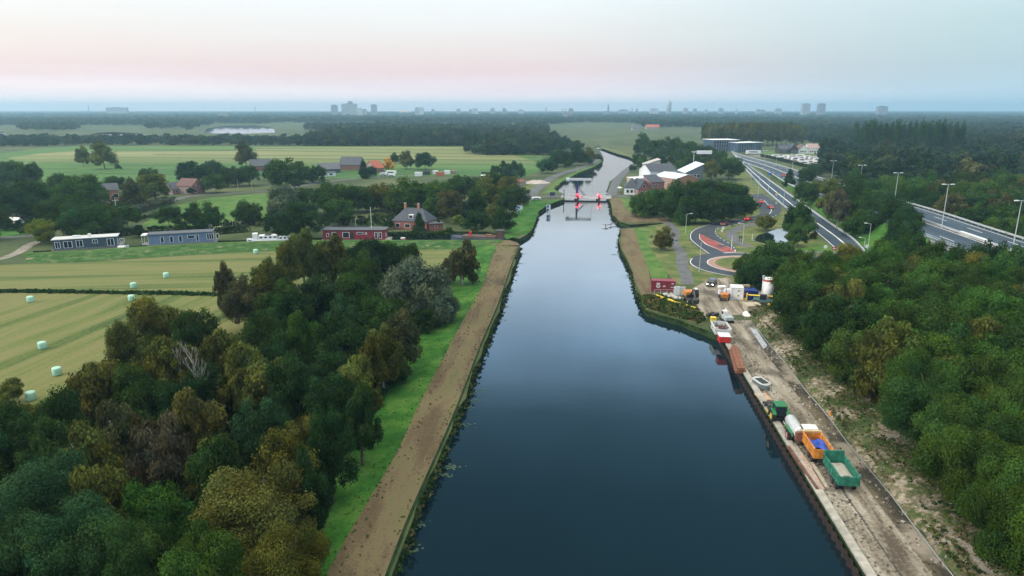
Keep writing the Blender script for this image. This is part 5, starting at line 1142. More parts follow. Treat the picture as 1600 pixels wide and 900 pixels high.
# ------------------------------------------------------------------ drawbridge
a = P(880, 307.2, 0); b = P(952, 308.4, 0); BL = (b - a).length
br = empty('drawbridge', (a.x, a.y, 0), math.atan2(b.y - a.y, b.x - a.x), 'small drawbridge with a dark blue portal and grey balance beam over the canal', 'bridge')
DBLUE = mat('portal_blue', (.012, .02, .12), .4); BEAM = mat('balance_grey', (.48, .53, .55), .5)
MB().b2(-1, BL + 1, -3.6, 3.6, -.25, .32).build('deck', mat('deck_grey', (.24, .25, .26), .7, var=.2), br)
for y0 in (-3.85, 3.6): MB().b2(-1, BL + 1, y0, y0 + .25, -.35, .42).build('edge_beam', WHITE, br)
for x0 in (-1.5, 5.6, BL - 6.4, BL - 1.2): MB().b2(x0, x0 + 1.3, -3.2, 3.2, WZ - 1, -.26).build('pier', mat('dark_concrete', (.07, .065, .06), .9, var=.3), br)
def bx_(px_): return (px_ - 880.5) / 72 * BL
XP = bx_(902)
mb = MB()
for s in (-2.3, 2.3): mb.raw([(XP - .5, s - .35, .32), (XP + .5, s - .35, .32), (XP + .5, s + .35, .32), (XP - .5, s + .35, .32), (XP - .28, s - .25, 8.3), (XP + .28, s - .25, 8.3), (XP + .28, s + .25, 8.3), (XP - .28, s + .25, 8.3)], [(0, 1, 5, 4), (1, 2, 6, 5), (2, 3, 7, 6), (3, 0, 4, 7), (4, 5, 6, 7), (3, 2, 1, 0)])
mb.b2(XP - .3, XP + .3, -2.3, 2.3, 7.2, 7.8); mb.build('portal', DBLUE, br)
mb = MB(); 
for s in (-2.6, 2.6): mb.box(((bx_(885) + bx_(925)) / 2, s, 8.6), (bx_(925) - bx_(885), .35, .7))
for x in (bx_(889), bx_(905), bx_(922)): mb.b2(x - .2, x + .2, -2.5, 2.5, 8.35, 8.8)
mb.build('balance_beam', BEAM, br)
MB().b2(bx_(885), bx_(890), -2.9, 2.9, 7.9, 9.0).build('counterweight', BEAM, br)
mb = MB()
for s in (-2.6, 2.6): mb.bar((bx_(924.5), s, 8.5), (bx_(926.5), s, .5), .07, n=5)
mb.build('hanger_rod', BEAM, br)
mb = MB()
for s in (-2.9, 2.9): mb.bar((XP + .3, s, 4.6), (bx_(915), s, .6), .13, n=5)
mb.build('brace', DBLUE, br)
for s in (-3.5, 3.5):
    mb = MB(); x = -.5
    while x < BL: mb.bar((x, s, .32), (x, s, 1.3), .03, n=4); x += 3
    mb.bar((-.5, s, 1.3), (BL, s, 1.3), .035, n=4); mb.build('railing', GALV, br)
MB().b2(bx_(913), bx_(920), -3.9, -3.86, .0, .9).build('notice_board', WHITE, br)
LAMP = mat('red_signal_light', (1, .02, .03), .3, emit=16)
for i, (x, lab) in enumerate(((bx_(904.5), ''), (bx_(937), ''))):
    q = MB().b2(x - .5, x + .5, -4.6, -3.9, WZ - .5, 1.2).build('signal_box', mat('signal_dark', (.12, .02, .03), .5), br); MB().bar((x, -4.3, 1.2), (x, -4.3, 2.2), .06).build('post', DARKM, q)
    MB().lathe([(.05, -.35), (.36, -.2), (.42, 0), (.36, .2), (.05, .35)], (x - .5, -4.75, 1.75), 12).build('lamp', LAMP, q, smooth=True); MB().lathe([(.05, -.3), (.3, -.2), (.34, 0), (.3, .2), (.05, .3)], (x + .55, -4.75, .9), 12).build('lamp', LAMP, q, smooth=True)
    mb = MB(); mb.bar((x + .2, -3.7, .32), (x + .2, -3.7, 3.6), .09); mb.bar((x + .2, -3.7, 3.0), (x + 1.4, -3.7, 4.2), .05); mb.build('barrier_post', mat('red_white', (.55, .12, .12), .5), br)
# posts, boards and jetty round the bridge
def post(name, pxy, h, r_, m_, label, cat, z0=WZ - .6, grp=None):
    p = P(*pxy, 0 if z0 > -1 else WZ); return tag(MB().lathe([(r_, 0), (r_, h), (r_ * .4, h + .12)], n=10).build(name, m_, loc=(p.x, p.y, z0)), label, cat, grp)
WOODP = mat('tarred_wood', (.05, .042, .036), .9, var=.3)
for (x, y, h, lab) in ((881, 314, 6.2, 'tall mooring pile left of the portal before the bridge'), (868.5, 315, 2.6, 'short mooring pile by the left bank before the bridge'), (868, 298, 3.5, 'mooring pile behind the bridge at the left bank'), (872.5, 297, 3.2, 'second mooring pile behind the bridge at the left bank'), (852.5, 322, 2.2, 'mooring pile close by the blue and white board')): post('mooring_pile', (x, y), h, .18, WOODP, lab, 'pile', grp='mooring piles by the bridge')
p = P(857, 333, WZ); sg = empty('sign_board', (p.x, p.y, WZ - .4), R(12), 'white water sign with two blue squares on posts near the left bank', 'sign')
mb = MB(); [mb.bar((x, 0, 0), (x, 0, 1.4), .08) for x in (-.5, .5)]; mb.build('post', DARKM, sg); MB().b2(-.9, .9, -.08, .08, 1.2, 4.0).build('panel', WHITE, sg); MB().b2(-.8, .1, -.12, -.07, 2.8, 3.8).build('blue_square', BLUE, sg); MB().b2(-.8, .1, -.12, -.07, 1.3, 2.3).build('blue_square', BLUE, sg)
p = P(811, 335, 0); sg = empty('sign_board', (p.x, p.y, .1), R(15), 'large white sign with blue diagonal shapes on the left green bank', 'sign')
mb = MB(); [mb.bar((x, 0, 0), (x, 0, 2), .07) for x in (-.7, .7)]; mb.build('post', GALV, sg); MB().b2(-1.5, .4, -.05, .05, 1.6, 3.7).build('panel', WHITE, sg); MB().b2(.5, 1.5, .0, .1, 1.8, 3.5).build('panel', WHITE, sg)
MB().poly([(-1.4, -.06, 3.6), (-1.4, -.06, 3.0), (.3, -.06, 2.2), (.3, -.06, 2.9)][::-1]).poly([(-.3, -.06, 3.6), (.3, -.06, 3.6), (.3, -.06, 3.2)][::-1]).poly([(-1.0, -.06, 1.7), (-1.0, -.06, 2.3), (-.3, -.06, 2.3), (-.3, -.06, 1.7)]).build('blue_mark', BLUE, sg)
p = P(863, 309, 0); sg = empty('notice_case', (p.x, p.y, .15), 0, 'dark blue notice case beside the road at the left bridge end', 'notice case'); MB().b2(-1.2, 1.2, -.2, .2, .9, 2.6).build('case', DBLUE, sg); mb = MB(); [mb.bar((x, 0, 0), (x, 0, .95), .07) for x in (-.9, .9)]; mb.build('post', DARKM, sg)
a = P(946, 354.5, WZ); b = P(963, 351, WZ); jt = empty('jetty', (a.x, a.y, WZ), math.atan2(b.y - a.y, b.x - a.x), 'thin wooden T shaped jetty off the right bank', 'jetty'); J = (b - a).length
MB().b2(0, J, -.15, .15, .55, .75).build('beam', mat('weathered_wood', (.20, .17, .13), .9, var=.3), jt); mb = MB(); [mb.bar((x, 0, -1), (x, 0, 1.1), .12) for x in (0, J * .5, J)]; mb.build('pile', WOODP, jt); MB().b2(-.15, .15, -1.2, 1.6, .76, .9).build('cross_beam', MATS['weathered_wood'], jt)
#PART4
# ------------------------------------------------------------------ lamps, masts, signs
def lamp(x, yb, yt, style, label, z=0, side=1, group=None):
    p = P(x, yb, z); H_ = (yb - yt) / ppm(Vector((p.x, p.y, z + 4))) / math.cos(TILT) * .98
    nm = {'arm': 'street_lamp', 'T': 'lamp_mast', 'post': 'lamp_post', 'pole': 'pole'}[style]
    r_ = empty(nm, (p.x, p.y, z), 0, label, 'street lamp' if style != 'pole' else 'pole', group)
    c = GALV if style != 'post' else WHITE; rr = .075 if style != 'T' else .11
    MB().bar((0, 0, 0), (0, 0, H_), rr * 1.3, rr * .7, 8).build('pole', c, r_)
    if style == 'arm':
        MB().bar((0, 0, H_), (side * 1.3, 0, H_ + .25), .06).build('arm', c, r_); MB().b2(min(side * 1.2, side * 2.0), max(side * 1.2, side * 2.0), -.17, .17, H_ + .18, H_ + .36).build('lamp_head', WHITE, r_, bevel=.04)
    if style == 'T':
        MB().bar((-1.6, 0, H_), (1.6, 0, H_), .08).build('arm', c, r_)
        for s in (-1, 1): MB().b2(min(s * .8, s * 1.9), max(s * .8, s * 1.9), -.25, .25, H_ - .12, H_ + .14).build('lamp_head', WHITE, r_, bevel=.04)
    return r_
for a in ((1071, 366, 335, 'arm', 'hooked street lamp on the grass above the cycle path bend', 0, 1), (1113.5, 349, 320, 'arm', 'hooked street lamp beside the big white road sign', 0, 1), (1092.5, 425, 378, 'pole', 'tall white pole on the outer edge of the roundabout', 0, 1), (1142.5, 391, 368, 'post', 'short white lamp post on the red splitter island', 0, 1),
          (1160, 383, 350, 'arm', 'street lamp on the verge between road and inner path', 0, -1), (1355, 396, 350, 'arm', 'large street lamp where the slip road meets the road', 0, -1), (1350, 388, 372, 'arm', 'small lamp just left of the large slip road lamp', 0, -1), (1136.5, 452, 434, 'pole', 'thin pole beside the white container in the yard', 0, 1),
          (1145, 278, 262, 'pole', 'white pole in front of the trees by the workshop', 0, 1), (372, 297, 281, 'pole', 'lone white pole along the left lane', 0, 1), (394, 297, 276, 'pole', 'taller white pole along the left lane', 0, 1), (243, 313, 300, 'arm', 'street lamp among the brown tree by the lane', 0, 1), (157, 375, 357, 'pole', 'pale pole standing behind the dark houseboat roof', 0, 1), (365, 362, 344, 'pole', 'pale pole right of the blue houseboat', 0, 1), (902, 268, 258, 'pole', 'slim white pole beside the far canal road', 0, 1), (556, 355, 340, 'pole', 'thin pole behind the red houseboat', 0, 1),
          (83, 382, 365, 'pole', 'thin pale pole left of the dark houseboat', 0, 1), (890, 297, 284, 'pole', 'thin pole on the left bank behind the bridge', 0, 1), (1175, 376, 366, 'post', 'short lamp post by the pond', 0, 1)): lamp(*a)
for a in ((1471, 357, 289, 'T', 'tall double headed mast on the median nearest the viaduct gap', 6), (1583, 385, 314, 'T', 'tall double headed mast closest on the motorway', 6), (1397, 318, 271, 'T', 'double headed mast third nearest on the motorway', 5), (1342, 300, 259, 'T', 'double headed mast rising above the round tree crowns', 3.5), (1299, 282, 252, 'T', 'double headed mast fifth nearest on the motorway', 2), (1237, 275, 242, 'T', 'double headed mast nearest the caravan yard', 1.2),
          (1194, 257, 236, 'T', 'mast at the caravan yard bend of the motorway', .4), (1173, 284, 262, 'pole', 'slim mast at the start of the slip road', 0), (1184, 309, 275, 'pole', 'tall thin mast on the outer slip road edge', 0), (1200, 302, 281, 'pole', 'thin mast in the middle of the slip road', 0), (1224, 320, 291, 'pole', 'thin mast further down the slip road', 0), (1212, 262, 243, 'pole', 'thin mast behind the motorway hedge', 0), (1180, 245, 232, 'pole', 'short mast in front of the office wing', 0), (1147, 243, 232, 'pole', 'short mast in front of the three storey office', 0)):
    lamp(*a)
def sign(pxy, h, w_, hh, m_, label, z=0, rz=0, marks=None, cat='road sign', round_=False):
    p = P(*pxy, z); s = empty('road_sign', (p.x, p.y, z + .02), rz, label, cat); MB().bar((0, .05, 0), (0, .05, h + hh), .05).build('post', GALV, s)
    if round_: MB().lathe([(w_ / 2, -.03), (w_ / 2, .0)], (0, -.02, h + hh / 2), 18, 'y').build('panel', m_, s)
    else: MB().b2(-w_ / 2, w_ / 2, -.05, 0, h, h + hh).build('panel', m_, s)
    if marks:
        for (x0, x1, z0, z1, mm) in marks: MB().b2(x0, x1, -.075, -.05, h + z0, h + z1).build('marking', mm, s)
    return s
BLUEP = mat('sign_blue', (.02, .10, .45), .5)
sign((1118, 349), 1.4, 3.0, 3.4, mat('sign_back', (.45, .50, .52), .5), 'big pale direction board on posts beside the curving road', marks=[(-1.3, -.1, .3, 3.1, MATS['galvanised']), (.1, 1.3, .3, 3.1, MATS['galvanised'])])
sign((1303, 397), 1.2, 1.7, .9, RED, 'red no entry sign with white bar at the slip road mouth', marks=[(-.6, .6, .33, .57, WHITE)])
sign((1289, 394), 1.2, 1.0, .9, WHITE, 'white give way sign on the green island by the slip road')
sign((1129.5, 361), .5, .9, .9, WHITE, 'small white keep sign on the grass tip by the dark red car', round_=True)
sign((1127.5, 364), .4, .8, .8, WHITE, 'lower white sign just under the keep sign', round_=True)
sign((1213, 309), 1.0, 1.5, 1.5, mat('tan_sign', (.60, .48, .25), .6), 'round tan sign facing the slip road', round_=True)
sign((1212.5, 320), .3, .8, .8, WHITE, 'small white marker sign at the end of the guard rail', round_=True)
sign((1151, 336), .7, .5, 1.0, BLUEP, 'small blue sign before the dark grove')
sign((1378, 336), 1.2, 1.0, 1.0, mat('round_yellow', (.75, .72, .35), .6), 'pale yellow round sign in front of the dark oak', round_=True)
sign((1384, 404), .8, 2.2, 1.2, BLUEP, 'blue direction board half hidden in the bushes')
sign((1354, 390), .4, 1.2, 1.2, WHITE, 'round white sign at the foot of the large slip road lamp', round_=True)
sign((1056, 385), 1.5, .6, .6, BLUEP, 'small round blue cycle path sign by the autumn bush', round_=True)
sign((1202, 281), 3.0, 2.4, 1.2, BLUEP, 'blue motorway board over the slip road split')
# elevated white advertising board behind the works
p = P(1098, 275, 0); bb = empty('billboard', (p.x, p.y, 0), 0, 'blank white board raised high on two legs behind the workshop', 'billboard'); mb = MB(); [mb.bar((x, 0, 0), (x, 0, 14.5), .22) for x in (-2, 2)]; mb.build('leg', DARKM, bb); MB().b2(-4.8, 4.8, -.3, .3, 14, 16.2).build('panel', WHITE, bb)
p = P(1082, 276, 0); bb = empty('lamp_mast', (p.x, p.y, 0), 0, 'tall grey floodlight mast left of the raised white board', 'street lamp'); MB().bar((0, 0, 0), (0, 0, 15.5), .2).build('pole', GALV, bb); MB().b2(-1.6, 1.6, -.2, .2, 15.3, 15.9).build('lamp_head', GALV, bb)

# ------------------------------------------------------------------ hay bales wrapped in pale green film
BALE = mat('bale_film', (.36, .62, .50), .35, var=.1, scale=2, bump=.3)
for i, (x, y, lab) in enumerate(((400, 396.5, 'pale green wrapped bale on the upper field, farthest of all'), (260, 434, 'pale green wrapped bale alone on the upper field above the ditch'), (209, 450, 'pale green wrapped bale just above the ditch'), (206, 470, 'pale green wrapped bale just below the ditch'), (48, 472, 'pale green wrapped bale below the ditch near the field side'), (67, 545, 'pale green wrapped bale midway down the lower field'), (90, 586, 'pale green wrapped bale nearest the wood edge in the open'), (49, 625, 'pale green wrapped bale behind the first bushes'), (98, 636, 'pale green wrapped bale partly hidden by the bushes'))):
    p = P(x, y, 0); o = MB().lathe([(.45, 0), (.66, .05), (.70, .18), (.71, .65), (.70, 1.15), (.64, 1.3), (.4, 1.36)], n=26).build('hay_bale', BALE, smooth=True, loc=(p.x, p.y, .02)); o.rotation_euler = (0, 0, i); tag(o, lab, 'hay bale', 'wrapped bales on the mown field')

# ------------------------------------------------------------------ the convoy on the quay
Hd = lambda x, y: ((x, y), (x - 8, y - 13))
def quay(name, pxy, label, cat, group=None, turn=0, z=.06):
    p = P(*pxy, 0); e = empty(name, (p.x, p.y, z), R(-5.8 + turn), label, cat, group)
    e.scale = (.88, .88, .88) if name in ('tractor', 'tank_trailer', 'dump_truck', 'tipping_trailer') else (1, 1, 1); return e
r_ = quay('tractor', (1215, 656), 'green tractor with yellow wheels coupled before the grey tank', 'tractor')
TG = mat('tractor_green', (.02, .17, .055), .4, var=.15)
MB().extx([(.3, .9), (.3, 1.75), (2.3, 1.6), (2.6, 1.2), (2.6, .8)], -.42, .42).build('hood', TG, r_, bevel=.06)
MB().b2(-.5, .5, -1.2, 2.3, .55, .95).build('chassis', BLACK, r_)
MB().extx([(-1.3, 1.1), (-1.35, 2.75), (.35, 2.75), (.6, 1.1)], -.78, .78).build('cab', GLASS, r_)
mb = MB(); [mb.bar((sx_ * .8, a, 1.1), (sx_ * .8, b, 2.75), .05, n=4) for sx_ in (-1, 1) for a, b in ((-1.3, -1.35), (.6, .35))]; mb.build('cab_pillar', BLACK, r_)
MB().b2(-.9, .9, -1.55, .5, 2.75, 3.0).build('roof', TG, r_, bevel=.08)
YR = mat('yellow_rim', (.62, .44, .04), .5)
for s in (-1, 1):
    wheel(r_, s * 1.05, -.75, .92, .55, YR); wheel(r_, s * .95, 1.75, .65, .42, YR)
    MB().extx([(-1.75, 1.55), (-1.4, 2.0), (-.1, 2.0), (.25, 1.55), (.15, 1.5), (-.15, 1.9), (-1.35, 1.9), (-1.65, 1.5)], s * 1.05 - .3, s * 1.05 + .3).build('mudguard', TG, r_)
    MB().bar((s * .8, .6, 2.3), (s * 1.25, .8, 2.3), .03).build('mirror_arm', BLACK, r_)
MB().bar((.5, 1.6, 1.6), (.5, 1.6, 2.8), .05).build('exhaust', BLACK, r_); MB().b2(-.7, .7, 2.75, 3.9, .5, 1.1).build('front_weight', DARKM, r_, bevel=.05)
r_ = quay('tank_trailer', (1240, 683), 'grey cylindrical tank trailer with big reddish wheel rims behind the tractor', 'trailer')
MB().lathe([(.3, -2.6), (.75, -2.45), (.85, -2.2), (.85, 2.2), (.75, 2.45), (.3, 2.6)], (0, 0, 1.75), 24, 'y').build('tank', mat('tank_grey', (.50, .53, .54), .35, .2, var=.12), r_, smooth=True)
MB().b2(-.55, .55, -2.6, 3.0, .7, .95).build('frame', TG, r_); MB().bar((0, 2.8, .8), (0, 4.3, .6), .09).build('drawbar', DARKM, r_)
for s in (-1, 1):
    wheel(r_, s * 1.15, -1.1, .78, .55, mat('reddish_rim', (.45, .20, .15), .6)); MB().b2(s * 1.05 - .25, s * 1.05 + .25, -2.4, .4, 1.62, 1.7).build('mudguard', TG, r_)
    MB().bar((s * .95, -2.4, 1.3), (s * .95, 2.5, 1.3), .05).build('side_pipe', GALV, r_)
MB().b2(-.7, .7, -3.1, -2.6, .8, 2.2).build('pump', mat('pump_rust', (.20, .08, .06), .7, var=.4), r_)
def box_body(root, x, y0, y1, z0, z1, m_, th=.12, inner=None, name='tipping_body', gate=True):
    mb = MB(); mb.b2(-x, x, y0, y1, z0, z0 + .12); mb.b2(-x, -x + th, y0, y1, z0 + .12, z1); mb.b2(x - th, x, y0, y1, z0 + .12, z1); mb.b2(-x + th, x - th, y1 - th, y1, z0 + .12, z1 + .25); mb.b2(-x + th, x - th, y0, y0 + th, z0 + .12, z1 - (.05 if gate else .4))
    mb.build(name, m_, root)
    mb = MB(); k = y0 + .3
    while k < y1: mb.b2(-x - .06, -x, k, k + .1, z0, z1); mb.b2(x, x + .06, k, k + .1, z0, z1); k += .9
    mb.b2(-x - .08, -x + th, y0, y1, z1, z1 + .1); mb.b2(x - th, x + .08, y0, y1, z1, z1 + .1); mb.build('body_rib', m_, root)
r_ = quay('dump_truck', (1273, 712), 'orange open tipper truck loaded with a blue tarpaulin', 'truck')
MB().b2(-1.1, 1.1, 2.3, 4.1, .8, 2.7).build('cab', mat('cab_dark', (.05, .055, .06), .4), r_, bevel=.08); MB().b2(-1.0, 1.0, 2.4, 3.9, 2.7, 2.95).build('roof', WHITE, r_, bevel=.06); MB().b2(-.95, .95, 4.08, 4.13, 1.7, 2.55).build('windscreen', GLASS, r_)
MB().b2(-.5, .5, -3.2, 4.0, .6, .95).build('chassis', BLACK, r_)
box_body(r_, 1.25, -3.1, 2.1, 1.1, 2.5, ORANGE)
mb = MB(); nx, ny = 10, 12; v = []; f = []
for i in range(nx):
    for j in range(ny): v.append((-1.1 + 2.2 * i / (nx - 1), -2.1 + 2.9 * j / (ny - 1), 1.95 + .28 * hnoise(i * 1.1, j * .9) + .2 * math.sin(math.pi * i / (nx - 1))))
for i in range(nx - 1):
    for j in range(ny - 1): f.append((i * ny + j, (i + 1) * ny + j, (i + 1) * ny + j + 1, i * ny + j + 1))
tp = MB().raw(v, f).build('tarpaulin', BLUE, smooth=True); tp.location = r_.location; tp.rotation_euler = r_.rotation_euler; tp.scale = r_.scale; tag(tp, 'crumpled blue tarpaulin lying in the orange tipper truck', 'tarpaulin')
MB().b2(-1.3, 1.3, 1.95, 2.5, 2.6, 2.75).build('headboard', mat('buff_board', (.62, .45, .25), .7), r_)
for s in (-1, 1):
    for y in (3.1, -.6, -1.9): wheel(r_, s * 1.0, y, .5, .38, DARKM)
r_ = quay('tipping_trailer', (1311, 752), 'green open tipping trailer with grey sand inside, last of the convoy', 'trailer')
box_body(r_, 1.3, -3.1, 2.7, 1.05, 2.35, TEALP); MB().b2(-1.3, 1.3, 2.6, 2.8, 2.4, 3.0).build('headboard', TEALP, r_)
MB().b2(-.5, .5, -2.9, 2.9, .6, .92).build('chassis', DARKM, r_); MB().bar((0, 2.9, .75), (0, 4.2, .7), .09).build('drawbar', DARKM, r_)
mb = MB(); v = []; f = []
for i in range(nx):
    for j in range(ny): v.append((-1.15 + 2.3 * i / (nx - 1), -2.9 + 5.3 * j / (ny - 1), 1.45 + .12 * hnoise(i * 1.3, j * .7) - .15 * j / ny))
for i in range(nx - 1):
    for j in range(ny - 1): f.append((i * ny + j, (i + 1) * ny + j, (i + 1) * ny + j + 1, i * ny + j + 1))
MB().raw(v, f).build('sand_load', mat('grey_sand', (.42, .40, .37), .9, var=.2, scale=1.5), r_, smooth=True)
MB().lathe([(.75, 1.5), (.5, 1.72), (.1, 1.8)], (.2, -1.9, 0), 9, sx=1, sy=.5).build('wet_heap', DARKM, r_)
for s in (-1, 1):
    for y in (-1.9, -.7): wheel(r_, s * 1.08, y, .55, .42, DARKM)
# rusty steel planks, timber and gear along the quay edge
def plank(name, p0, p1, w_, h_, m_, label, cat, group=None, z=.06, chan=False):
    a = P(*p0, 0); b = P(*p1, 0); L_ = (b - a).length; c = (a + b) / 2
    mb = MB()
    if chan: mb.exty([(-w_ / 2, h_), (-w_ / 2 + .1, h_ ), (-w_ / 4, .12), (w_ / 4, .12), (w_ / 2 - .1, h_), (w_ / 2, h_), (w_ / 4 + .06, 0), (-w_ / 4 - .06, 0)], -L_ / 2, L_ / 2)
    else: mb.b2(-w_ / 2, w_ / 2, -L_ / 2, L_ / 2, 0, h_)
    o = mb.build(name, m_, loc=(c.x, c.y, z)); o.rotation_euler = (0, 0, math.atan2(-(b.x - a.x), b.y - a.y)); return tag(o, label, cat, group)
for i, (dx, z_, w_) in enumerate(((0, 0, .62), (5.5, 0, .62), (11, 0, .62), (3, .5, .6), (8.5, .5, .6))):
    plank('steel_pile', (1151.5 + dx, 584), (1141.5 + dx * .86, 549), w_, .46, RUST, ['bottom rusty steel pile nearest the water in the pile stack', 'bottom rusty steel pile in the middle of the stack', 'bottom rusty steel pile nearest the road in the stack', 'upper rusty steel pile of the stack, water side', 'upper rusty steel pile of the stack, road side'][i], 'steel pile', 'rusty steel piles stacked on the quay', z=.06 + z_, chan=False)
for i, (p0, p1, w_, h_, m_, lab) in enumerate((((1277, 768), (1231, 700), .35, .3, mat('dull_rust', (.13, .06, .042), .9, var=.5, scale=2), 'long rusty beam lying beside the convoy, nearest the water'), ((1285, 768), (1252, 714), .45, .25, mat('pinkish_timber', (.36, .26, .22), .9, var=.3), 'pinkish timber baulk beside the rusty beam'), ((1292, 766), (1268, 726), .4, .3, mat('old_timber', (.34, .30, .24), .9, var=.35), 'weathered short timber baulk nearest the truck wheels'), ((1268, 735), (1240, 695), .35, .22, MATS['old_timber'], 'thin weathered plank between the beam and the orange truck'))):
    plank('timber' if 'rusty' not in lab[:12] else 'steel_beam', p0, p1, w_, h_, m_, lab, 'beam')
# dark workboat lying on the quay
r_ = quay('work_boat', (1190, 604), 'small dark grey workboat with pale rim resting on the quay', 'boat', turn=-72)
v, f = hullmesh(3.6, 1.7, .75, .3, .12, .15, z0=0); MB().raw(v, f).build('hull', mat('boat_grey', (.10, .13, .14), .5, var=.2), r_)
v, f = hullmesh(3.75, 1.85, .1, .3, .12, .15, z0=-.05); MB().raw([(x, y, z + .75) for x, y, z in v], f).build('gunwale', mat('rim_pale', (.42, .46, .46), .6), r_); MB().b2(-1.2, 1.0, -.55, .55, .84, .92).build('interior', BLACK, r_, bevel=.03)
tag(MB().b2(-.9, .9, -1.3, 1.3, 0, .14).build('pallet_board', mat('tan_board', (.40, .28, .20), .9, var=.35), loc=(*P(1192, 621, 0)[:2], .06)), 'tan shuttering boards in front of the grey workboat', 'boards')
r_ = quay('front_bucket', (1200, 636), 'dark steel bucket set down before the tractor nose', 'bucket'); MB().extx([(-.4, 0), (.4, 0), (.55, .6), (.45, .6), (.3, .12), (-.3, .12), (-.45, .7), (-.55, .7)], -.7, .7).build('shell', DARKM, r_)
r_ = quay('generator', (1130.5, 535), 'red generator box with a white lid at the quay edge', 'generator'); MB().b2(-1.0, 1.0, -1.1, 1.1, .15, 1.35).build('housing', RED, r_, bevel=.06); MB().b2(-1.05, 1.05, -1.15, 1.15, 1.35, 1.5).build('lid', WHITE, r_, bevel=.04); MB().b2(-.8, .8, -1.3, -1.1, .1, .3).build('skid', BLACK, r_)
r_ = quay('scrap_skip', (1126, 519), 'white open skip heaped with dark red scrap', 'skip'); box_body(r_, 1.5, -2.3, 2.3, .15, 1.25, mat('skip_white', (.52, .56, .56), .6, var=.2), name='body')
mb = MB()
for k in range(46): 
    a = Vector((rng.uniform(-1.2, 1.2), rng.uniform(-1.4, 2.0), rng.uniform(.5, 1.25))); d = Vector((rng.normal(), rng.normal(), rng.normal() * .3)).normalized() * rng.uniform(.4, 1.0); mb.bar(a, a + d, .07, n=4)
mb.build('scrap', mat('scrap_maroon', (.10, .035, .035), .9, var=.5), r_)
r_ = quay('tool_box', (1114, 504), 'yellow tool box at the corner of the scrap skip', 'tool box'); MB().b2(-.5, .5, -.5, .5, 0, 1.0).build('body', YELLOW, r_, bevel=.08); MB().b2(-.55, .55, -.55, .55, 1.0, 1.1).build('lid', YELLOW, r_)
r_ = quay('compact_excavator', (1136, 503), 'small white compact machine with grey counterweight behind the skip', 'excavator', turn=10)
MB().b2(-.9, .9, -1.3, 1.0, .55, 1.3).build('body', mat('machine_grey', (.38, .44, .46), .5, var=.15), r_, bevel=.1); MB().b2(-.9, .0, -.2, .9, 1.3, 2.3).build('cab', WHITE, r_, bevel=.06); MB().b2(-.93, .03, .0, .8, 1.5, 2.15).build('cab_window', GLASS, r_)
for s in (-1, 1): MB().b2(s * .8 - .2, s * .8 + .2, -1.4, 1.4, 0, .55).build('track', BLACK, r_, bevel=.15)
MB().bar((.3, 1.0, 1.2), (.3, 2.0, 2.2), .12).bar((.3, 2.0, 2.2), (.3, 2.7, 1.0), .1).build('boom', WHITE, r_)
for k, (x, y, lab) in enumerate(((1110, 494, 'black rubber fender lying at the head of the quay wall'), (1117, 495, 'second black fender beside the first at the quay head'))):
    p = P(x, y, 0); o = MB().lathe([(.2, -1.1), (.38, -1.0), (.38, 1.0), (.2, 1.1)], (0, 0, .38), 14, 'y').build('fender', BLACK, loc=(p.x, p.y, .06)); o.rotation_euler = (0, 0, R(-50)); tag(o, lab, 'fender')

# ------------------------------------------------------------------ work yard
def container(fl, fr_, D, H, m_, label, group=None, cat='container'):
    a = P(*fl, 0); b = P(*fr_, 0); W = (b - a).length; ang = math.atan2(b.y - a.y, b.x - a.x); r_ = empty('container', (a.x, a.y, .08), ang, label, cat, group)
    MB().b2(.06, W - .06, .06, D - .06, .1, H - .06).build('body', m_, r_)
    mb = MB()
    for x in (0, W - .14):
        for y in (0, D - .14): mb.b2(x, x + .14, y, y + .14, 0, H)
    for z_ in (0, H - .12): mb.b2(.14, W - .14, -.005, .12, z_, z_ + .12); mb.b2(.14, W - .14, D - .12, D + .005, z_, z_ + .12); mb.b2(-.005, .12, .14, D - .14, z_, z_ + .12); mb.b2(W - .12, W + .005, .14, D - .14, z_, z_ + .12)
    mb.build('frame', m_, r_); mb = MB(); x = .3
    while x < W - .3: mb.b2(x, x + .12, .015, .06, .14, H - .14); x += .27
    mb.build('corrugation', m_, r_); MB().b2(.1, W - .1, .1, D - .1, H - .05, H - .02).build('roof', m_, r_); return r_, W
WINE = mat('wine_container', (.22, .02, .035), .5, var=.15)
r_, W = container((1017.5, 455.5), (1054.5, 457), 2.44, 2.6, WINE, 'wine red shipping container with a white round emblem by the canal bank')
mb = MB(); cx, cz, n = 1.55, 1.35, 20        # emblem: ring with a bar over it and three spokes
for i in range(n):
    t0, t1 = 2 * math.pi * i / n, 2 * math.pi * (i + 1) / n
    mb.poly([(cx + .48 * math.cos(t0), -.01, cz + .48 * math.sin(t0)), (cx + .48 * math.cos(t1), -.01, cz + .48 * math.sin(t1)), (cx + .36 * math.cos(t1), -.01, cz + .36 * math.sin(t1)), (cx + .36 * math.cos(t0), -.01, cz + .36 * math.sin(t0))])
for t_ in (90, 215, 325): mb.bar((cx, -.01, cz), (cx + .4 * math.cos(R(t_)), -.01, cz + .4 * math.sin(R(t_))), .05, n=4)
mb.b2(cx - .4, cx + .4, -.02, .0, cz + .56, cz + .74); mb.b2(2.6, 3.3, -.02, 0, 1.2, 1.32); mb.b2(2.7, 3.2, -.02, 0, 1.42, 1.5); mb.b2(4.6, 5.1, -.02, 0, 1.9, 2.1); mb.b2(4.4, 5.4, -.02, 0, 1.1, 1.22)
mb.build('emblem', WHITE, r_)
r_, W = container((1141.5, 469), (1161, 470), 3.2, 2.9, mat('white_container', (.66, .69, .70), .5, var=.08), 'white container with two small dark vents in the work yard', cat='container')
for z_ in (.9, 2.0): MB().b2(1.45, 1.8, -.04, .0, z_, z_ + .28).build('vent', BLACK, r_)
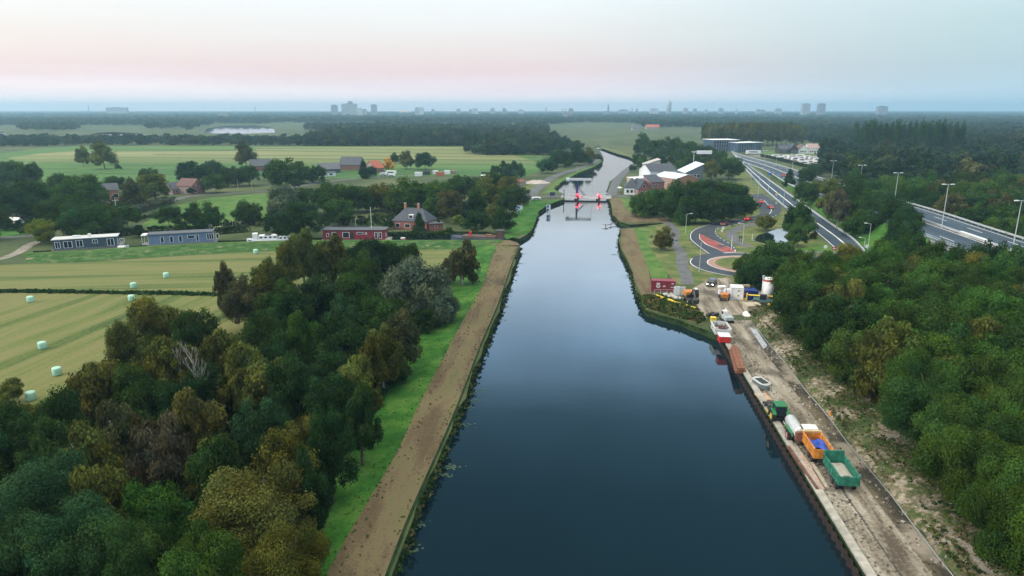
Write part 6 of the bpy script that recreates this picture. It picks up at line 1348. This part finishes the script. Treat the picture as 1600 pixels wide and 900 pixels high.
MB().b2(.6, 2.6, -.02, .01, .3, 2.6).build('door', mat('white_door', (.72, .75, .76), .5), r_); MB().b2(2.75, 3.1, -.04, .0, 1.4, 1.6).build('label_plate', RED, r_)
NAVC = mat('navy_container', (.015, .04, .20), .5, var=.15)
container((1162, 470), (1173, 470), 2.8, 2.3, NAVC, 'dark blue container directly right of the white one'); container((1174, 469), (1184, 469), 2.8, 2.1, NAVC, 'dark blue container next to the yellow machine')
p = P(1167, 466, 0); tag(MB().b2(-.7, .7, -.4, .4, 0, .5).build('crate', mat('straw_crate', (.35, .28, .18), .9), loc=(p.x, p.y + 1, 2.42)), 'straw coloured crate standing on the first blue container', 'crate')
p = P(1198, 471, 0); r_ = empty('silo', (p.x, p.y, .05), 0, 'tall white round silo with a red band behind the blue containers', 'silo'); r_.scale = (.86, .86, .92)
MB().lathe([(1.5, 0), (1.5, 5.2)], n=30).build('shell', WHITE, r_, smooth=True); MB().lathe([(1.53, 5.2), (1.53, 5.6)], n=30).build('band', RED, r_); MB().lathe([(1.55, 5.6), (1.55, 5.8), (.5, 6.0)], n=30).build('lid', WHITE, r_); MB().bar((-1.6, -.5, 0), (-1.6, -.5, 6.4), .06).build('ladder', GALV, r_); MB().b2(-1.8, -1.3, -.7, -.2, 5.9, 6.6).build('valve', GALV, r_)
# wheeled excavator
r_ = vehicle('excavator', (1079, 472), (1087, 478), 'orange and black wheeled excavator with folded arm on the bank point', 'excavator')
MB().b2(-1.15, 1.15, -2.1, 2.1, .75, 1.15).build('chassis', DARKM, r_)
for s in (-1, 1):
    for y in (-1.4, 1.4): wheel(r_, s * 1.05, y, .55, .42, mat('mud_rim', (.30, .22, .14), .8))
MB().b2(-1.2, 1.2, -2.3, .1, 1.25, 2.35).build('engine_housing', ORANGE, r_, bevel=.12); MB().b2(-1.2, 1.2, .1, .6, 1.25, 1.8).build('slew_frame', BLACK, r_)
cb = MB().extx([(.0, 1.3), (.0, 3.1), (1.2, 3.1), (1.6, 2.2), (1.6, 1.3)], -1.2, -.2).build('cab', BLACK, r_, bevel=.05); MB().extx([(.15, 1.9), (.15, 2.95), (1.15, 2.95), (1.5, 2.2), (1.5, 1.9)], -1.24, -.16).build('pane', mat('cab_glass', (.12, .2, .22), .15), cb)
MB().b2(-1.15, -.25, .1, 1.1, 3.1, 3.2).build('roof', WHITE, r_)
mb = MB().bar((.3, .6, 1.8), (.3, 2.2, 3.6), .22, .2, 4).bar((.3, 2.2, 3.6), (.3, 3.2, 1.9), .2, .15, 4); mb.build('boom', BLACK, r_); MB().extx([(2.8, .5), (3.6, .5), (3.8, 1.4), (3.3, 1.9), (2.9, 1.5)], -.2, .8).build('bucket', DARKM, r_)
# yellow telescopic handler, orange dumper
r_ = vehicle('telehandler', (1191, 476), (1172, 474), 'yellow telescopic handler reaching left beside the concrete slabs', 'loader')
MB().b2(-1.0, 1.0, -2.2, 2.0, .7, 1.3).build('body', mat('teal_body', (.06, .14, .15), .5), r_, bevel=.08); MB().b2(-1.0, -.1, -.8, .6, 1.3, 2.5).build('cab', GLASS, r_, bevel=.05); MB().bar((.5, -2.0, 1.9), (.5, 3.4, 1.7), .22, .16, 4).build('boom', YELLOW, r_)
mb = MB().b2(-.3, 1.3, 3.3, 3.5, .6, 2.0); mb.bar((-.1, 3.4, .6), (-.1, 4.6, .6), .06, n=4); mb.bar((1.1, 3.4, .6), (1.1, 4.6, .6), .06, n=4); mb.build('fork', YELLOW, r_)
for s in (-1, 1):
    for y in (-1.4, 1.4): wheel(r_, s * 1.0, y, .55, .4, YR)
r_ = vehicle('site_dumper', (1131, 468), (1135, 476), 'orange site dumper with number board beside the white container', 'dumper')
MB().extx([(.1, .8), (.3, 1.7), (1.7, 1.6), (1.5, .7)], -.75, .75).build('skip', ORANGE, r_, bevel=.05); MB().b2(-.5, .5, -1.6, .1, .6, 1.3).build('engine_housing', RED, r_, bevel=.08); MB().bar((-.5, -.5, 1.3), (-.5, -.5, 2.6), .05).bar((.5, -.5, 1.3), (.5, -.5, 2.6), .05).bar((-.5, -.5, 2.6), (.5, -.5, 2.6), .05).build('roll_bar', BLACK, r_)
for s in (-1, 1):
    for y in (-1.1, 1.0): wheel(r_, s * .85, y, .42, .34)
r_ = vehicle('trailer', (1137, 464), (1145, 464), 'red flat trailer with a pale box between dumper and container', 'trailer'); MB().b2(-.8, .8, -1.3, 1.2, .5, .9).build('deck', RED, r_, bevel=.03); MB().b2(-.6, .6, -1.0, .4, .9, 1.9).build('box', WHITE, r_, bevel=.05); wheel(r_, -.85, 0, .35, .22); wheel(r_, .85, 0, .35, .22)
p = P(1127, 463, 0); r_ = empty('light_cart', (p.x, p.y, .05), 0, 'pale lighting cart with raised hood behind the orange dumper', 'cart'); MB().b2(-.7, .7, -.5, .5, .4, 1.5).build('housing', WHITE, r_, bevel=.1); MB().b2(-.85, .85, -.6, .6, 1.9, 2.5).build('hood', WHITE, r_, bevel=.1); MB().bar((0, 0, 1.5), (0, 0, 1.9), .08).build('post', GALV, r_); wheel(r_, -.75, 0, .3, .2); wheel(r_, .75, 0, .3, .2)
# concrete slabs
for k in range(4):
    p = P(1175, 486, 0); o = MB().b2(-1.6, 1.6, -1.5, 1.5, 0, .34).build('concrete_slab', mat('slab_buff', (.40, .36, .28), .9, var=.2), loc=(p.x, p.y, .06 + k * .40), bevel=.03); o.rotation_euler = (0, 0, R((-3, 2, -1, 3)[k])); tag(o, f"buff concrete slab, {['lowest', 'second', 'third', 'topmost'][k]} of the slab stack in the yard", 'slab', 'stacked concrete slabs')
    if k: tag(MB().b2(-1.4, 1.4, -1.2, -1.1, 0, .06).b2(-1.4, 1.4, 1.1, 1.2, 0, .06).build('batten', MATS['old_timber'], loc=(p.x, p.y, .0 + k * .40)), f"timber battens under the {['', 'second', 'third', 'topmost'][k]} concrete slab", 'batten')
p = P(1166, 493, 0); o = MB().lathe([(.3, 0), (.8, .0), (.8, .35), (.3, .35)], n=20).build('cable_drum', WHITE, loc=(p.x, p.y, .1)); o.rotation_euler = (R(35), 0, 0); tag(o, 'round white drum leaning in the weeds below the slabs', 'cable drum')
p = P(1173, 492, 0); tag(MB().b2(-1.3, 1.3, -.4, .4, 0, .35).build('rusty_beam_pile', mat('rust_dark', (.16, .05, .035), .9, var=.4), loc=(p.x, p.y, .06)), 'dark rusty scrap lying in front of the slab stack', 'scrap')
# long yellow floating boom, white boards and stone sacks on the point
def pipe(pts, r_, m_, name, label, cat, z=.25):
    q = [P(a, b, 0) + Vector((0, 0, z)) for a, b in pts]; return tag(MB().path(q, r_, 8).build(name, m_), label, cat)
pipe([(1025, 463.5), (1038, 468), (1053, 473)], .32, YELLOW, 'yellow_pipe', 'thick end of the yellow pipe on the bank point', 'pipe'); pipe([(1054, 473.4), (1070, 478), (1087, 483)], .2, YELLOW, 'yellow_pipe', 'slim end of the yellow pipe reaching the excavator', 'pipe')
p = P(1062, 462, 0); r_ = empty('site_hut', (p.x, p.y, .05), R(4), 'white folded board panels between the container and the excavator', 'panel'); MB().b2(-1.4, -.05, -.1, .1, 0, 2.2).build('panel', WHITE, r_); MB().b2(.05, 1.3, .1, .28, 0, 2.0).build('panel', WHITE, r_)
for k, (x, y, s) in enumerate(((1040, 464, 1.0), (1046, 466, .8), (1052, 466, .9), (1057, 468, .8), (1049, 462, .7), (1062, 468, .7))):
    p = P(x, y, 0); o = MB().lathe([(.5, 0), (.62, .3), (.55, .75), (.2, .9)], n=12, sx=1.3).build('stone_sack', mat('sack_grey', (.42, .42, .40), .9, var=.25), loc=(p.x, p.y, .06), smooth=True); o.scale = (s, s, s); o.rotation_euler = (0, 0, k); tag(o, f"{['big pale', 'second pale', 'third pale', 'fourth pale', 'small rear', 'small outer'][k]} sack in the row before the wine red container", 'sack', 'pale sacks on the bank point')
p = P(1090, 490, 0)
# mesh construction fence before the container
r_ = empty('mesh_fence', tuple(P(1022, 461, 0)), R(3), 'low wire fence in front of the wine red container', 'fence'); mb = MB(); [mb.bar((x, 0, 0), (x, 0, 1.3), .04, n=4) for x in (0, 1.5, 3, 4.5)]; mb.build('post', GALV, r_); MB().bar((0, 0, 1.25), (4.5, 0, 1.25), .025, n=4).bar((0, 0, .7), (4.5, 0, .7), .02, n=4).build('wire', GALV, r_)
# orange marker on the embankment
p = P(1297, 650, 1.9); tag(MB().lathe([(.22, 0), (.2, .1), (.06, .75)], n=12).build('traffic_cone', ORANGE, loc=(p.x, p.y, 2.0)), 'small orange cone standing in the weeds of the embankment', 'cone')
# pale tarpaulin on the verge by the quay road
a = [P(x, y, 0) for x, y in ((1171, 512), (1182, 516), (1199, 541), (1193, 546))]
tag(MB().raw([(p.x, p.y, .10 + .02 * i) for i, p in enumerate(a)] + [(p.x, p.y, .04) for p in a], [(3, 2, 1, 0), (0, 1, 5, 4), (1, 2, 6, 5), (2, 3, 7, 6), (3, 0, 4, 7)][:5]).build('ground_sheet', mat('pale_sheet', (.36, .40, .44), .6, var=.2)), 'pale grey sheet spread on the verge opposite the red generator', 'sheet')

# ------------------------------------------------------------------ farm vehicles, caravans, containers in the yard behind
def caravan(pxy, L_, m_, label, cat='caravan', H_=2.6, rot=0, group=None):
    p = P(*pxy, 0); r_ = empty('caravan' if cat == 'caravan' else cat, (p.x, p.y, .05), R(rot), label, cat, group)
    MB().exty([(-L_ / 2, .5), (-L_ / 2 + .1, H_ * .9), (-L_ / 2 + .5, H_), (L_ / 2 - .3, H_), (L_ / 2, H_ * .7), (L_ / 2, .5)], -1.1, 1.1).build('body', m_, r_, bevel=.08); MB().b2(-L_ * .3, L_ * .25, -1.14, -1.08, H_ * .5, H_ * .75).build('window', GLASS, r_)
    for x in (-L_ * .28, L_ * .28): MB().lathe([(.33, -.12), (.33, .12)], (x, -1.0, .33), 12, 'y').build('wheel', TYRE, r_)
    return r_
for i, (x, y) in enumerate(((1228, 247), (1236, 248.5), (1243, 250.5), (1252, 252.5), (1212, 246.5), (1220, 249.5), (1262, 248), (1270, 250), (1278, 252), (1286, 248), (1256, 257), (1266, 255.5), (1276, 257), (1250, 246), (1293, 251))):
    caravan((x, y), 6.0 + i % 3, WHITE, f"white caravan, {ordn(i)} counted in the sales yard by the motorway", rot=(i * 37) % 40 - 20, group='caravans in the yard by the motorway')
sheet('parking', px((1165, 243), (1200, 241), (1310, 244), (1305, 258), (1262, 261), (1230, 253)), .04, land('gravel_lot', [(.3, (.13, .12, .115)), (.6, (.20, .185, .18))], scale=.1))
sheet('lawn', px((1190, 236), (1330, 238), (1310, 243), (1190, 241)), .03, G_MEADOW)
caravan((1177, 241), 14, WHITE, 'large white coach parked below the office wing', 'coach', 3.6)
caravan((576, 275), 6, WHITE, 'white van at the farm beside the dark conifer', 'van'); caravan((599, 275), 4.4, WHITE, 'small white van left of the yellow tree', 'van', 2.0); caravan((611, 273), 7, WHITE, 'white motorhome right of the yellow tree', 'motorhome'); caravan((612, 276), 4.4, WHITE, 'pale car in front of the white motorhome', 'car', 1.5)
for i, (x0, x1, y, m_, lab) in enumerate(((648, 659, 275.5, WHITE, 'white box container at the left end of the farm storage yard'), (661, 672, 273.5, DARKM, 'grey container behind the poplar shaped tree'), (676, 684, 272.5, WHITE, 'second white container in the storage yard'), (681, 694, 275, mat('orange_container', (.42, .14, .06), .6), 'orange container lying in front in the storage yard'), (694, 703, 272.5, WHITE, 'white covered boat like box in the storage yard'), (705, 713, 272, mat('tan_container', (.35, .26, .2), .7), 'tan container at the right end of the storage yard'))):
    container((x0, y), (x1, y), 3, 2.4, m_, lab)
caravan((472, 288), 4.4, DARKM, 'dark car parked on the lane below the farm trees', 'car', 1.5); caravan((345, 361), 4.3, mat('beige_car', (.5, .46, .38), .5), 'beige car behind the right end of the blue houseboat', 'car', 1.5)
caravan((757, 272), 4.6, DARKM, 'dark car parked at the meadow end of the storage yard', 'car', 1.5); caravan((838, 313), 4.4, WHITE, 'pale car parked before the left bridge approach', 'car', 1.5, rot=10)
building('shed', (812, 292), (822, 288), 5, 2.0, mat('rubble_grey', (.3, .28, .26), .9), RUST, 'gable_x', 1.0, label='rusty roofed shelter by the rubble left of the canal road', cat='shed')
p = P(838, 286, 0); v = []; f = []; n1 = 14
for i in range(n1):
    for j in range(n1): a_, b_ = (i / (n1 - 1) - .5), (j / (n1 - 1) - .5); v.append((p.x + a_ * 16, p.y + b_ * 12, max(-.05, 1.6 * (1 - 4 * (a_ * a_ + b_ * b_)) + .5 * hnoise(i * 1.7, j * 1.3))))
for i in range(n1 - 1):
    for j in range(n1 - 1): f.append((i * n1 + j, (i + 1) * n1 + j, (i + 1) * n1 + j + 1, i * n1 + j + 1))
tag(MB().raw(v, f).build('rubble_heap', mat('rubble_pale', (.42, .38, .35), .95, var=.35, scale=.8), smooth=False), 'pale rubble heap left of the canal road by the bridge', 'rubble heap')
# boat shed mast things by the village: tall white pole with yard
for (x, y, h, lab) in ((182, 328, 5.4, 'white pole with cross arm by the lane below the orange red house'), (150, 372, 4.6, 'white T shaped aerial mast behind the dark houseboat')):
    p = P(x, y, 0); r_ = empty('aerial_mast', (p.x, p.y, 0), 0, lab, 'mast'); MB().bar((0, 0, 0), (0, 0, h), .12).build('pole', WHITE, r_); MB().b2(-1.4, 1.8, -.06, .06, h * (.75 if x > 160 else 1), h * (.75 if x > 160 else 1) + .14).build('cross_arm', WHITE, r_)
# people on the inner path and by the canal house
def person(pxy, yaw, top, legs, label, z=.06, stride=.14):
    p = P(*pxy, 0); bm = bpy.data.meshes.new('person')
    V = [(0, 0, .95), (0, 0, 1.15), (0, 0, 1.42), (0, 0, 1.54), (0, .02, 1.68), (-.1, 0, .9), (-.11, stride, .5), (-.11, stride * 1.2, .06), (-.11, stride * 1.2 + .16, .04), (.1, 0, .9), (.11, -stride * .6, .5), (.11, -stride * 1.5, .08), (.11, -stride * 1.5 + .16, .04), (-.2, 0, 1.4), (-.26, -.06, 1.12), (-.25, .08, .86), (.2, 0, 1.4), (.26, .06, 1.12), (.25, .16, .88)]
    E_ = [(0, 1), (1, 2), (2, 3), (3, 4), (0, 5), (5, 6), (6, 7), (7, 8), (0, 9), (9, 10), (10, 11), (11, 12), (2, 13), (13, 14), (14, 15), (2, 16), (16, 17), (17, 18)]
    bm.from_pydata(V, E_, []); o = bpy.data.objects.new('person', bm); link(o); o.location = (p.x, p.y, z); o.rotation_euler = (0, 0, R(yaw))
    md = o.modifiers.new('body', 'SKIN'); rad = [.15, .14, .16, .06, .10, .10, .07, .05, .04, .10, .07, .05, .04, .08, .05, .04, .08, .05, .04]
    for i, r__ in enumerate(rad): bm.skin_vertices[0].data[i].radius = (r__, r__ * .8)
    bm.skin_vertices[0].data[0].use_root = True; bm.materials.append(top); sd_ = o.modifiers.new('smooth', 'SUBSURF'); sd_.levels = sd_.render_levels = 1
    MB().lathe([(.05, 1.60), (.115, 1.68), (.115, 1.76), (.05, 1.82)], (0, .01, 0), 10).build('hair', BLACK, o); tag(o, label, 'person')
person((1155.5, 376.5), 150, mat('dark_coat', (.03, .035, .05), .9), BLACK, 'person in a dark coat walking on the inner path, left of two'); person((1158.5, 377), 160, mat('blue_coat', (.04, .06, .10), .9), BLACK, 'person in a blue coat walking on the inner path, right of two')
for i, (x, lab) in enumerate(((969, 'person in dark clothes standing at the terrace left of the canal house'), (972, 'person in dark clothes nearest the white canal house wall'))): person((x, 304.5), 40 * i, MATS['dark_coat'], BLACK, lab, z=.1)
p = P(968, 300, 0); r_ = empty('parasol', (p.x, p.y, .1), 0, 'pale parasol on the terrace beside the canal house', 'parasol'); MB().bar((0, 0, 0), (0, 0, 2.3), .04).build('pole', WHITE, r_); MB().lathe([(1.5, 2.1), (.1, 2.7)], n=8).build('canopy', WHITE, r_)
# low crash barrier block on the viaduct median
a = P(1520, 372, 6); o = MB().b2(-.4, .4, -7, 7, 0, .8).build('concrete_barrier', WHITE, loc=(a.x, a.y, 6.08)); o.rotation_euler = (0, 0, R(-7)); tag(o, 'short pale concrete barrier in the motorway median above the viaduct', 'barrier')
# drill pipes of the quay: rail line along the road
A = [qd(y, 3.2) for y in (-10, 20, 45, 60, 72)]; tag(MB().path([p + Vector((0, 0, .1)) for p in resample(A, 30)], .05, 5).build('drain_hose', DARKM), 'thin dark hose running along the work road in front', 'hose')
A = [qd(y, 8.1 + .15 * math.sin(y * .3)) for y in range(-10, 134, 6)]; tag(MB().path([p + Vector((0, 0, .12)) for p in A], .07, 5).build('drain_pipe', mat('grey_pipe', (.25, .27, .27), .6)), 'thin grey pipe along the muddy foot of the embankment', 'pipe')
# pond outline
sheet('pond_water', pond, .11, WATER)
